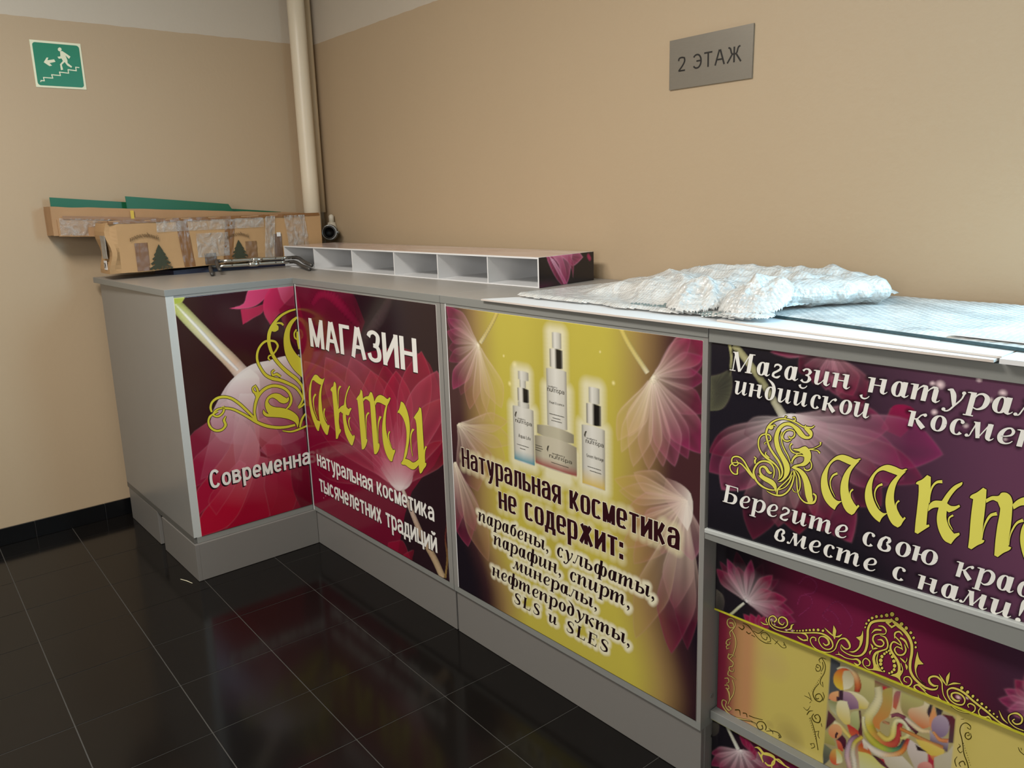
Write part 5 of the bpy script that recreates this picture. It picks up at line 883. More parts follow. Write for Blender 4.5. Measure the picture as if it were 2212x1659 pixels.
["F3","g",["e8e0c8","a86a70",3782,2080,3849,1643,42,35,40],[3776,2079,3776,1988,3764,1871,3764,1764,3797,1704,3824,1667,3841,1649,3849,1643,3855,1654,3865,1680,3878,1731,3890,1803,3859,1898,3814,1998,3789,2082]],
["F3","g",["e8e0c8","b08470",3782,2080,3761,1604,42,40,40],[3775,2079,3756,1984,3717,1861,3692,1746,3716,1678,3738,1634,3754,1612,3761,1604,3769,1616,3787,1644,3813,1697,3841,1773,3828,1878,3800,1990,3789,2081]],
["F3","g",["e8e0c8","b89474",3782,2080,3661,1597,42,40,40],[3775,2080,3737,1987,3673,1868,3625,1754,3633,1680,3645,1631,3656,1607,3661,1597,3671,1608,3694,1634,3731,1685,3775,1759,3784,1869,3780,1987,3789,2080]],
["F3","g",["e8e0c8","c0a070",3782,2080,3557,1712,42,50,40],[3775,2082,3719,2016,3631,1934,3559,1853,3549,1789,3550,1745,3554,1721,3557,1712,3570,1718,3598,1734,3645,1767,3704,1817,3737,1906,3760,2004,3789,2078]],
["F3","g",["e8e0c8","c4a878",3782,2080,3583,1655,42,40,40],[3777,2081,3728,2002,3652,1902,3591,1804,3580,1736,3579,1689,3581,1665,3583,1655,3594,1663,3618,1684,3657,1726,3707,1789,3738,1889,3761,1996,3788,2079]],
["F3","g",["e8e0c8","c8a888",3782,2080,3635,1749,42,30,40],[3776,2081,3736,2019,3671,1941,3621,1866,3620,1812,3625,1775,3632,1757,3635,1749,3645,1755,3667,1771,3702,1803,3746,1851,3763,1929,3772,2014,3788,2079]],
["F3","g",["e8e0c8","b8946a",2196,1529,2688,1642,50,40,40],[2196,1522,2301,1534,2428,1535,2541,1546,2611,1585,2657,1615,2679,1634,2688,1642,2679,1646,2656,1654,2609,1663,2538,1669,2426,1629,2300,1572,2196,1535]],
["F3","g",["e8e0c8","b89870",2196,1529,2730,1518,50,30,40],[2191,1521,2297,1503,2416,1465,2529,1445,2620,1471,2683,1494,2716,1510,2730,1518,2724,1526,2707,1543,2669,1568,2606,1596,2477,1581,2322,1550,2200,1537]],
["F3","g",["e8e0c8","b08c6c",2196,1529,2652,1394,50,30,40],[2187,1520,2266,1475,2346,1403,2432,1351,2528,1362,2597,1376,2636,1388,2652,1394,2652,1405,2647,1430,2629,1469,2591,1517,2469,1528,2317,1526,2205,1537]],
["F3","g",["e8e0c8","a87468",2196,1529,2495,1238,50,30,40],[2182,1521,2217,1446,2233,1337,2270,1250,2362,1235,2434,1232,2476,1236,2495,1238,2502,1252,2515,1283,2527,1336,2527,1405,2429,1452,2297,1491,2209,1536]],
["F3","g",["e8e0c8","9c5c60",2196,1529,2371,1119,50,30,40],[2181,1523,2187,1429,2163,1298,2167,1186,2246,1146,2312,1127,2353,1121,2371,1119,2382,1134,2405,1169,2434,1229,2457,1310,2383,1388,2275,1463,2211,1534]],
["F3","g",["e8e0c8","8c2848",2143,1258,2105,751,50,60,40],[2132,1256,2104,1151,2046,1011,2010,885,2042,818,2073,776,2095,758,2105,751,2117,764,2142,798,2179,859,2221,946,2203,1054,2166,1167,2153,1261]],
["F3","g",["e8e0c8","802444",2143,1258,2243,696,50,70,40],[2129,1254,2122,1132,2086,968,2075,823,2138,756,2192,718,2227,702,2243,696,2255,713,2279,754,2311,827,2341,929,2286,1043,2202,1160,2156,1263]],
["F3","g",["e8e0c8","8c4450",2143,1258,2329,832,50,40,40],[2132,1254,2147,1158,2145,1028,2160,916,2227,870,2281,844,2314,835,2329,832,2336,846,2350,879,2366,937,2375,1018,2307,1102,2213,1187,2154,1263]],
["F3","g",["e8e0c8","a07454",2143,1258,2452,664,50,40,40],[2132,1253,2173,1122,2203,948,2249,796,2333,726,2397,686,2435,670,2452,664,2457,682,2464,723,2467,799,2457,905,2362,1027,2238,1152,2154,1263]],
["F3","g",["e8e0c8","7c2040",2143,1258,1995,870,50,60,40],[2134,1257,2087,1180,2008,1078,1949,984,1959,929,1975,893,1988,876,1995,870,2008,879,2036,903,2082,947,2136,1010,2146,1096,2141,1186,2152,1259]],
["F3","g",["e8e0c8","b8905c",3987,1505,3535,1496,55,35,40],[3989,1511,3908,1522,3808,1547,3709,1562,3631,1539,3576,1518,3547,1503,3535,1496,3543,1490,3562,1476,3604,1456,3668,1436,3779,1455,3897,1486,3985,1499]],
["F3","g",["e8e0c8","b08a64",3987,1505,3568,1442,55,35,40],[3988,1511,3911,1511,3814,1524,3720,1525,3651,1495,3604,1468,3579,1450,3568,1442,3576,1437,3596,1427,3637,1413,3700,1402,3800,1433,3906,1476,3986,1500]],
["F3","g",["e8e0c8","c0987c",3987,1505,3666,1564,55,35,40],[3990,1512,3936,1536,3873,1579,3808,1609,3747,1596,3702,1581,3677,1570,3666,1564,3669,1556,3678,1538,3700,1511,3737,1479,3821,1482,3916,1497,3984,1499]],
["F3","g",["e8e0c8","b07c68",3987,1505,3634,1372,55,40,40],[3986,1511,3918,1498,3828,1493,3744,1478,3692,1436,3657,1402,3641,1381,3634,1372,3643,1368,3663,1361,3704,1355,3762,1355,3841,1402,3923,1462,3988,1500]],
["F3","g",["e8e0c8","a86c60",3987,1505,3720,1256,55,40,40],[3982,1510,3920,1472,3830,1432,3752,1387,3730,1331,3721,1290,3720,1266,3720,1256,3732,1256,3758,1259,3805,1270,3865,1293,3912,1362,3952,1444,3992,1501]],
["F3","g",["e8e0c8","b08060",3987,1505,3590,1133,55,35,40],[3982,1510,3898,1449,3778,1380,3670,1304,3626,1231,3601,1176,3592,1146,3590,1133,3604,1137,3638,1147,3699,1173,3779,1216,3857,1314,3929,1423,3992,1501]],
["F3","g",["e8e0c8","a47458",3987,1505,3667,1068,55,35,40],[3980,1508,3905,1433,3792,1340,3695,1246,3672,1167,3664,1111,3665,1081,3667,1068,3682,1075,3717,1092,3777,1130,3853,1188,3906,1296,3949,1415,3994,1502]],
["F3","g",["e8e0c8","8c4858",3987,1505,3845,1183,55,45,40],[3980,1506,3937,1445,3867,1369,3813,1295,3818,1243,3829,1208,3839,1190,3845,1183,3856,1189,3881,1205,3921,1236,3968,1283,3981,1359,3982,1441,3994,1505]],
["F3","g",["e8e0c8","7c2844",3987,1505,3928,915,55,55,40],[3978,1504,3948,1385,3890,1229,3851,1084,3876,1001,3901,949,3920,924,3928,915,3940,930,3964,967,4000,1036,4041,1134,4031,1262,4003,1397,3996,1507]],
["F3","g",["e8e0c8","9c7850",3987,1505,3678,647,55,40,40],[3977,1506,3900,1347,3777,1138,3674,933,3663,799,3665,709,3673,665,3678,647,3697,667,3738,717,3806,812,3890,948,3933,1143,3960,1347,3997,1505]],
["F3","g",["e8e0c8","74203c",3987,1505,3912,662,55,75,40],[3976,1503,3938,1336,3865,1114,3815,905,3846,786,3878,710,3901,675,3912,662,3926,684,3956,738,4002,838,4053,978,4040,1161,4007,1352,3998,1508]],
["F3","g",["e8e0c8","5c1830",3987,1505,4010,728,55,70,40],[3979,1503,3967,1347,3935,1140,3918,949,3952,841,3981,772,4001,740,4010,728,4018,748,4035,796,4060,887,4084,1016,4058,1185,4016,1362,3995,1508]],
["F3","g",["e8e0c8","a06878",3987,1505,4030,1211,55,50,40],[3979,1502,3971,1438,3945,1349,3935,1272,3970,1239,4001,1221,4021,1213,4030,1211,4038,1221,4053,1243,4074,1284,4095,1339,4066,1397,4020,1456,3995,1508]],
["F3","g",["dcd2c8","b89088",3997,1500,3841,1532,80,15,5],[3870,1590,3957,1579,4014,1546,4026,1434,3999,1352,3941,1409,3842,1490]],
["F4","c",["a8a470","a09c70","8c8a68","6c6850"],[4194,2289,4208,2293,4206,2238,4219,2241,4205,2185,4215,2186,4206,2148,4214,2149]],
["F4","g",["5c5c48","4a4a3c",4112,2055,4219,2140,90,90,35],[4103,2129,4157,2148,4207,2178,4221,2127,4210,2051,4169,1988,4106,1968]],
["F4","c",["a09c74","a8a47c","8c8a64","a6a284","b4b09c","ccc8bc"],[4213,2277,4238,2298,4278,2216,4303,2237,4346,2144,4371,2164,4398,2081,4423,2101,4439,2023,4469,2045,4460,1993,4492,2018]],
["F4","g",["c8a0a8","a03a60",4668,2316,4403,2280,30,70,40],[4668,2319,4618,2317,4552,2319,4490,2317,4450,2303,4422,2291,4408,2283,4403,2280,4409,2278,4423,2274,4451,2270,4493,2267,4554,2282,4618,2302,4669,2314]],
["F4","g",["c8a0a8","6c1c38",4668,2316,4534,2213,30,60,40],[4664,2321,4630,2312,4578,2311,4536,2301,4530,2266,4530,2238,4532,2220,4534,2213,4541,2209,4558,2203,4585,2196,4620,2193,4640,2231,4655,2280,4672,2311]],
["F4","g",["c8a0a8","7c2044",4668,2316,4601,2173,30,60,40],[4662,2319,4636,2296,4590,2271,4557,2244,4570,2214,4584,2191,4595,2178,4601,2173,4609,2173,4627,2176,4655,2182,4687,2196,4686,2235,4674,2281,4675,2314]],
["F4","g",["c8a0a8","8c3858",4668,2316,4702,2141,30,50,40],[4663,2315,4660,2277,4645,2227,4639,2182,4663,2161,4683,2148,4696,2143,4702,2141,4707,2146,4717,2158,4730,2180,4742,2212,4722,2248,4691,2285,4674,2317]],
["F4","g",["c8a0a8","8a2448",4668,2316,4762,2151,30,60,40],[4663,2313,4672,2273,4672,2217,4680,2170,4713,2157,4739,2151,4755,2151,4762,2151,4765,2157,4772,2173,4779,2200,4783,2235,4749,2265,4703,2292,4674,2319]],
["F4","g",["c8a0a8","78163a",4668,2316,4805,2122,30,70,40],[4663,2312,4679,2264,4687,2195,4705,2139,4745,2126,4777,2121,4796,2122,4805,2122,4808,2131,4813,2150,4818,2183,4817,2226,4773,2260,4713,2289,4674,2320]],
["F4","g",["c8a0a8","9c4468",4668,2316,4652,2157,30,50,40],[4664,2316,4653,2285,4629,2245,4615,2208,4627,2184,4639,2168,4648,2160,4652,2157,4657,2160,4667,2168,4682,2184,4699,2208,4693,2245,4678,2284,4673,2316]],
["F4","g",["8c1444","7a1a40",4944,2136,4935,2030,90,70,20],[4898,2093,4917,2137,4954,2149,4992,2139,5000,2112,4982,2063,4952,2022,4879,2042]],
["F4","g",["dcd4d2","8c2c54",4493,2015,4906,2047,50,60,40],[4492,2006,4580,1996,4685,1966,4778,1954,4838,1976,4878,2013,4898,2036,4906,2047,4899,2057,4882,2078,4845,2108,4787,2121,4693,2094,4584,2049,4494,2024]],
["F4","g",["dcd4d2","84285a",4493,2015,5104,1990,50,80,40],[4491,2004,4624,1977,4777,1923,4911,1894,5000,1913,5061,1952,5092,1978,5104,1990,5095,2003,5072,2030,5024,2073,4943,2098,4804,2081,4636,2042,4495,2027]],
["F4","g",["dcd4d2","84305a",4493,2015,4974,1863,50,60,40],[4487,2004,4581,1947,4684,1856,4784,1794,4863,1797,4926,1828,4960,1852,4974,1863,4971,1880,4960,1916,4934,1974,4876,2018,4758,2027,4613,2017,4498,2027]],
["F4","g",["dcd4d2","7c2048",4493,2015,5048,1870,50,60,40],[4490,2007,4606,1960,4738,1888,4858,1838,4943,1833,5004,1850,5036,1864,5048,1870,5042,1882,5023,1908,4983,1951,4911,1987,4781,2002,4625,2007,4496,2023]],
["F4","g",["dcd4d2","702040",4493,2015,4898,1734,50,60,40],[4485,2006,4557,1927,4630,1811,4707,1723,4781,1702,4846,1715,4883,1727,4898,1734,4899,1751,4897,1790,4885,1853,4841,1912,4735,1953,4601,1984,4501,2025]],
["F4","g",["dcd4d2","8a2c50",4493,2015,4791,1548,50,75,40],[4484,2009,4528,1900,4566,1752,4615,1626,4677,1570,4739,1552,4775,1548,4791,1548,4795,1566,4802,1606,4804,1678,4777,1758,4691,1848,4580,1937,4502,2021]],
["F4","g",["dcd4d2","6c1c38",4493,2015,4671,1559,50,60,40],[4483,2011,4500,1909,4503,1769,4521,1649,4567,1591,4622,1568,4655,1560,4671,1559,4678,1575,4694,1612,4712,1679,4703,1756,4642,1846,4557,1938,4502,2020]],
["F4","g",["dcd4d2","701830",4493,2015,4567,1513,50,60,40],[4482,2012,4475,1906,4444,1763,4433,1634,4466,1565,4518,1531,4551,1517,4567,1513,4579,1528,4604,1565,4638,1632,4647,1714,4605,1818,4539,1926,4504,2018]],
["F4","g",["dcd4d2","74203c",4493,2015,4469,1516,50,50,40],[4484,2014,4462,1915,4416,1785,4387,1664,4402,1589,4435,1545,4458,1524,4469,1516,4481,1529,4506,1560,4543,1618,4563,1696,4546,1805,4514,1922,4501,2016]],
["F4","g",["dcd4d2","5c1830",4493,2015,4348,1419,50,70,40],[4484,2016,4438,1904,4358,1758,4298,1618,4295,1524,4319,1462,4339,1431,4348,1419,4364,1432,4398,1465,4451,1528,4491,1619,4500,1755,4493,1901,4502,2015]],
["F4","g",["dcd4d2","9c4a68",4493,2015,4180,1610,50,60,40],[4485,2020,4411,1955,4296,1879,4200,1797,4166,1723,4168,1660,4175,1625,4180,1610,4198,1612,4239,1621,4306,1645,4370,1699,4420,1805,4458,1925,4501,2010]],
["F4","g",["dcd4d2","7c2c4c",4493,2015,4109,1678,50,70,40],[4487,2021,4405,1971,4286,1918,4180,1856,4131,1791,4114,1729,4110,1694,4109,1678,4126,1678,4164,1679,4229,1691,4300,1732,4373,1827,4439,1935,4498,2009]],
["F4","g",["dcd4d2","6a1c38",4493,2015,4107,1771,50,70,40],[4490,2021,4412,1986,4305,1952,4206,1910,4151,1861,4123,1812,4111,1784,4107,1771,4120,1770,4150,1768,4205,1772,4271,1800,4352,1871,4431,1954,4496,2010]],
["F4","g",["dcd4d2","5c3040",4493,2015,4287,1895,50,50,40],[4491,2020,4447,2005,4385,1996,4332,1980,4304,1953,4293,1922,4288,1903,4287,1895,4295,1891,4312,1885,4343,1880,4379,1890,4420,1929,4460,1979,4495,2011]],
["F4","g",["e0dad8","a87888",4503,2017,4646,1919,85,20,5],[4469,2014,4502,2030,4582,2032,4659,2022,4674,1975,4646,1919,4550,1872,4452,1916]],
["A","g",["605a50","3a3632",4106,1028,4151,983,90,90,40],[4104,1055,4123,1049,4141,1035,4152,1002,4145,959,4128,955,4105,955]],
["A","c",["c8c8bc","b4b49c","a8a888","a0a078"],[4255,1041,4263,1035,4227,1009,4236,1002,4199,973,4209,967,4180,951,4190,944]],
["A","g",["e0dada","8c2248",4271,1052,4105,1159,30,80,36],[4274,1055,4246,1082,4216,1123,4184,1156,4150,1161,4125,1162,4111,1161,4105,1159,4105,1154,4108,1141,4117,1120,4133,1092,4178,1076,4231,1063,4269,1048]],
["A","g",["e0dada","6c1838",4271,1052,4122,1205,30,60,36],[4273,1053,4247,1087,4218,1133,4188,1173,4160,1190,4138,1200,4127,1204,4122,1205,4123,1200,4126,1188,4136,1167,4152,1137,4191,1106,4237,1076,4270,1050]],
["A","g",["e0dada","94305a",4271,1052,4162,1231,30,70,36],[4274,1054,4257,1093,4241,1146,4222,1192,4197,1213,4178,1224,4167,1229,4162,1231,4162,1225,4162,1212,4165,1188,4172,1154,4204,1117,4242,1081,4269,1050]],
["A","g",["e0dada","7a1c40",4271,1052,4219,1212,30,60,36],[4275,1054,4271,1090,4273,1139,4270,1181,4250,1198,4234,1207,4223,1211,4219,1212,4216,1206,4211,1194,4205,1171,4201,1139,4222,1108,4250,1077,4268,1049]],
["A","g",["e0dada","4c1428",4271,1052,4210,1284,30,50,36],[4275,1054,4269,1104,4270,1171,4264,1229,4243,1257,4226,1274,4215,1282,4210,1284,4208,1278,4203,1262,4198,1233,4194,1191,4217,1142,4249,1092,4268,1050]],
["A","g",["e0dada","962a58",4271,1052,4289,1268,30,80,36],[4274,1052,4283,1098,4299,1155,4309,1206,4303,1236,4296,1255,4291,1265,4289,1268,4286,1263,4279,1251,4269,1228,4257,1193,4259,1145,4267,1093,4269,1051]],
["A","g",["e0dada","3c1424",4271,1052,4349,1270,30,60,36],[4274,1051,4296,1096,4329,1151,4354,1200,4355,1233,4353,1255,4351,1266,4349,1270,4345,1266,4335,1256,4318,1235,4296,1203,4285,1153,4278,1097,4268,1052]],
["A","g",["e0dada","8c2448",4271,1052,4400,1232,30,80,36],[4274,1050,4305,1084,4349,1124,4385,1162,4395,1193,4399,1215,4400,1227,4400,1232,4395,1230,4383,1225,4362,1212,4335,1190,4311,1145,4290,1093,4269,1053]],
["A","g",["e0dada","5c1430",4271,1052,4432,1224,30,50,36],[4273,1050,4310,1082,4358,1119,4398,1154,4416,1185,4427,1207,4431,1219,4432,1224,4428,1222,4416,1217,4396,1206,4366,1186,4333,1143,4300,1092,4270,1053]],
["A","g",["e0dada","8c2448",4271,1052,4399,1151,30,60,36],[4273,1049,4301,1064,4340,1078,4372,1095,4386,1118,4394,1136,4398,1146,4399,1151,4395,1151,4386,1152,4369,1150,4346,1145,4320,1116,4293,1079,4270,1054]],
["A","g",["e0dada","8c2048",4271,1052,4474,1139,30,80,36],[4272,1048,4314,1058,4367,1062,4414,1073,4443,1100,4461,1121,4470,1133,4474,1139,4469,1141,4459,1146,4438,1150,4408,1151,4362,1121,4312,1082,4271,1056]],
["A","g",["e0dada","7c1c44",4271,1052,4510,1086,30,75,36],[4270,1047,4318,1046,4375,1035,4428,1033,4466,1053,4492,1070,4505,1081,4510,1086,4507,1090,4497,1097,4477,1108,4445,1118,4388,1100,4324,1072,4272,1056]],
["A","g",["e0dada","841c4c",4271,1052,4521,1046,30,70,36],[4270,1047,4319,1038,4376,1018,4430,1007,4471,1020,4500,1033,4515,1042,4521,1046,4517,1050,4508,1059,4489,1073,4457,1088,4397,1080,4328,1063,4273,1056]],
["A","g",["e0dada","8c3058",4271,1052,4441,1048,30,60,36],[4270,1048,4302,1040,4340,1023,4376,1013,4405,1025,4426,1037,4437,1045,4441,1048,4439,1052,4434,1060,4421,1072,4400,1085,4359,1077,4310,1062,4273,1055]],
["A","g",["5c1030","8c1c44",4341,927,4259,980,70,85,30],[4342,928,4329,942,4315,964,4299,981,4282,982,4269,982,4262,981,4259,980,4260,978,4261,971,4265,961,4272,945,4294,937,4321,932,4340,925]],
["A","g",["5c1030","8c1c44",4341,927,4295,996,70,85,30],[4343,928,4337,945,4333,969,4326,988,4313,993,4303,996,4298,996,4295,996,4294,994,4293,987,4293,976,4293,959,4308,947,4327,936,4339,925]],
["A","g",["5c1030","8c1c44",4341,927,4338,1009,70,85,30],[4343,927,4346,945,4353,969,4357,990,4349,1000,4344,1006,4340,1008,4338,1009,4336,1007,4333,1001,4328,991,4321,975,4326,958,4335,941,4339,926]],
["A","g",["5c1030","8c1c44",4341,927,4368,1013,70,85,30],[4343,927,4352,944,4366,966,4376,986,4374,998,4371,1007,4369,1011,4368,1013,4366,1011,4361,1007,4353,998,4343,985,4340,965,4341,944,4339,927]],
["A","g",["5c1030","8c1c44",4341,927,4393,984,70,85,30],[4342,926,4355,935,4373,945,4387,956,4391,968,4393,977,4393,982,4393,984,4391,984,4387,984,4378,981,4366,977,4357,961,4348,941,4340,928]],
["A","c",["7c2850","7c2850","7c2850","7c2850","7c2850","7c2850"],[4528,1135,4524,1135,4546,1184,4544,1187,4585,1193,4588,1197,4593,1162,4597,1163,4568,1125,4571,1123,4534,1082,4537,1080]],
["A","c",["7c2850","7c2850","7c2850","7c2850","7c2850"],[4658,1158,4656,1160,4707,1218,4707,1222,4746,1193,4749,1197,4774,1150,4778,1153,4764,1106,4767,1106]],
["A","c",["7c2850","7c2850","7c2850","7c2850","7c2850"],[4530,1235,4527,1238,4568,1284,4568,1289,4608,1265,4613,1269,4597,1222,4601,1219,4558,1201,4559,1195]],
["A","c",["7c2850","7c2850","7c2850","7c2850","7c2850"],[4674,1111,4672,1107,4647,1127,4643,1125,4670,1162,4670,1166,4703,1148,4706,1152,4724,1115,4727,1119]],
["A","g",["d8b0bc","9c3460",5471,1084,5350,1107,42,70,40],[5471,1086,5449,1097,5423,1115,5398,1128,5376,1121,5361,1115,5353,1109,5350,1107,5352,1103,5356,1096,5366,1084,5381,1071,5411,1073,5445,1080,5470,1081]],
["A","g",["d8b0bc","94305c",5471,1084,5335,1056,42,70,40],[5471,1087,5445,1088,5413,1095,5382,1097,5361,1082,5346,1069,5338,1060,5335,1056,5337,1053,5343,1047,5356,1040,5376,1033,5408,1047,5443,1069,5470,1080]],
["A","g",["d8b0bc","8c2048",5471,1084,5379,1164,42,70,40],[5472,1087,5458,1109,5443,1143,5426,1169,5406,1170,5391,1168,5383,1165,5379,1164,5379,1159,5380,1148,5383,1129,5391,1106,5417,1096,5447,1090,5469,1080]],
["A","g",["d8b0bc","8c2048",5471,1084,5412,1216,42,70,40],[5473,1086,5467,1118,5463,1162,5456,1198,5439,1209,5425,1215,5416,1216,5412,1216,5411,1210,5408,1198,5406,1177,5406,1148,5425,1123,5452,1102,5468,1081]],
["A","g",["d8b0bc","a04870",5471,1084,5367,1023,42,60,40],[5470,1087,5449,1082,5422,1081,5397,1076,5382,1055,5373,1038,5369,1028,5367,1023,5369,1021,5376,1017,5388,1012,5405,1010,5428,1032,5452,1062,5471,1080]],
["C","c",["a8a898","b4b4a4","c8c8c0"],[4176,343,4187,354,4208,296,4222,310,4244,243,4261,262]],
["C","g",["e0d8d8","84244a",4264,255,4096,142,55,75,36],[4263,257,4230,241,4187,226,4147,207,4123,179,4107,159,4099,147,4096,142,4099,142,4109,142,4127,145,4155,151,4193,184,4232,225,4264,252]],
["C","g",["e0d8d8","84244a",4264,255,4093,70,55,75,36],[4262,257,4225,226,4175,192,4130,155,4112,117,4100,91,4095,77,4093,70,4098,72,4111,77,4134,88,4168,107,4202,156,4236,212,4265,252]],
["C","g",["e0d8d8","84244a",4264,255,4152,44,55,75,36],[4260,255,4232,216,4189,167,4154,119,4151,85,4150,61,4151,49,4152,44,4158,48,4171,57,4193,77,4223,106,4240,156,4252,211,4267,254]],
["C","g",["e0d8d8","84244a",4264,255,4241,28,55,75,36],[4259,253,4245,204,4219,138,4201,80,4217,54,4228,38,4237,31,4241,28,4246,35,4256,51,4272,80,4294,122,4288,169,4273,216,4268,257]],
["C","g",["e0d8d8","84244a",4264,255,4340,97,55,75,36],[4259,251,4266,211,4266,153,4273,107,4302,99,4322,96,4335,97,4340,97,4343,104,4347,121,4352,148,4357,188,4330,213,4292,235,4268,259]],
["C","g",["e0d8d8","84244a",4264,255,4419,187,55,75,36],[4260,250,4286,226,4311,186,4339,158,4375,168,4399,176,4413,183,4419,187,4418,193,4417,206,4411,227,4400,257,4357,261,4305,256,4267,260]],
["C","g",["e0d8d8","84244a",4264,255,4470,283,55,75,36],[4262,250,4302,248,4349,236,4393,232,4429,253,4453,268,4465,278,4470,283,4467,286,4460,293,4444,302,4419,315,4368,299,4310,273,4265,259]],
["C","g",["e0d8d8","84244a",4264,255,4351,254,55,75,36],[4262,252,4278,246,4295,233,4312,226,4330,238,4342,246,4348,252,4351,254,4351,257,4349,263,4343,271,4335,283,4312,276,4285,263,4265,257]],
["C","g",["6c1034","841840",4351,263,4257,335,70,85,30],[4352,264,4336,281,4317,306,4298,326,4280,331,4267,334,4260,335,4257,335,4258,332,4260,325,4266,314,4276,297,4301,284,4329,272,4350,261]],
["C","g",["6c1034","841840",4351,263,4290,336,70,85,30],[4352,264,4342,281,4333,306,4322,326,4308,332,4298,335,4293,336,4290,336,4290,334,4291,327,4294,316,4298,299,4315,286,4335,273,4350,261]],
["C","g",["6c1034","841840",4351,263,4316,317,70,85,30],[4352,264,4348,277,4344,297,4340,312,4329,316,4322,317,4318,317,4316,317,4316,315,4315,310,4315,300,4315,287,4326,278,4340,270,4350,261]],
["C","g",["6c1034","841840",4351,263,4341,299,70,85,30],[4352,264,4353,273,4357,286,4358,297,4351,299,4346,299,4343,299,4341,299,4340,297,4338,293,4335,286,4331,277,4337,271,4345,267,4350,262]],
["C","g",["4a463e","3a3632",4100,318,4129,264,80,80,30],[4096,324,4140,335,4137,286,4115,253,4093,241]],
["C","r","h",[4342,314,4343,317,4358,318,4364,331,4387,303,4393,316,4428,313,4431,322,4475,307,4478,314,4537,303,4540,310]],
["C","r","h",[4386,275,4380,271,4386,296,4378,298,4405,313,4406,324,4441,316,4449,326,4443,286,4450,284,4416,264,4415,254,4402,269,4397,262]],
["C","r","h",[4439,256,4433,253,4442,288,4435,289,4468,318,4469,326,4497,303,4503,313]],
["C","r","h",[4360,299,4364,304,4371,285,4378,292,4389,258,4394,264]],
["S","p","s",[-2418,4354,-2424,4342,-2436,4337,-2445,4340,-2448,4352,-2442,4364,-2431,4370,-2421,4366]],
["S","p","S",[-2573,4235,-2546,4276,-2532,4277,-2542,4254,-2488,4266,-2480,4246,-2529,4231,-2511,4212,-2532,4206]],
["S","p","S",[-2433,4337,-2415,4341,-2393,4327,-2354,4299,-2369,4279,-2394,4307,-2383,4267,-2385,4244,-2352,4216,-2359,4205,-2389,4221,-2403,4243,-2407,4250,-2433,4225,-2428,4184,-2446,4179,-2447,4228,-2420,4258,-2428,4278,-2450,4274,-2459,4290,-2438,4294,-2434,4300]],
["S","p","S",[-2293,4215,-2326,4217,-2328,4209,-2295,4207]],
["S","p","S",[-2328,4215,-2326,4178,-2318,4180,-2320,4217]],
["S","p","S",[-2318,4187,-2390,4192,-2393,4183,-2320,4178]],
["S","p","S",[-2392,4190,-2392,4153,-2384,4155,-2384,4192]],
["S","p","S",[-2383,4161,-2461,4166,-2463,4158,-2385,4153]],
["S","p","S",[-2464,4164,-2459,4128,-2452,4131,-2456,4166]],
["S","p","S",[-2452,4137,-2527,4139,-2528,4131,-2454,4129]],
["S","p","S",[-2529,4136,-2522,4102,-2515,4106,-2521,4139]],
["S","p","S",[-2515,4111,-2594,4112,-2596,4104,-2517,4103]],
["S","p","S",[-2596,4110,-2592,4076,-2585,4078,-2589,4112]],
["S","p","S",[-2585,4084,-2617,4085,-2619,4076,-2587,4076]],
["S","p","S",[-2617,4084,-2622,4069,-2615,4068,-2610,4083]]]''')
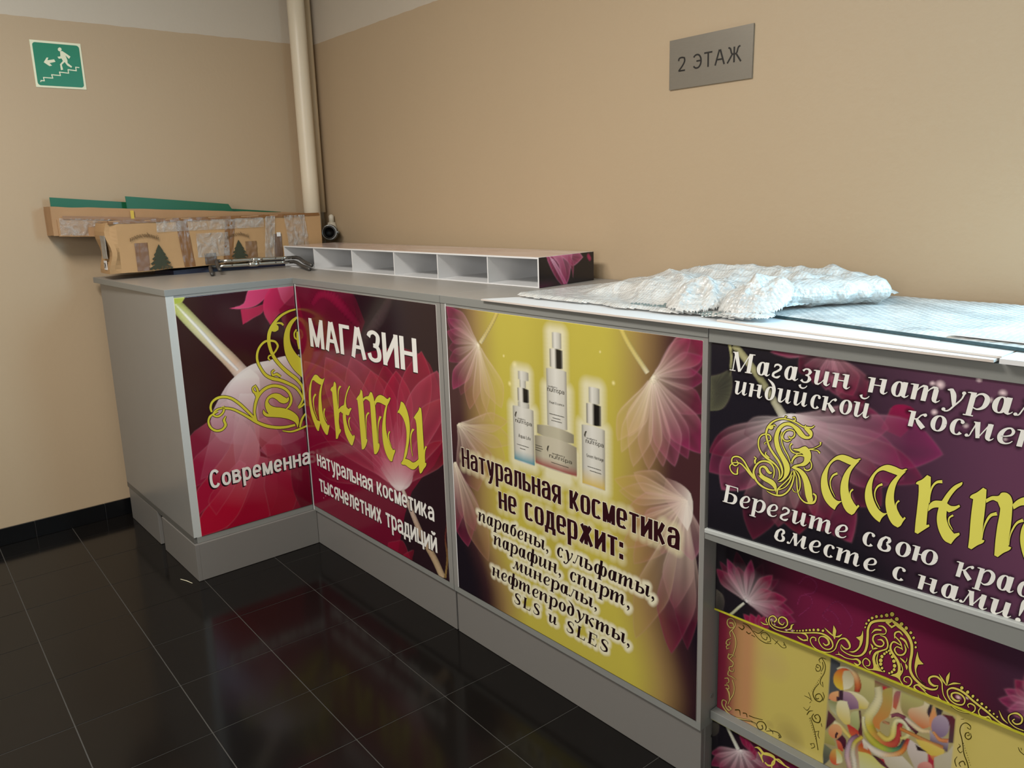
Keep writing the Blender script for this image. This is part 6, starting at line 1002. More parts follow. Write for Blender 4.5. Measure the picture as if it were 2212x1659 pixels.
PIC = json.loads('''[["q",["a79c6c","8f8460"],[4678,947,5191,913,5192,592,4668,324]],
["q",["43454a","4c5052"],[4679,937,4722,930,4728,759,4679,727]],
["v",["b5ad74","9a9560"],[4801,927,4872,928,4877,801,4850,803,4819,818,4812,883]],
["c",["d0c8a4","cfc8a8","c8a878","b9683c","9c2f2c"],[4710,892,4709,896,4732,909,4731,917,4759,913,4765,928,4776,899,4792,920,4787,873,4811,894,4792,847,4818,860,4792,826,4812,832]],
["v",["b8412c","c6ae3c"],[4785,882,4783,860,4774,839,4761,821,4744,809,4726,804,4711,808,4700,821,4696,839,4698,861,4707,882,4721,900,4738,912,4755,916,4770,912,4780,900]],
["v",["a89e78","cfc9ae"],[4739,897,4765,914,4784,890,4784,853,4764,824,4744,810]],
["v",["cfa06c","c8845c"],[4680,735,4684,760,4714,789,4726,795,4728,759,4713,738]],
["v",["cfc8a4","b9a53e"],[4742,806,4789,822,4831,820,4856,803,4846,770,4814,755,4808,785,4777,810]],
["v",["a08090","6d4f6c"],[4743,803,4777,810,4809,786,4814,755,4779,731,4745,754]],
["q",["3c2834","3c2834"],[4723,797,4742,807,4745,754,4716,742,4714,762,4724,767]],
["v",["7d8050","a8a888"],[4679,727,4717,736,4720,670,4692,686]],
["v",["55303a","402628"],[4680,679,4718,651,4674,576]],
["v",["a09a58","8c8448"],[4674,576,4721,536,4722,519,4671,508]],
["v",["a83230","bc5a38"],[4765,659,4817,650,4830,640,4786,603]],
["c",["cfc8a0","c9b46a","c8b85c"],[4706,622,4714,644,4733,620,4743,642,4758,604,4770,624,4782,592,4791,607]],
["v",["cfcaa8","c0ad58"],[4720,737,4731,752,4762,762,4773,731,4779,700,4780,664,4762,650,4743,658,4721,680]],
["v",["40242c","5c2c30"],[4815,746,4823,750,4845,584,4817,653,4822,690]],
["v",["b0b080","8a9058"],[4783,719,4812,744,4822,673,4817,650,4792,663]],
["v",["a8a468","8a7a50"],[4983,918,5072,919,5053,884,5017,853,5017,821,4986,828]],
["v",["b8ac84","c8b088"],[4946,922,4982,921,4981,854,5001,813,4942,776,4949,838]],
["v",["8c5c60","b0583c"],[4952,874,4961,911,4980,920,4975,870,4966,827,4953,833]],
["v",["7c5048","8c8a50"],[4872,919,4946,919,4947,882,4874,884]],
["v",["a83038","9c2c30"],[4926,903,4925,898,4922,892,4918,886,4912,883,4906,881,4901,881,4897,884,4896,888,4897,894,4900,900,4904,905,4910,909,4916,911,4921,910,4925,908]],
["c",["c0b890","cbc39c","c8bf88","b9a73c","b98a44","b5553c","a8423a","a83a3c","a02c35"],[4873,883,4903,905,4879,851,4916,863,4859,791,4901,788,4832,726,4883,737,4840,663,4886,706,4874,633,4902,684,4922,627,4932,673,4974,655,4958,682,4993,711,4967,707,4992,747,4968,742,4997,775,4982,776]],
["v",["9c9450","b9743c"],[4909,888,4945,922,4949,838,4938,780,4907,735,4908,702,4886,703,4875,728,4895,781,4910,837]],
["c",["c0a858","c8b456","c9bc6a","cfc88c","d0caa8","cfcaae","c9c290","c0b45c"],[4896,675,4906,696,4932,660,4936,687,4968,698,4948,702,4973,747,4951,742,4974,771,4965,784,4996,780,5003,800,5013,762,5028,776,5013,740,5029,735,4991,712,4997,701]],
["c",["cfcaa8","c9c490","b4ac50","a9a43e","a0a83e","5f8c58","3d5c5a","55303a"],[4831,724,4843,730,4832,690,4845,699,4844,649,4861,669,4872,618,4890,651,4915,606,4925,640,4966,622,4964,648,5004,660,4989,672,5018,709,5003,710]],
["c",["c8bca8","cfc6b8","cfc4b0","caa87c","c9843f","b0503c","a02c38"],[4832,612,4842,629,4862,588,4874,613,4903,575,4912,610,4957,594,4954,620,5004,641,4992,654,5025,693,5009,695,5030,724,5017,722]],
["v",["c0b4b0","a89c8c"],[5029,723,5054,717,5101,699,5103,666,5089,606,5063,591,5041,630,5022,667]],
["c",["7c4552","7c4552","6c3440","40242c"],[4951,783,4947,796,4973,800,4974,817,4997,798,5005,816,5025,775,5035,793,5051,760,5061,779]],
["c",["c8bfb0","cbb89a","cfbc90","c9b084"],[5003,803,5010,816,5030,786,5039,807,5068,776,5073,798,5099,790,5099,808]],
["v",["c9c3a0","b9683c"],[5072,919,5093,914,5088,878,5103,854,5100,822,5075,797,5048,806,5016,828,5017,857,5050,883,5070,903]],
["v",["3a2c35","3a2c35"],[5093,917,5103,919,5100,853,5085,876]],
["v",["c8905c","c87c50"],[5108,919,5122,871,5106,806,5095,850]],
["v",["2e2830","443c44"],[5114,916,5142,915,5136,890,5122,877]],
["q",["5c2430","4a3c40"],[5141,899,5178,909,5189,900,5192,797,5172,787,5170,859]],
["v",["a090a0","75607c"],[5170,859,5169,839,5163,819,5153,803,5141,793,5128,789,5117,794,5109,807,5105,824,5106,845,5112,864,5122,880,5134,891,5146,893,5158,888,5166,876]],
["v",["a89aa8","4c3c4c"],[5101,806,5118,791,5171,804,5173,784,5171,745,5132,745,5105,752]],
["c",["c88c5c","c88454","c0744c"],[5112,800,5117,809,5136,776,5142,792,5169,785,5170,804]],
["c",["a87a58","b08860"],[4916,741,4919,753,4942,744,4945,757]],
["c",["b9743c","b98048","c08850","a86c44"],[4986,744,4990,760,5049,743,5054,759,5103,739,5108,759,5152,745,5156,765]],
["v",["c9b058","bfa848"],[5050,737,5095,748,5160,749,5160,717,5109,694,5070,714]],
["v",["2c1c20","2c1c20"],[5051,713,5098,704,5061,690]],
["v",["a83040","8c2430"],[5101,699,5125,694,5127,629,5107,617]],
["v",["c98850","b0603c"],[5109,694,5143,711,5141,685,5121,679]],
["q",["b4ac98","a89f84"],[5125,694,5173,747,5194,799,5212,667,5131,618]],
["v",["c89868","c07850"],[4749,609,4747,595,4741,580,4732,567,4720,557,4708,554,4698,556,4690,564,4687,576,4689,591,4695,606,4704,619,4716,628,4728,632,4738,629,4746,621]],
["c",["40242c","40242c"],[4725,592,4732,591,4719,573,4726,575,4721,560,4725,562]],
["v",["502434","3c1824"],[4750,593,4769,576,4766,523,4724,551]],
["v",["c06048","a8402c"],[4723,554,4742,554,4758,525,4757,511,4735,515]],
["v",["6c7058","2c2c34"],[4671,504,4708,493,4698,438,4674,396,4668,449]],
["v",["b9a050","b4402c"],[4756,486,4755,469,4750,452,4741,438,4730,429,4719,426,4709,429,4702,439,4699,453,4701,470,4706,487,4715,501,4726,510,4737,513,4746,510,4753,500]],
["v",["a8b060","cfc9a8"],[4726,510,4752,491,4757,459,4733,437]],
["q",["8c4a3c","b8b090"],[4801,607,4830,637,4865,562,4956,514,4791,416,4771,494]],
["c",["b07870","c0a098","b89ca0","a890a0","8c6a80","6c3c4c"],[4810,430,4790,413,4798,471,4778,454,4787,508,4766,495,4790,553,4770,549,4803,595,4788,601,4823,622,4814,632]],
["c",["c8c0a4","c9c0b0","bdb49c","b9a84c","c0a840"],[4828,439,4808,424,4818,502,4798,488,4810,537,4789,526,4814,582,4798,584,4842,626,4832,634]],
["v",["a83028","b97c38"],[4822,578,4838,601,4869,588,4882,565,4842,548,4823,555]],
["v",["bdb864","b8b8a0"],[4823,551,4871,565,4955,533,4951,495,4843,429]],
["v",["cfc8b8","b8a898"],[4837,617,4862,610,4864,581,4846,581]],
["v",["c0b8a8","a89f84"],[4923,578,5005,632,5062,597,5052,555,4970,522]],
["v",["a8343a","983038"],[4909,567,4932,576,4942,552,4922,551]],
["v",["40242c","5c3038"],[4882,568,4911,571,4966,540,4925,543]],
["v",["c88c80","a86058"],[5123,646,5122,634,5117,621,5108,610,5097,601,5086,597,5077,598,5070,603,5067,612,5068,624,5074,637,5083,648,5093,657,5104,661,5114,660,5120,655]],
["q",["c0b06a","c4b26c"],[5192,931,5220,916,5243,623,5190,590,5190,793]]]''')
# ================================================================== COUNTER
HT = 1.178; TH = .025; ZB = .157; LAB = {}
def art(panel, pr=None, ink=None, outl=None):
    names = {'g': 'gold_lettering'}
    for pn, kind, col, L in ART:
        if pn != panel: continue
        P = [(L[i]/2000., L[i+1]/2000.) for i in range(0, len(L), 2)]
        if kind == 'g' and pr: pr.poly(P, col[0], col[1], (col[2]/2000., col[3]/2000.), (col[4]/2000., col[5]/2000.), col[6]/100., col[7]/100., col[8]/100.)
        elif kind == 'c' and pr:
            A, B = chaikin_ribbon(L, 5); n = len(A)-1; cs = [np.array(lin(c)) for c in col]
            for i in range(n):
                t = i/n*(len(cs)-1); k = min(int(t), len(cs)-2); rgb = cs[k]*(1-t+k)+cs[k+1]*(t-k)
                Q = [A[i], A[i+1], B[i+1], B[i]]; w_ = pr.win(min(p[0] for p in Q)-.004, max(p[0] for p in Q)+.004, min(p[1] for p in Q)-.004, max(p[1] for p in Q)+.004)
                U, Z = pr.U[w_], pr.Z[w_]
                if U.size == 0: continue
                # shade across the ribbon: rounder stem
                ca_, cb_ = (np.array(A[i])+A[i+1])/2, (np.array(B[i])+B[i+1])/2; wd = cb_-ca_; wl = wd@wd+1e-9; s_ = ((U-ca_[0])*wd[0]+(Z-ca_[1])*wd[1])/wl
                ins, d = pr.inside(Q, U, Z); sh = 1-.45*np.clip(np.abs(s_-.45)*2, 0, 1)**2
                al = np.clip(np.where(ins, 1, 0)+np.where(~ins, np.clip(.75-d/.0016, 0, .6), 0), 0, 1)[..., None]
                pr.col[w_] = pr.col[w_]*(1-al)+(rgb*sh[..., None])*al
        elif kind == 'r' and ink: ink.ribbon(L, col, outline=outl)
        elif kind == 'p' and ink: ink.polygon(L, col, outline=outl, smooth=(col != 'S'))
# ---- wing unit -------------------------------------------------------
wing = thing('counter_unit', 'grey end counter unit with a plain side and a crimson flower poster', 'counter', (.988, -1.191, 0), AW, 'grey shop counter units')
DPW = .925
MB().box(0, .016, .002, DPW, ZB+.026, HT-TH).build('side_panel', M_grey, wing, bevel=.001)
MB().box(0, .505, .004, DPW, ZB, ZB+.026).build('bottom_board', M_edged, wing, bevel=.001)
MB().box(0, .012, DPW*.0+.0, .002, ZB+.026, HT-TH).build('edge_strip', M_edgel, wing)
MB().box(.012, .518, 0, .004, ZB, ZB+.024).build('bottom_rail', M_edge, wing)
MB().box(.012, .030, 0, .004, ZB+.024, HT-TH).build('edge_strip', M_edgel, wing)
MB().box(.030, .518, .0, .004, HT-TH-.009, HT-TH).build('top_rail', M_edge, wing)
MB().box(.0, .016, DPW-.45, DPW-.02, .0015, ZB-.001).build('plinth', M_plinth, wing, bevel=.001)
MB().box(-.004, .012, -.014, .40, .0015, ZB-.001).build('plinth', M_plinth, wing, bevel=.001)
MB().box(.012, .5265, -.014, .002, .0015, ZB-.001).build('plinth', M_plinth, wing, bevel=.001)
MB().box(.1, .11, .02, DPW-.02, .0015, ZB-.002).build('inner_plinth', M_dark, wing)  # dark board behind the plinth gap, standing in for its shade
pr = Print(.030, .5165, .181, HT-TH-.009, .0027)
pr.col[:] = lin('2b1016'); U, Z = pr.U, pr.Z
pr.over((slice(None), slice(None)), lin('3d1722'), .8*np.clip((Z-.6)/.5, 0, 1)*np.clip((U-.1)/.4, 0, 1)); pr.over((slice(None), slice(None)), lin('7a0f2a'), sm(.45-Z, -.05, .2))
art('W', pr)
post = pr.build('poster', -.0015, .004, wing)
post['label'] = 'crimson flower poster with half of a gold capital'
ink = Ink(-.0015); art('W', None, ink, .0022)
SANS = sans(.235, .20, .62, 2.3); SANSC = sans(.25, .20, .60, 2.4)
lettering(ink, 'w', SANS, 'Современна', .086, .524, .3675, .3675, .0555, .25, .2, 0, .38)
lettering(ink, 'sh', SANS, 'Современна', .086, .524, .3675, .3675, .0555, .25, .2, 0, .38, grow=.0006, lift=1, du=-.005, dz=-.004)
ink.build({'g': ('gold_ornament', M_gold), 'outline': ('ornament_outline', M_ink), 'w': ('lettering', M_wtext), 'sh': ('lettering_shadow', M_ink)}, post)
# ---- front run -------------------------------------------------------
def unit(name, label, u0, u1, post_l, post_r):
    root = thing(name, label, 'counter', (.985, -.671, 0), AF, 'grey shop counter units')
    D = .62
    MB().box(u1-.016, u1, .004, D, ZB+.024, HT-TH).build('side_panel', M_grey, root)
    MB().box(u0, u0+.016, .004, D, ZB+.024, HT-TH).build('side_panel', M_grey, root)
    MB().box(u0, u1, .004, D, ZB, ZB+.024).build('bottom_board', M_edge, root)
    MB().box(u0, u1, 0, .004, ZB, ZB+.022).build('bottom_rail', M_edge, root)
    MB().box(u0, post_l, 0, .004, ZB+.022, HT-TH).build('edge_strip', M_grey, root)
    MB().box(post_r, u1, 0, .004, ZB+.022, HT-TH).build('edge_strip', M_grey, root)
    MB().box(post_l, post_r, 0, .004, HT-TH-.008, HT-TH).build('top_rail', M_edge, root)
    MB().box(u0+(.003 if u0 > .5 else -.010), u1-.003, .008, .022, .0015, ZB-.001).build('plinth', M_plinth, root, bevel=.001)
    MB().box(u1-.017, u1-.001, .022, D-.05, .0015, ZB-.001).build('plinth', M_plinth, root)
    return root
un2 = unit('counter_unit', 'grey counter unit in the inner corner with a crimson shop poster', .012, 1.0285, .0135, 1.006)
MB().box(.0005, .012, -.001, .006, ZB, HT-TH).build('corner_strip', M_edgel, un2, bevel=.002)
pr = Print(.0138, 1.006, .179, HT-TH-.008, .0027); U, Z = pr.U, pr.Z
pr.col[:] = lin('24121a'); pr.over((slice(None), slice(None)), lin('6a0e2a'), sm(.75-U, 0, .6)*sm(1.05-Z, 0, .35)*.8)
art('F2', pr)  # crimson swirl near the top paints a reflection of the wing's gold capital
for (x, z_, r) in ((.11, .27, .006), (.10, .3, .004), (.13, .255, .004), (.15, .31, .004), (.11, .24, .004)): pr.glow(x, z_, r, 'e0b0c0', .9, 1)
post = pr.build('poster', -.0015, .004, un2); post['label'] = 'crimson poster with white and gold shop lettering'
ink = Ink(-.0015); art('F2', None, ink, .0022)
for (txt, a, b_, z_, xh, f, V, H, s_) in (('МАГАЗИН', .108, .884, .9018, .0845, sans(.25, .17, .62, 2.4), .25, .17, .34), ('натуральная косметика', .079, .935, .379, .0525, SANS, .25, .18, .34), ('тысячелетних традиций', .080, .943, .2645, .0575, SANS, .25, .18, .34)):
    lettering(ink, 'w', f, txt, a, b_, z_, z_, xh, V, H, 0, s_)
    lettering(ink, 'sh', f, txt, a, b_, z_, z_, xh, V, H, 0, s_, grow=.0004, lift=1, du=-.003, dz=-.0035)
ink.build({'g': ('gold_lettering', M_gold), 'outline': ('lettering_outline', M_ink), 'w': ('lettering', M_wtext), 'sh': ('lettering_shadow', M_ink)}, post)
un3 = unit('counter_unit', 'grey counter unit with a yellow poster of three cosmetic bottles and a jar', 1.0315, 2.0465, 1.056, 2.034)
MB().box(1.056, 1.0595, -.0012, .003, ZB+.022, HT-TH).build('white_strip', M_white, un3)
for z_ in (.66, .235): MB().tube([(2.0464, .045, z_), (2.0478, .045, z_)], .0065, 14).build('screw_cap', M_screw, un3)
MB().tube([(2.0454, .05, .118), (2.047, .05, .118)], .004, 10).build('screw', M_dark, un3)
pr = Print(1.0600, 2.0335, .179, HT-TH-.008, .0021); U, Z = pr.U, pr.Z; A_ = (slice(None), slice(None))
pr.col[:] = lin('b7aa46')
cu = 1.53+.09*sm(Z, .5, .2); d = np.abs(U-cu); wid = .26-.01*sm(Z, .6, .2)
pr.over(A_, lin('8a6a4a'), .85*sm(d, wid*.75, wid*1.35)); pr.over(A_, lin('3a1a26'), sm(d, wid*1.15, wid*1.65)*.95)
pr.over(A_, lin('1a1016'), sm(d+(.55-Z)*.5, .48, .7)*sm(.7-Z, 0, .35)); pr.over(A_, lin('16101a'), sm(d, .36, .5)*sm(.75-Z, 0, .2)); pr.over(A_, lin('a79a3e'), .5*sm(.12-d, 0, .12)*sm(Z, .2, .5))
art('F3', pr)
for (x, z_, r) in ((1.337, 1.02, .006), (1.36, .94, .01), (1.385, 1.0, .014), (1.765, 1.005, .008), (1.72, 1.08, .005)): pr.glow(x, z_, r, 'ece0a0', .9, 1.2)
# white glow round the bottles, then the bottles
pts = []
for (a, b_, c, d_) in ((1.375, 1.455, .71, .98), (1.52, 1.595, .70, 1.11), (1.47, 1.625, .73, .82), (1.655, 1.73, .71, .98)):
    n1 = 7; n2 = int((d_-c)/.012)
    for i in range(n1):
        for j in range(n2+1):
            f = j/n2; nar = 1 if f < .62 else .5; pts.append(((a+b_)/2+((b_-a)/2)*(2*i/(n1-1)-1)*nar, c+(d_-c)*f))
pr.halo(pts, .036, 'd6d0ae', .95, .25)
def cyl(u0, u1, z0, z1, stops, round_=.004):
    w_ = pr.win(u0-.003, u1+.003, z0-.003, z1+.003); Uu, Zz = pr.U[w_], pr.Z[w_]; s_ = (Uu-u0)/(u1-u0); xs = [q[0] for q in stops]; cs = np.array([lin(q[1]) for q in stops])
    rgb = np.stack([np.interp(s_, xs, cs[:, k]) for k in range(3)], -1); bow = .05*(u1-u0)*((2*s_-1)**2)
    cov = np.clip(np.minimum(np.minimum(Uu-u0, u1-Uu), np.minimum(Zz-z0-bow, z1-Zz-bow))/.002+.5, 0, 1)[..., None]; pr.col[w_] = pr.col[w_]*(1-cov)+rgb*cov
GL = [(0, '8f8c80'), (.12, 'bdbab0'), (.45, 'd2d0c8'), (.85, 'c2bfb4'), (1, '8f8a7c')]; CH = [(0, '55504a'), (.15, 'c8c4ba'), (.35, 'd8d5cc'), (.5, '6a665e'), (.55, '1a1816'), (.85, '1c1a18'), (.95, '6a665c'), (1, '8c877a')]
CP = [(0, '98958a'), (.3, 'd4d2ca'), (.7, 'bcbab0'), (1, '8c887c')]
for (b0, b1, z0, z1, c0, c1, cz0, cz1, p0, p1, pz) in ((1.5175, 1.5965, .842, 1.013, 1.5325, 1.583, 1.013, 1.068, 1.543, 1.579, 1.114), (1.3705, 1.4605, .707, .880, 1.394, 1.4435, .893, .936, 1.404, 1.431, .962), (1.651, 1.7345, .704, .877, 1.669, 1.722, .879, .938, 1.678, 1.717, .983)):
    cyl(b0, b1, z0, z1, GL)
    if pz < .97: cyl(c0, c1, z1-.004, cz0+.002, CP)
    cyl(p0, p1, cz1, pz, CP); cyl(c0, c1, cz0, cz1, CH)
cyl(1.398, 1.4435, .958, .986, CP); cyl(1.474, 1.621, .806, .845, [(0, '7e7866'), (.2, 'a8a28c'), (.6, 'b4ae98'), (1, '7c7664')]); cyl(1.463, 1.631, .716, .812, [(0, '827b68'), (.2, 'b4ad98'), (.6, 'bdb6a2'), (1, '857d6a')])
for (a, b_, z0, z1, cc) in ((1.3705, 1.4605, .709, .745, '1f7f92'), (1.651, 1.7345, .706, .755, 'c8a93a'), (1.463, 1.631, .718, .748, '8c1c28')):
    w_ = pr.win(a, b_, z0-.01, z1); pr.over(w_, lin(cc), np.clip((z1-pr.Z[w_])/(z1-z0), 0, 1)**1.2*np.clip((pr.Z[w_]-z0)/.004, 0, 1)*.95*((pr.U[w_] > a+.001) & (pr.U[w_] < b_-.001)))
ink = Ink(-.0015)
SER = serif(); IMP = sans(.27, .13, .50, 3.6, 1.0, 1.2); MINI = sans(.13, .11, .6, 2.2)
smp = []
for t, a, b_, z_, xh in (('парабены, сульфаты,', 1.180, 1.908, .4585, .031), ('парафин, спирт,', 1.254, 1.826, .401, .031), ('минералы,', 1.345, 1.708, .3497, .029), ('нефтепродукты,', 1.241, 1.826, .2905, .030), ('SLS и SLES', 1.3425, 1.746, .2343, .0262)):
    smp += lettering(ink, 'k', SER, t, a, b_, z_, z_, xh, .27, .07, .16, .16, maxs=1.2)
smp2 = []
for t, a, b_, z0, z1, xh in (('Натуральная косметика', 1.109, 1.977, .6235, .6185, .0545), ('не содержит:', 1.290, 1.797, .532, .532, .0560)):
    smp2 += lettering(ink, 'm', IMP, t, a, b_, z0, z1, xh, .27, .13, .0, .36)
    lettering(ink, 'halo', IMP, t, a, b_, z0, z1, xh, .27, .13, .0, .36, grow=.0019, lift=1)
pr.halo(smp, .017, 'ddd8bc', .9, .42); pr.halo(smp2, .024, 'd8d0a8', .55, .4)
for t, a, b_, z_, xh, k_ in (('nutrispa', 1.521, 1.587, .945, .0095, 't'), ('asiaberry', 1.524, 1.560, .9575, .0035, 't'), ('Pearl Essence', 1.528, 1.586, .911, .005, 't'), ('Light', 1.530, 1.540, .883, .003, 't'), ('nutrispa', 1.381, 1.452, .828, .009, 't'), ('asiaberry', 1.392, 1.425, .8395, .0035, 't'), ('Aqua Life', 1.393, 1.446, .784, .0075, 't'), ('nutrispa', 1.523, 1.612, .752, .0085, 't'), ('asiaberry', 1.535, 1.585, .764, .004, 't'), ('nutrispa', 1.666, 1.730, .826, .009, 't'), ('asiaberry', 1.669, 1.706, .838, .0035, 't'), ('Green Heritage', 1.668, 1.730, .787, .0065, 't')):
    if t != 'Light': lettering(ink, k_, MINI, t, a, b_, z_, z_, xh, .13, .11, 0, .3, lift=3)
for (x, z_) in ((1.379, .848), (1.660, .846), (1.513, .773)):
    ink.ngon([(x, z_), (x+.004, z_+.011), (x+.010, z_+.013), (x+.006, z_+.004), (x+.004, z_-.006)], 't', .0008)
for (a, b_, z_) in ((1.527, 1.588, .880), (1.540, 1.572, .870), (1.535, 1.578, .862), (1.385, 1.440, .760), (1.398, 1.425, .750), (1.672, 1.722, .760), (1.680, 1.722, .750), (1.530, 1.602, .738), (1.466, 1.495, .775), (1.466, 1.498, .768), (1.466, 1.493, .761)):
    n_ = int((b_-a)/.0035)
    for i in range(n_):
        x = a+i*.0035; ink.ngon([(x, z_), (x+.0024, z_), (x+.0024, z_+.0018+random.random()*.0008), (x, z_+.0018)], 't', .0008)
post = pr.build('poster', -.0015, .004, un3); post['label'] = 'yellow poster with black lettering and printed cosmetic bottles'
ink.split(.012, ('t',)).build({'k': ('lettering', M_ink), 'm': ('lettering', mat('dark_brown_print', '2c0c14', .28)), 'halo': ('lettering_halo', M_cream), 't': ('small_print', mat('grey_print', '4a463c', .3))}, post)
# ---- unit 4 ----------------------------------------------------------
un4 = thing('counter_unit', 'grey display unit at the right edge with stacked gold and magenta boards', 'counter', (.985, -.671, 0), AF, 'grey shop counter units')
E4 = 3.07; U4 = 2.050
MB().box(U4, E4, .004, .62, HT-.018, HT-.005).build('top_board', M_greytop, un4)
MB().box(U4, E4, -.003, .012, HT-.034, HT-.004).build('top_rail', M_edge, un4, bevel=.001)
MB().box(E4-.016, E4, .004, .62, .0015, HT-.02).build('side_panel', M_grey, un4)
MB().box(U4, U4+.003, .10, .62, .0015, HT-.02).build('side_panel', M_grey, un4)
sl = lambda u: .701+(u-2.05)*.038
m = MB(); m.v = []
m.prism([(U4, -.003), (E4, -.003), (E4, .012), (U4, .012)], .674, [sl(U4)-.012, sl(E4)-.012, sl(E4)-.012, sl(U4)-.012]); m.build('middle_rail', M_edge, un4)
m = MB(); m.prism([(U4, -.006), (E4, -.006), (E4, .012), (U4, .012)], [sl(U4)-.012, sl(E4)-.012, sl(E4)-.012, sl(U4)-.012], [sl(U4)-.001, sl(E4)-.001, sl(E4)-.001, sl(U4)-.001]); m.build('middle_rail_lip', M_edgel, un4, bevel=.002)
MB().box(U4, E4, .012, .62, .676, .690).build('shelf_board', M_edge, un4)
pr = Print(U4+.004, E4, .700, HT-.034, .0021, 2.74); U, Z = pr.U, pr.Z
pr.col[:] = lin('1d1a22'); pr.over((slice(None), slice(None)), lin('5c3850'), sm(U+.35*(Z-.9), 2.33, 2.72)*.95); pr.over((slice(None), slice(None)), lin('6b3f58'), sm(U, 2.5, 2.85)*sm(.3-np.abs(Z-.95), 0, .25)*.8)
pr.over((slice(None), slice(None)), lin('17151b'), sm(.80-Z, 0, .08)*sm(2.62-U, 0, .25)*.8)
art('F4', pr)
for (x, z_, r) in ((2.607, 1.075, .0), (2.538, 1.122, .010), (2.525, 1.122, .006), (2.638, 1.123, .008), (2.62, 1.108, .006), (2.532, 1.07, .007), (2.585, 1.056, .006), (2.648, 1.045, .005), (2.6, 1.141, .006), (2.7, 1.0, .008), (2.8, 1.08, .007)): 
    if r: pr.glow(x, z_, r, 'f2d8dc', 1, 1)
ink = Ink(.002); art('F4', None, ink, .0016)
sm4 = []
for t, a, b_, z_, xh in (('Магазин', 2.1, 2.3780, 1.0862, .0296), ('натуральной', 2.4057, 2.852, 1.0878, .0296), ('индийской', 2.1125, 2.4185, 1.0352, .0300), ('косметики', 2.4837, 2.836, 1.0360, .0300), ('Берегите', 2.0895, 2.3895, .7770, .0298), ('свою', 2.411, 2.5625, .7770, .0305), ('красоту', 2.5872, 2.820, .7715, .0300), ('вместе', 2.2210, 2.4510, .7265, .0288), ('с', 2.4730, 2.5010, .7265, .0288), ('нами!', 2.5234, 2.7080, .7235, .0290)):
    sm4 += lettering(ink, 'w', SER, t, a, b_, z_, z_, xh, .27, .07, .16, .18, maxs=1.25)
    lettering(ink, 'outline', SER, t, a, b_, z_, z_, xh, .27, .07, .16, .18, maxs=1.25, lift=1, du=-.0012, dz=-.0014)
pr.halo([(a-.001, b-.001) for a, b in sm4], .008, '0c0a10', .7, .3)
post = pr.build('poster', .002, .005, un4); post['label'] = 'purple header poster with white italic and gold lettering'
ink.build({'g': ('gold_lettering', mat('bright_gold_print', 'd8d25e', .28)), 'outline': ('lettering_outline', M_ink), 'w': ('lettering', M_wtext)}, post)
# recessed boards (v .075 and .09)
VA, VB = .045, .058
for kk, (z0, z1) in enumerate(((.476, .674), )):
    pr = Print(U4, E4-.02, .476, .673, .0021, 2.74); U, Z = pr.U, pr.Z; W_ = (slice(None), slice(None))
    pr.col[:] = lin('1b171d'); pr.over(W_, lin('6c1c3c'), sm(U, 2.12, 2.33)*sm(2.80-U, 0, .35)*.98); pr.over(W_, lin('42273a'), sm(U+.5*(Z-.57), 2.56, 2.74)*.9); pr.over(W_, lin('1a161c'), sm(U, 2.3, 2.1)*sm(Z, .5, .56)*.4)
    art('A', pr)
    for (x, z_, r) in ((2.202, .503, .005), (2.21, .495, .003), (2.255, .497, .006), (2.60, .497, .006), (2.615, .503, .004), (2.585, .49, .004), (2.24, .493, .004)): pr.glow(x, z_, r, 'f0c8c8', 1, 1)
    board = pr.build('display_board', VA, .005, un4); board['label'] = 'magenta board with a gold crown ornament'
    for v_ in board.data.vertices: v_.co.z += (v_.co.x-U4)*.021*max(0, min(1, (.673-v_.co.z)/.197))
    q = MB(); q.prism([(U4-.0005, VA-.002), (E4-.02, VA-.002), (E4-.02, VA+.005), (U4-.0005, VA+.005)], [.4725, .4725+.021, .4725+.021, .4725], [.4765, .4765+.021, .4765+.021, .4765]); q.build('edge_tape', M_yell, board)
    ink = Ink(VA); art('A', None, ink, .0013); ink.mb['h'] = ink.mb.pop('h')
    q = MB()
    ink.build({'h': ('gold_ornament', M_goldp), 'outline': ('ornament_outline', M_ink)}, board)
# gold board with the abstract picture
pr = Print(U4+.0035, E4-.02, .200, .52, .0021, 2.74); U, Z = pr.U, pr.Z; W_ = (slice(None), slice(None))
pr.col[:] = lin('b9a95a'); pr.over(W_, lin('7a1f38'), sm(2.155-U, 0, .085)); pr.over(W_, lin('b07858'), np.exp(-((U-2.135)/.03)**2)*.8); pr.over(W_, lin('c9b96a'), sm(U, 2.58, 2.66)*.5)
for k in range(3):   # faint scrolls and a swan-like watermark
    pr.glow(2.245+.01*k, .235-.01*k, .045-.008*k, '8f7f4c', .32, .6)
pr.glow(2.2, .228, .012, '9a8a50', .5, .5); pr.glow(2.2, .39, .05, 'a8826a', .25, .6)
def pic(zz, L, c0, c1=None, vert=True, edge=0):
    P = [topp(*p) for p in L]; us = [p[0] for p in P]; zs = [p[1] for p in P]
    if c1: b, t = ((0, max(zs)), (0, min(zs))) if vert else ((min(us), 0), (max(us), 0))
    else: b = t = None
    pr.poly(P, c0, c1, b, t, 1, 1, edge, .0022)
for kind, cols, L in PIC:
    P = [(L[i]/2000., L[i+1]/2000.) for i in range(0, len(L), 2)]
    us = [p[0] for p in P]; zs = [p[1] for p in P]
    if kind == 'q': pr.poly(P, cols[0], cols[-1], (us[0], max(zs)), (us[0], min(zs)), 1, 1, 0, .002, False)
    elif kind == 'v': pr.poly(P, cols[0], cols[-1], (us[0], max(zs)), (us[0], min(zs)), 1, 1, 0, .002)
    elif kind == 'h': pr.poly(P, cols[0], cols[-1], (min(us), zs[0]), (max(us), zs[0]), 1, 1, 0, .002)
    elif kind == 'c': ART.append(('PIC', 'c', cols, L)); art('PIC', pr); ART.pop()
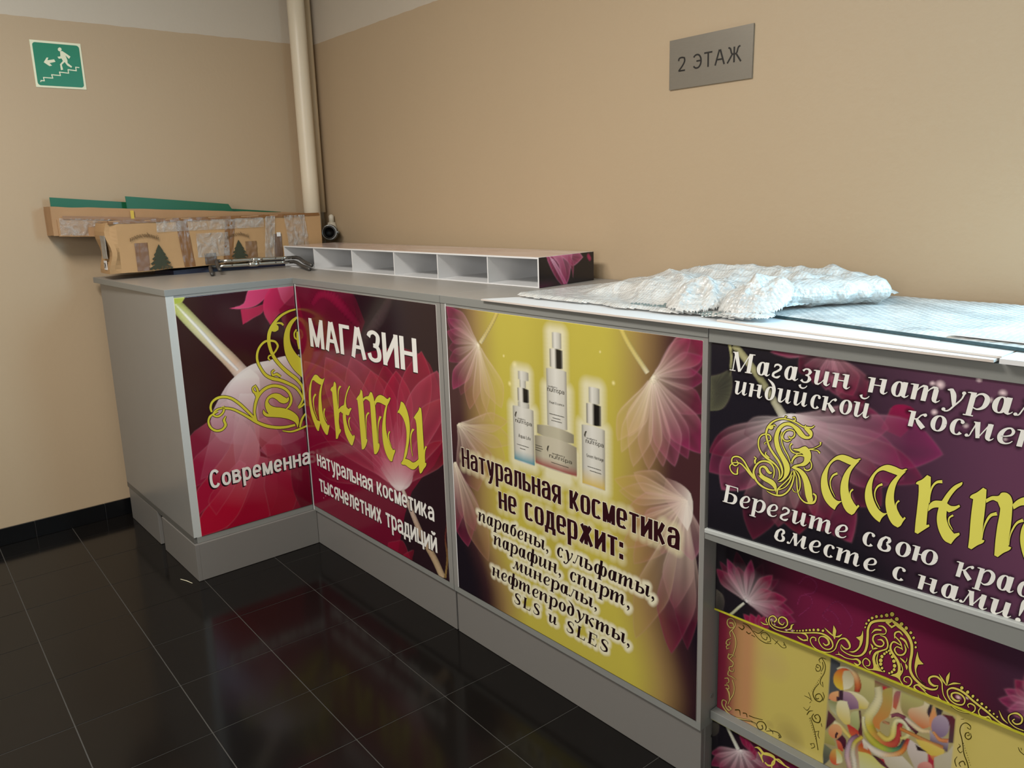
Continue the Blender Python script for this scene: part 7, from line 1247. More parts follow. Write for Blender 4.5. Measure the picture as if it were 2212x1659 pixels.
# clip everything outside the picture back to gold on the right margin
board = pr.build('display_board', VB, .005, un4); board['label'] = 'gold board with an abstract picture and scroll ornament'
ink = Ink(VB)
for pn, kind, col, L in ART:
    if pn != 'B': continue
    if kind == 'r': ink.ribbon(L, col, outline=.0009 if col == 'n' else None)
    else: ink.polygon(L, col)
ink.split(.012, ('k',)).build({'n': ('pale_ornament', M_goldd), 'k': ('dark_ornament', M_olive), 'outline': ('ornament_outline', M_olive)}, board)
MB().box(U4, E4, .036, .12, .176, .200).build('lower_rail', M_edge, un4, bevel=.001)
# bottom board with flower
pr = Print(U4, E4-.02, .003, .170, .0023, 2.6); U, Z = pr.U, pr.Z
pr.col[:] = lin('17141a'); pr.over((slice(None), slice(None)), lin('5c1836'), sm(U, 2.10, 2.25)); art('C', pr)
board = pr.build('display_board', VA, .005, un4); board['label'] = 'bottom board with a hanging crimson flower print'
MB().box(U4-.0005, E4-.02, VA-.002, VA+.005, .170, .1735).build('edge_tape', M_yell, board)
ink = Ink(VA); art('C', None, ink, None); ink.build({'h': ('gold_ornament', M_goldp)}, board)
# ---- worktops --------------------------------------------------------
m = MB(); a_, b_ = math.cos(AF), math.sin(AF)
def F(u, v): return (.985+u*a_-v*b_, -.671+u*b_+v*a_)
m.prism([(.056, -1.2215), (.9905, -1.1935), (.9845, -.6735), F(1.0300, -.0025), F(1.0300, .655), (.10, -.028), (.056, -.028)], HT-TH, HT)
o = m.build('worktop', [M_greytop, M_edge], bevel=.0012)
for p in o.data.polygons: p.material_index = 0 if abs(p.normal.z) > .5 else 1
tag(o, 'grey L-shaped worktop over the two counter units in the room corner', 'worktop', 'grey laminate worktops')
m = MB(); m.prism([F(1.0315, -.0025), F(2.0475, -.0025), F(2.0475, .645), F(1.0315, .645)], HT-TH, HT)
o = m.build('worktop', [M_greytop, M_edge], bevel=.0012)
for p in o.data.polygons: p.material_index = 0 if abs(p.normal.z) > .5 else 1
tag(o, 'grey worktop above the yellow poster, mostly under bubble wrap', 'worktop', 'grey laminate worktops')
# exit sign and floor plate
sg = thing('exit_sign', 'green stair exit sign with a running figure and arrow', 'sign', (0, 0, 0), PI/2)
M_scr = M_scream
P4 = [(-1.3295, 2.0125), (-1.1290, 2.0125), (-1.1300, 2.2075), (-1.3300, 2.2075)]
m = MB(); n0 = [(a, -.003, b) for a, b in P4]; n1 = [(a, -.0002, b) for a, b in P4]; m.v = n0+n1; m.f = [(0, 1, 2, 3), (7, 6, 5, 4), (0, 4, 5, 1), (1, 5, 6, 2), (2, 6, 7, 3), (3, 7, 4, 0)]; m.mi = [0]*6; m.build('plate', M_scream, sg)
ink = Ink(-.003); rr = []
x0, x1, z0, z1, R_ = -1.3215, -1.1375, 2.0205, 2.1985, .012
for cx_, cz_, a0 in ((x1-R_, z1-R_, 0), (x0+R_, z1-R_, 90), (x0+R_, z0+R_, 180), (x1-R_, z0+R_, 270)): rr += arc(cx_, cz_, R_, R_, a0, a0+90, 5)
ink.ngon(rr, 'gr', LIFT)
for pn, kind, col, L in ART:
    if pn == 'S': ink.polygon(L, 's', smooth=(col == 's'), lift=2)
ink.build({'gr': ('green_field', M_greens), 's': ('pictogram', M_scream)}, sg)
fp = thing('floor_plate', 'brushed metal plate lettered 2 ЭТАЖ on the back wall', 'sign', (0, 0, 0), 0)
P4 = [(2.402, 1.7915), (2.7010, 1.7905), (2.7035, 1.9395), (2.403, 1.9390)]
m = MB(); m.v = [(a, -.006, b) for a, b in P4]+[(a, -.001, b) for a, b in P4]; m.f = [(0, 1, 2, 3), (7, 6, 5, 4), (0, 4, 5, 1), (1, 5, 6, 2), (2, 6, 7, 3), (3, 7, 4, 0)]; m.mi = [0]*6; m.build('plate', M_brush, fp)
ink = Ink(-.006); TH_ = sans(.16, .15, .75, 2.1)
lettering(ink, 'k', TH_, '2 ЭТАЖ', 2.4360, 2.6665, 1.8420, 1.8420, .0310, .16, .15, 0, .32)
ink.build({'k': ('lettering', mat('black_engraving', '171310', .4))}, fp)
# ================================================================== THINGS ON THE COUNTER
def deform(o, amp, scale, seed=0, zmin=None):
    me = o.data
    for v in me.vertices:
        n_ = noise.noise_vector(Vector((v.co.x*scale+seed, v.co.y*scale, v.co.z*scale)))
        v.co += n_*amp
        if zmin is not None and v.co.z < zmin: v.co.z = zmin
def gridbox(x0, x1, y0, y1, z0, z1, nx, ny, nz):
    m = MB()
    def face(f, na, nb):
        n0 = len(m.v)
        for i in range(na+1):
            for j in range(nb+1): m.v.append(f(i/na, j/nb))
        for i in range(na):
            for j in range(nb): a = n0+i*(nb+1)+j; m.f.append((a, a+1, a+nb+2, a+nb+1)); m.mi.append(0)
    X = lambda t: x0+(x1-x0)*t; Y = lambda t: y0+(y1-y0)*t; Z = lambda t: z0+(z1-z0)*t
    face(lambda s, t: (X(s), Y(t), z1), nx, ny); face(lambda s, t: (X(s), Y(1-t), z0), nx, ny)
    face(lambda s, t: (X(s), y0, Z(1-t)), nx, nz); face(lambda s, t: (X(s), y1, Z(t)), nx, nz)
    face(lambda s, t: (x0, Y(s), Z(t)), ny, nz); face(lambda s, t: (x1, Y(s), Z(1-t)), ny, nz)
    return m
# long front carton
cb = thing('cardboard_box', 'long taped cardboard carton with a printed fir tree on its side', 'box', (.0, 0, 0))
BX0, BX1, BY0, BY1, BZ0, BZ1 = .165, .335, -1.205, -.197, 1.204, 1.424
def tilt(o, k=.018):   # the carton lies slightly raised towards its right end
    for v in o.data.vertices: v.co.z += (v.co.y-BY0)*k*(1 if v.co.z < BZ0+.05 else .0)
o = gridbox(BX0, BX1, BY0, BY1, BZ0, BZ1, 8, 50, 12).build('carton', M_card, cb, smooth=False)
deform(o, .004, 9, 3); tilt(o)
for v in o.data.vertices:      # crushed near end
    if v.co.y < BY0+.03: v.co.x += .012*math.sin(v.co.z*26)*(1 if v.co.x > .3 else .3); v.co.y += .008*math.sin(v.co.z*40)
o.data.update()
def card_strip(name, y0, y1, z0, z1, m, x=BX1+.0035, amp=.0018, par=cb, nx=10, nz=14, seed=0, skew=0, thick=.0006, label=None):
    mb = MB()
    for i in range(nx+1):
        for j in range(nz+1):
            yy = y0+(y1-y0)*i/nx+skew*(j/nz-.5); zz = z0+(z1-z0)*j/nz; n_ = noise.noise(Vector((yy*60+seed, zz*60, seed))); n2 = noise.noise(Vector((yy*150, zz*25, seed+5)))
            mb.v.append((x+amp*n_+amp*.8*n2, yy, zz))
    for i in range(nx):
        for j in range(nz): a = i*(nz+1)+j; mb.f.append((a, a+nz+1, a+nz+2, a+1)); mb.mi.append(0)
    o = mb.build(name, m, par, smooth=True)
    if label: o['label'] = label
    return o
Zb = lambda y: BZ0+(y-BY0)*.018
card_strip('brown_tape', -.905, -.855, Zb(-.9)+.002, BZ1-.002, M_tape, skew=-.02, seed=1); card_strip('brown_tape', -.70, -.655, Zb(-.7)+.002, BZ1-.002, M_tape, seed=2, skew=.03)
card_strip('brown_tape', -1.10, -1.045, Zb(-1.07)+.002, Zb(-1.07)+.125, mat('dull_brown_tape', '755338', .35), seed=3)
card_strip('brown_tape', -.60, -.545, Zb(-.57)+.01, Zb(-.57)+.095, mat('dull_brown_tape_2', '7d5e40', .35), seed=4)
card_strip('brown_tape', -.80, -.745, Zb(-.78)+.004, Zb(-.78)+.055, mat('grey_brown_tape', '5c4c40', .3), seed=14)
card_strip('brown_tape', -.455, -.415, Zb(-.43)+.01, Zb(-.43)+.12, mat('grey_brown_tape_2', '6b5648', .35), seed=15)
for k, (a, b_, s_) in enumerate(((-.50, -.465, 5), (-.385, -.335, 6), (-.35, -.295, 7), (-.30, -.275, 8), (-.475, -.45, 9))):
    card_strip('clear_tape', a, b_, Zb(a)+.004, BZ1+.001, M_tapec, x=BX1+.0055, amp=.0042, seed=s_*7, nx=12, nz=34, skew=.02*(-1)**k, label='shiny wrinkled clear tape')
card_strip('clear_tape', -1.0, -.50, BZ1-.05, BZ1-.004, M_tapec, x=BX1+.005, amp=.003, seed=31, nx=60, nz=8, label='shiny wrinkled clear tape')
card_strip('clear_tape', -.83, -.68, 1.25, 1.36, M_tapec, x=BX1+.005, amp=.003, seed=35, nx=24, nz=16, label='shiny wrinkled clear tape')
card_strip('white_scrap', -.440, -.420, 1.325, 1.345, M_white, x=BX1+.008, amp=.0005, seed=3, nx=2, nz=2)
# top flap and its tape
mb = gridbox(BX0-.004, BX1+.004, BY0+.01, BY1-.004, BZ1+.002, BZ1+.006, 6, 40, 1); o = mb.build('top_flap', M_card2, cb); deform(o, .003, 14, 9)
o = gridbox(BX1-.03, BX1+.0042, BY0+.01, BY1-.006, BZ1-.006, BZ1+.0085, 3, 50, 2).build('top_tape', M_tape, cb); deform(o, .002, 30, 4)
# print on the carton
class InkX(Ink):
    """ink for a face looking towards +x: u = y"""
    def build(s, names, parent, xface):
        out = {}
        for k, m in s.mb.items():
            m.v = [(xface-(y), u, z) for u, y, z in m.v]; nm, ma = names[k.split('#')[0]]; out[k] = m.build(nm, ma, parent)
        return out
M_cprint = mat('dark_green_print', '2f3320', .7); M_cprint2 = mat('faded_print', '5c4628', .7)
ink = InkX(0)
for (y0, zb, sc) in ((-1.0, 1.212, 1.0), (-.635, 1.222, .9)):
    for k, (wd, zz) in enumerate(((.052, .0), (.044, .022), (.035, .042), (.026, .060), (.016, .076))):
        wd *= sc; zz *= sc; n_ = 6; P = [(y0-wd, zb+zz+.004)]
        for i in range(n_): P += [(y0-wd+2*wd*(i+.5)/n_, zb+zz-.003), (y0-wd+2*wd*(i+1)/n_, zb+zz+.004)]
        P += [(y0, zb+zz+.034*sc)]; ink.ngon(P, 'k', .0006)
lettering(ink, 'f', SER, 'новогодний', -1.12, -.995, 1.338, 1.338, .014, .27, .07, .16, .12, lift=3, arcf=lambda f: .018*(1-(2*f-1)**2))
lettering(ink, 'f', SER, 'новогодний', -.69, -.58, 1.325, 1.325, .012, .27, .07, .16, .12, lift=3, arcf=lambda f: .016*(1-(2*f-1)**2))
lettering(ink, 'f', SER, 'елка', -1.0, -.955, 1.214, 1.214, .010, .27, .07, .16, .12, lift=3)
ink.split(.01, ('k',)).build({'k': ('fir_tree_print', M_cprint), 'f': ('script_print', M_cprint2)}, cb, BX1+.0085)
# end labels
mb = MB(); mb.box(.262, .300, BY0-.010, BY0-.007, 1.222, 1.262); mb.build('number_tag', M_white, cb)
ink = Ink(BY0-.0105); lettering(ink, 'k', SANSC, '24', .266, .296, 1.230, 1.230, .016, .25, .2, 0, .3); ink.build({'k': ('number_print', M_ink)}, cb)
mb = gridbox(.25, .325, BY0-.009, BY0-.007, 1.27, 1.37, 5, 1, 6); o = mb.build('torn_label', mat('grey_paper', '9c968c', .6, noise_amt=.5, nscale=40), cb); deform(o, .002, 30, 2)
# pad that keeps the carton raised
tag(MB().prism([(.17, -.98), (.312, -.94), (.328, -.25), (.17, -.25)], HT+.0003, [HT+.020, HT+.019, HT+.035, HT+.036]).build('flat_bag', M_navy), 'thin dark navy bag squeezed under the long carton', 'bag')
# rear carton (open trough) with green sheets
tb = thing('cardboard_box', 'open cardboard tray holding green sheets, sticking out past the counter end', 'box', (0, 0, 0))
def slope(o, z0=1.375, y0=-1.372, k=-.058):
    for v in o.data.vertices: v.co.z += (v.co.y-y0)*k
TX0, TX1, TY0, TY1, TZ0, TZ1 = .006, .143, -1.372, -.21, 1.375, 1.500
def wallbox(name, a, m=M_card2, n_=(2, 40, 8), amp=.003, seed=0):
    o = gridbox(*a, *n_).build(name, m, tb); slope(o); deform(o, amp, 12, seed); return o
wallbox('front_wall', (TX1-.004, TX1, TY0, TY1, TZ0, TZ1)); wallbox('back_wall', (TX0, TX0+.004, TY0, TY1, TZ0, TZ1-.01), amp=.0005)
wallbox('end_wall', (TX0+.004, TX1-.004, TY0, TY0+.004, TZ0, TZ1), n_=(6, 2, 8), seed=3); wallbox('end_wall', (TX0+.004, TX1-.004, TY1-.004, TY1, TZ0, TZ1), n_=(6, 2, 8), amp=.001)
wallbox('bottom', (TX0+.004, TX1-.004, TY0+.004, TY1-.004, TZ0, TZ0+.004), n_=(6, 40, 1), amp=.0015)
o = wallbox('folded_flap', (TX1, TX1+.006, TY0+.02, -.9, TZ0-.002, TZ0+.070), n_=(1, 30, 4), amp=.002, seed=7)
def strip2(name, y0, y1, z0, z1, m, seed, amp=.002):
    o = card_strip(name, y0, y1, z0, z1, m, x=TX1+.0095, amp=amp, par=tb, nx=24, nz=16, seed=seed); slope(o); return o
strip2('clear_tape', -1.345, -1.235, 1.378, 1.452, M_tapec, 3, .004); strip2('clear_tape', -1.235, -1.13, 1.415, 1.452, M_tapec, 8, .004)
strip2('yellow_sticker', -1.050, -1.035, 1.455, 1.492, mat('yellow_paper', 'c2a83c', .5), 5, .0003); strip2('brown_tape', -1.33, -.93, 1.447, 1.462, mat('brown_paper_tape', '8c6642', .4), 6, .001)
def sheet(label, P, x, t=.004):
    m = MB(); n_ = len(P); m.v = [(x-t/2, y_, z_) for y_, z_ in P]+[(x+t/2, y_, z_) for y_, z_ in P]
    m.f = [tuple(range(n_-1, -1, -1)), tuple(range(n_, 2*n_))]+[(i, (i+1) % n_, n_+(i+1) % n_, n_+i) for i in range(n_)]; m.mi = [0]*len(m.f)
    return tag(m.build('green_sheet', M_green), label, 'sheet', 'green plastic sheets in the rear carton')
sheet('longer green sheet behind, showing at both ends of the tray', [(-1.352, 1.385), (-.28, 1.325), (-.28, 1.441), (-1.352, 1.541)], .060)
sheet('taller green sheet in front with a stepped right corner', [(-1.045, 1.370), (-.53, 1.340), (-.555, 1.462), (-.572, 1.489), (-1.050, 1.538)], .100)
# chrome handles
M_ch2 = M_chrome
def handle(label, path, bar, legs, hole_y, bulge):
    t = thing('chrome_handle', label, 'handle', (0, 0, 0), group='chrome tube brackets on the corner worktop')
    MB().tube(bar, [.0082]*len(bar), 16).build('bar', M_chrome, t, smooth=True)
    for L in legs: MB().tube(L, .0085, 14).build('sleeve', M_leg, t, smooth=True)
    b = Vector(bulge); n_ = (Vector(bar[-1])-Vector(bar[0])).normalized()
    MB().tube([b-n_*.026, b-n_*.014, b+n_*.014, b+n_*.026], [.008, .0115, .0115, .008], 16).build('boss', M_chrome, t, smooth=True)
    for y_ in hole_y:
        c_ = Vector(bar[0]).lerp(Vector(bar[-1]), y_); d_ = Vector((.85, -.45, .25)).normalized(); MB().tube([c_+d_*.0072, c_+d_*.0088], .0034, 10).build('hole', M_dark, t)
    return t
zh = HT+.0085
nb = [(.352+.085*i/8, -.760+.335*i/8, HT+.026) for i in range(9)]
handle('nearer chrome bracket with dark sleeves, flat on the worktop', None, nb,
       [[(.355, -.757, HT+.026), (.338, -.776, HT+.026), (.36, -.788, HT+.024), (.46, -.822, HT+.016), (.571, -.857, zh)], [(.435, -.43, HT+.026), (.447, -.412, HT+.026), (.49, -.418, HT+.024), (.60, -.446, HT+.016), (.745, -.478, zh)]], (.22, .80), nb[4])
fb = [(.366+.072*i/8, -.742+.330*i/8, HT+.050-.004*i/8) for i in range(9)]
handle('farther chrome bracket lying over the nearer one', None, fb,
       [[(.368, -.740, HT+.050), (.354, -.752, HT+.050), (.38, -.764, HT+.048), (.46, -.790, HT+.038), (.564, -.819, HT+.024)], [(.436, -.415, HT+.046), (.452, -.400, HT+.046), (.50, -.406, HT+.044), (.62, -.440, HT+.033), (.76, -.474, HT+.0265)]], (.16, .76), fb[4])
# compartment tray
tr = thing('compartment_tray', 'white open tray with six compartments and a floral printed outside', 'tray', (0, 0, 0))
FLp, FRp, BRp, BLp = Vector((.365, -.420, 0)), Vector((2.148, -.352, 0)), Vector((2.118, -.062, 0)), Vector((.355, -.135, 0))
Z0, Z1 = HT+.0006, HT+.1005; t = .0055
def P2(a, b): return FLp.lerp(FRp, a).lerp(BLp.lerp(BRp, a), b)
def slab(name, a0, a1, b0, b1, z0, z1, m, par=tr, **k):
    q = [P2(a0, b0), P2(a1, b0), P2(a1, b1), P2(a0, b1)]; return MB().prism([(p.x, p.y) for p in q], z0, z1).build(name, m, par, **k)
slab('bottom', 0, 1, 0, 1, Z0, Z0+.004, M_white); slab('back_wall', 0, 1, .98, 1, Z0+.004, Z1-.004, M_white)
slab('top', 0, 1, 0, 1, Z1-.004, Z1, M_white); slab('end_wall', 0, .003, 0, .98, Z0+.004, Z1-.004, M_white); slab('end_wall', .997, 1, 0, .98, Z0+.004, Z1-.004, M_white)
for x in (.657, .990, 1.310, 1.600, 1.890):
    a = (x-FLp.x)/(FRp.x-FLp.x); slab('divider', a-.0013, a+.0013, .004, .98, Z0+.004, Z1-.004, M_white)
# printed skins
pr = Print(.004, 1.78, .0, .27, .006); U, Z = pr.U, pr.Z; Wd = (slice(None), slice(None)); pr.col[:] = lin('c9b3a8'); random.seed(3)
for k in range(42):
    u_ = random.uniform(0, 1.78); z_ = random.uniform(-.05, .3); an = random.uniform(-.6, .6); l = random.uniform(.12, .35); ww = random.uniform(.02, .06)
    pr.poly([(u_, z_), (u_+l*.3, z_+ww), (u_+l*.7, z_+ww*1.2+an*.1), (u_+l, z_+an*.2), (u_+l*.6, z_-ww*.4)], random.choice(['9c5c6c', 'dcd4cc', 'e0d8d0', '7c4450', 'd8c8c0', 'b88890']), 'd0c0b8', (u_, z_), (u_+l, z_), .7, .1, .2, .006)
o = pr.build('printed_top', 0, .0006, tr); vs = o.data.vertices
for v in vs: u_, zz, v_ = v.co.x/1.784, v.co.z/.285, v.co.y; p_ = P2(u_+.0015, zz+.01); v.co = (p_.x, p_.y, Z1+.0008-v_)
pr = Print(0, .285, 0, .1, .0022); pr.col[:] = lin('171216'); pr.over((slice(None), slice(None)), lin('3c0c24'), sm(.12-pr.U, 0, .1)*sm(.03-pr.Z, 0, .03))
for P, c0, c1 in ([[(.035, .105), (.11, .105), (.13, .06), (.135, .03), (.125, -.01), (.09, .02), (.06, .06)], 'd2527c', '8c2448'], [[(.06, .105), (.17, .105), (.16, .06), (.15, .02), (.13, -.01), (.11, .03), (.10, .07)], 'e08ca4', 'b03c64'], [[(.10, .105), (.20, .105), (.225, .085), (.20, .07), (.17, .06), (.14, .08)], 'dc6c90', 'a83058'], [[(.15, .1), (.175, .07), (.172, .02), (.165, .05), (.145, .08)], 'c04870', '802040'], [[(.05, .103), (.08, .08), (.14, .0), (.128, -.005)], 'f0b8c8', 'c05078']): pr.poly(P, c0, c1, (.12, .105), (.13, 0), .85, .75, .6)
for k in range(4): pr.glow(.255+.003*k, .088-.004*k, .01, 'b02858', .8, .8)
o = pr.build('printed_end', 0, .0006, tr)
for v in o.data.vertices: p_ = P2(1.0, v.co.x/.285); v.co = (p_.x+.0009-v.co.y, p_.y, Z0+v.co.z)
tr2 = MB(); q = [P2(.0, -.002), P2(1, -.002), P2(1, .0), P2(.0, .0)]; tr2.prism([(p.x, p.y) for p in q], Z1-.0045, Z1+.0009); tr2.build('front_rim', M_white, tr)
# hydrant coupling
hv = thing('hydrant_valve', 'white hydrant valve with a grey open coupling beside the corner pipe', 'valve', (0, 0, 0))
cc = Vector((.205, -.082, 1.3245)); ax = Vector((.80, -.58, .05)).normalized()
def lathe(prof, c, ax, seg=28):
    up = ax.orthogonal().normalized(); b_ = ax.cross(up); m = MB()
    for d_, r_ in prof:
        for k in range(seg): a = 2*PI*k/seg; m.v.append(tuple(c+ax*d_+(up*math.cos(a)+b_*math.sin(a))*r_))
    for i in range(len(prof)-1):
        for k in range(seg): a = i*seg+k; b2 = i*seg+(k+1) % seg; m.f.append((a, b2, b2+seg, a+seg)); m.mi.append(0)
    return m
lathe([(-.03, .030), (-.03, .042), (-.012, .043), (-.008, .039), (.004, .039), (.008, .042), (.014, .041), (.014, .033), (-.02, .031)], cc, ax).build('coupling_ring', M_alu, hv, smooth=True)
lathe([(.011, .0335), (.013, .031), (.011, .025), (-.006, .0235), (-.02, .024), (-.022, .0)], cc, ax).build('rubber_seal', M_rub, hv, smooth=True)
for sg_ in (1, -1):
    sd = ax.cross(Vector((0, 0, 1))).normalized()*sg_; p_ = cc+sd*.043; MB().tube([p_-ax*.012, p_+ax*.013], [.008, .0075], 10).build('lug', M_alu, hv, smooth=True)
bp = cc-ax*.03
MB().tube([bp+ax*.002, bp-ax*.03, bp-ax*.055+Vector((0, .0, .004)), bp-ax*.072+Vector((0, 0, .03)), bp-ax*.075+Vector((0, 0, .055))], [.033, .034, .034, .027, .020], 20).build('valve_body', M_wpaint, hv, smooth=True)
MB().tube([bp-ax*.075+Vector((0, 0, .05)), bp-ax*.076+Vector((0, 0, .09)), bp-ax*.076+Vector((0, 0, .098))], [.015, .014, .006], 14).build('valve_stem', M_wpaint, hv, smooth=True)
MB().tube([bp-ax*.07+Vector((0, 0, .005)), Vector((.095, -.0015, 1.335))], [.022, .022], 16).build('wall_stub', M_wpaint, hv, smooth=True)
# white sheets
def flat(name, label, cat, P, z0, th, m, group=None, **k): return tag(MB().prism(P, z0, z0+th).build(name, m, **k), label, cat, group)
zz = HT+.0003
ws = flat('white_board', 'long white board lying lowest on the right worktop', 'board', [(2.238, -.668), (3.612, -.662), (3.612, -.06), (2.60, -.06)], zz, .0048, [M_white, M_wedge])
for p in ws.data.polygons: p.material_index = 0 if abs(p.normal.z) > .5 else 1
w2 = flat('white_board', 'second white board set back on top of the lowest board', 'board', [(3.02, -.600), (3.16, -.622), (3.618, -.645), (3.618, -.05), (3.02, -.05)], zz+.0052, .004, [M_white, M_wedge])
for p in w2.data.polygons: p.material_index = 0 if abs(p.normal.z) > .5 else 1
w3 = flat('white_board', 'white board at the right end of the counter beyond the stack', 'board', [(3.621, -.664), (4.02, -.66), (4.02, -.05), (3.621, -.05)], zz, .0085, [M_white, M_wedge])
# glass shelves wrapped in bubble film
def wrapped(label, P, z0, th, mm=M_glass):
    t = thing('wrapped_glass_panel', label, 'panel', (0, 0, 0), group='glass panels in bubble film')
    MB().prism(P, z0, z0+th).build('glass_panel', mm, t)
    # bubble film on top: fine bumpy sheet
    cx = sum(p[0] for p in P)/4; cy = sum(p[1] for p in P)/4; m = MB(); nx, ny = 70, 48
    A, B, Cc, D = [Vector((*p, 0)) for p in P]
    for i in range(nx+1):
        for j in range(ny+1):
            p_ = A.lerp(B, i/nx).lerp(D.lerp(Cc, i/nx), j/ny); hgt = .0022+.0015*noise.noise(Vector((p_.x*14, p_.y*9, z0*50)))+.0012*(((i+j) % 2))
            e_ = min(i, nx-i, j, ny-j)
            if e_ == 0: hgt = .0002
            m.v.append((p_.x, p_.y, z0+th+max(.0002, hgt)))
    for i in range(nx):
        for j in range(ny): a = i*(ny+1)+j; m.f.append((a, a+ny+1, a+ny+2, a+1)); m.mi.append(0)
    m.build('bubble_film', M_bubflat, t, smooth=True); return t
wrapped('long glass panel in bubble film with a dark front edge', [(3.070, -.500), (3.83, -.618), (3.83, -.055), (3.05, -.05)], zz+.0096, .0065)
wrapped('upper glass panel in bubble film at the right edge', [(3.50, -.562), (4.02, -.60), (4.02, -.06), (3.66, -.07)], zz+.0215, .003, M_white)
# crumpled bubble wrap
HEAP = []
def crumple(label, fn, nx, ny, x0, x1, y0, y1, m=M_bubble):
    mb = MB(); idx = {}
    for i in range(nx+1):
        for j in range(ny+1):
            x = x0+(x1-x0)*i/nx; y_ = y0+(y1-y0)*j/ny; r = fn(x, y_)
            if r is not None: idx[i, j] = len(mb.v); mb.v.append(r)
    for i in range(nx):
        for j in range(ny):
            k = [(i, j), (i+1, j), (i+1, j+1), (i, j+1)]
            if all(q in idx for q in k): mb.f.append(tuple(idx[q] for q in k)); mb.mi.append(0)
    o = mb.build('bubble_wrap', m, smooth=True); so = o.modifiers.new('thickness', 'SOLIDIFY'); so.thickness = .0008; so.offset = 1
    if not HEAP: HEAP.append(o); return tag(o, label, 'bubble wrap')
    o.name = 'twisted_tuft'; o.parent = HEAP[0]; return o
S01 = lambda x, a, b_: max(0, min(1, (x-a)/(b_-a)))**2*(3-2*max(0, min(1, (x-a)/(b_-a))))
def ridge(x, y_, s_, seed): return 1-abs(noise.noise(Vector((x*s_, y_*s_*1.4, seed))))*2
def basez(x, y_): return .0052+.0044*S01(x, 2.98, 3.02)+.0092*S01(x, 3.02, 3.05)*S01(y_, -.54, -.50)
def heap(x, y_):
    edge = -.585+.03*noise.noise(Vector((x*9, 0, 2)))+(.0 if x > 2.5 else .02*(2.5-x)); left = 2.285+(y_+.58)*.12
    if y_ < edge or x < left: return None
    e = S01(y_, edge, edge+.22)*S01(x, left, left+.42); be = S01(-.06-y_, -.005, .05); rt = S01(3.17-x+.25*(y_+.3), -.02, .12)
    if x > 3.1 and rt*be < .15: return None
    h_ = .057*e+.028*e*ridge(x, y_, 5, 1)+.015*e*ridge(x*.7+y_*.3, y_, 11, 4)+.006*e*ridge(x*.6, y_-x*.3, 24, 6)+.0015*noise.noise(Vector((x*42, y_*42, 0)))*min(1, e*4)
    h_ += .018*math.exp(-((x-2.46)/.09)**2-((y_+.27)/.12)**2)+.010*math.exp(-((x-2.95)/.1)**2-((y_+.25)/.1)**2)
    lo = .004+.010*S01(y_, edge, edge+.02)
    return (x, y_, zz+basez(x, y_)+max(lo*.8, h_*be*rt*.82)+.0012*(.5+.5*noise.noise(Vector((x*60, y_*60, 3)))))
crumple('large crumpled sheet of bubble wrap spread over the white board', heap, 190, 110, 2.26, 3.22, -.63, -.045)
def bunch(cx, cy, rx, ry, h0, seed):
    def f(x, y_):
        u_, v_ = (x-cx)/rx, (y_-cy)/ry; r = u_*u_+v_*v_
        if r > 1: return None
        h_ = h0*(1-r)**.6*(.55+.45*ridge(x+y_*.5, y_*.4, 15, seed)+.22*ridge(x-y_*.4, y_, 34, seed+3))+.0015*noise.noise(Vector((x*70, y_*70, seed)))
        base = .007+.075*S01(y_, -.58, -.36)*.8
        return (x, y_, zz+basez(x, y_)+base+h_*.8)
    return f
crumple('pointed twisted bunch of bubble wrap left of the big tuft', bunch(2.90, -.50, .085, .085, .055, 3), 60, 60, 2.81, 2.99, -.59, -.41)
crumple('big shiny tuft of bubble wrap next to the glass panel edge', bunch(3.055, -.50, .085, .085, .062, 8), 70, 60, 2.96, 3.15, -.59, -.41)
crumple('flat puffed corner of bubble wrap in front of the glass panel', bunch(3.07, -.560, .07, .042, .014, 12), 40, 30, 2.99, 3.15, -.61, -.51)
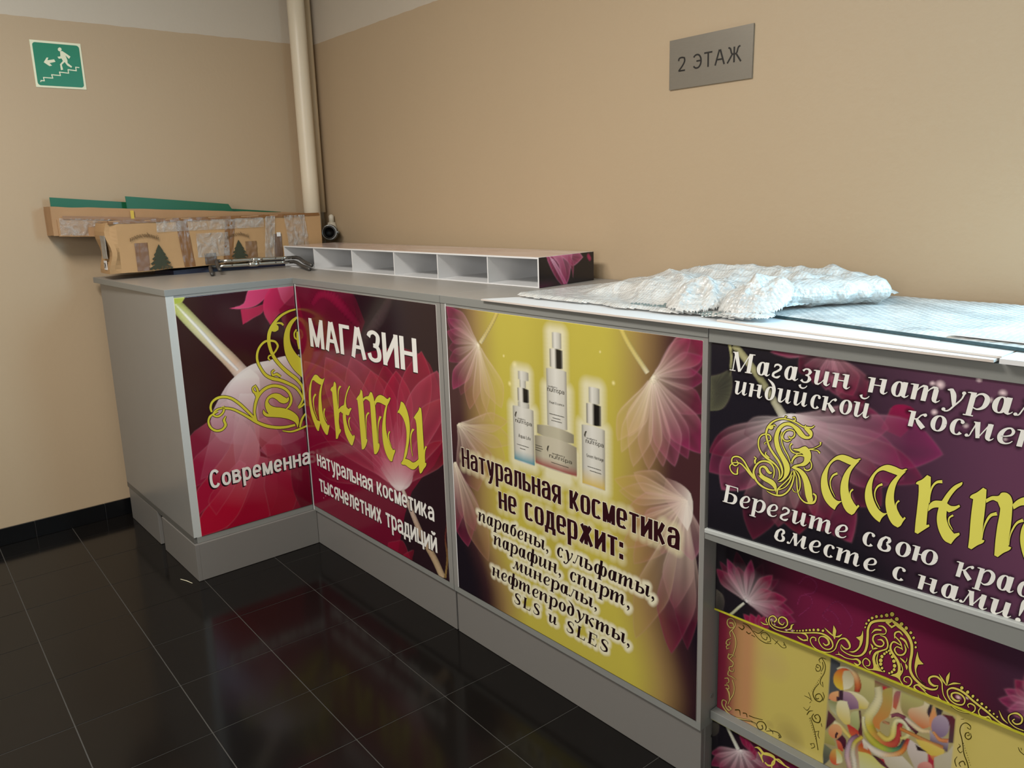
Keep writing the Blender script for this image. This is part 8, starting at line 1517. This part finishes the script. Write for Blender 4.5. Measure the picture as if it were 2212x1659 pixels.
# clear bubbles along the front fold
m = MB(); random.seed(5)
for cx_, cy_, nx_, ny_ in ((2.735, -.563, 11, 2), (2.815, -.548, 5, 3), (2.93, -.572, 6, 2), (3.0, -.575, 4, 1)):
    for i in range(nx_):
        for j in range(ny_):
            x = cx_+i*.0105+(j % 2)*.005; y_ = cy_+j*.010; h_ = heap(x, y_)
            if h_ is None or random.random() < .12: continue
            c_ = Vector(h_)+Vector((.001, -.003, .0015)); r_ = .0042; n0 = len(m.v); m.v.append(tuple(c_+Vector((.2, -.5, .8)).normalized()*.0016))
            a_x = Vector((1, .2, 0)).normalized(); b_x = Vector((-.1, .6, .7)).normalized()
            for k in range(8): m.v.append(tuple(c_+a_x*r_*math.cos(k*PI/4)+b_x*r_*math.sin(k*PI/4)))
            for k in range(8): m.f.append((n0, n0+1+k, n0+1+(k+1) % 8)); m.mi.append(0)
o = m.build('bubbles', mat('grey_clear_bubble', '6f7a78', .15), HEAP[0], smooth=True); o['kind'] = 'stuff'
# folded roll at the back right of the heap
m = MB(); nx, ns = 60, 28
for i in range(nx+1):
    t_ = i/nx; c_ = Vector((3.03+.16*t_, -.46+.26*t_, 0)); R_ = .033*(1+.15*noise.noise(Vector((t_*6, 1, 0)))); 
    for k in range(ns):
        a = 2*PI*k/ns; n_ = noise.noise(Vector((t_*16, math.cos(a)*2.2, math.sin(a)*2.2+5)))*.004
        m.v.append((c_.x-.85*math.cos(a)*(R_*1.9+n_), c_.y+.52*math.cos(a)*(R_*1.9+n_), zz+.052+math.sin(a)*(R_*.95+n_)))
for i in range(nx):
    for k in range(ns): a = i*ns+k; b2 = i*ns+(k+1) % ns; m.f.append((a, b2, b2+ns, a+ns)); m.mi.append(0)
m.f.append(tuple(range(ns))); m.f.append(tuple(range(nx*ns, (nx+1)*ns))); m.mi += [0, 0]
m.build('folded_roll', M_bubble, HEAP[0], smooth=True)
# straw-like scrap at the foot of the end unit
o = MB().tube([(.93, -1.245, .0035), (.965, -1.232, .0045), (1.0, -1.222, .0035)], [.0012, .0016, .001], 6).build('splinter', M_cream)
tag(o, 'thin pale splinter on the floor by the end unit corner', 'splinter')
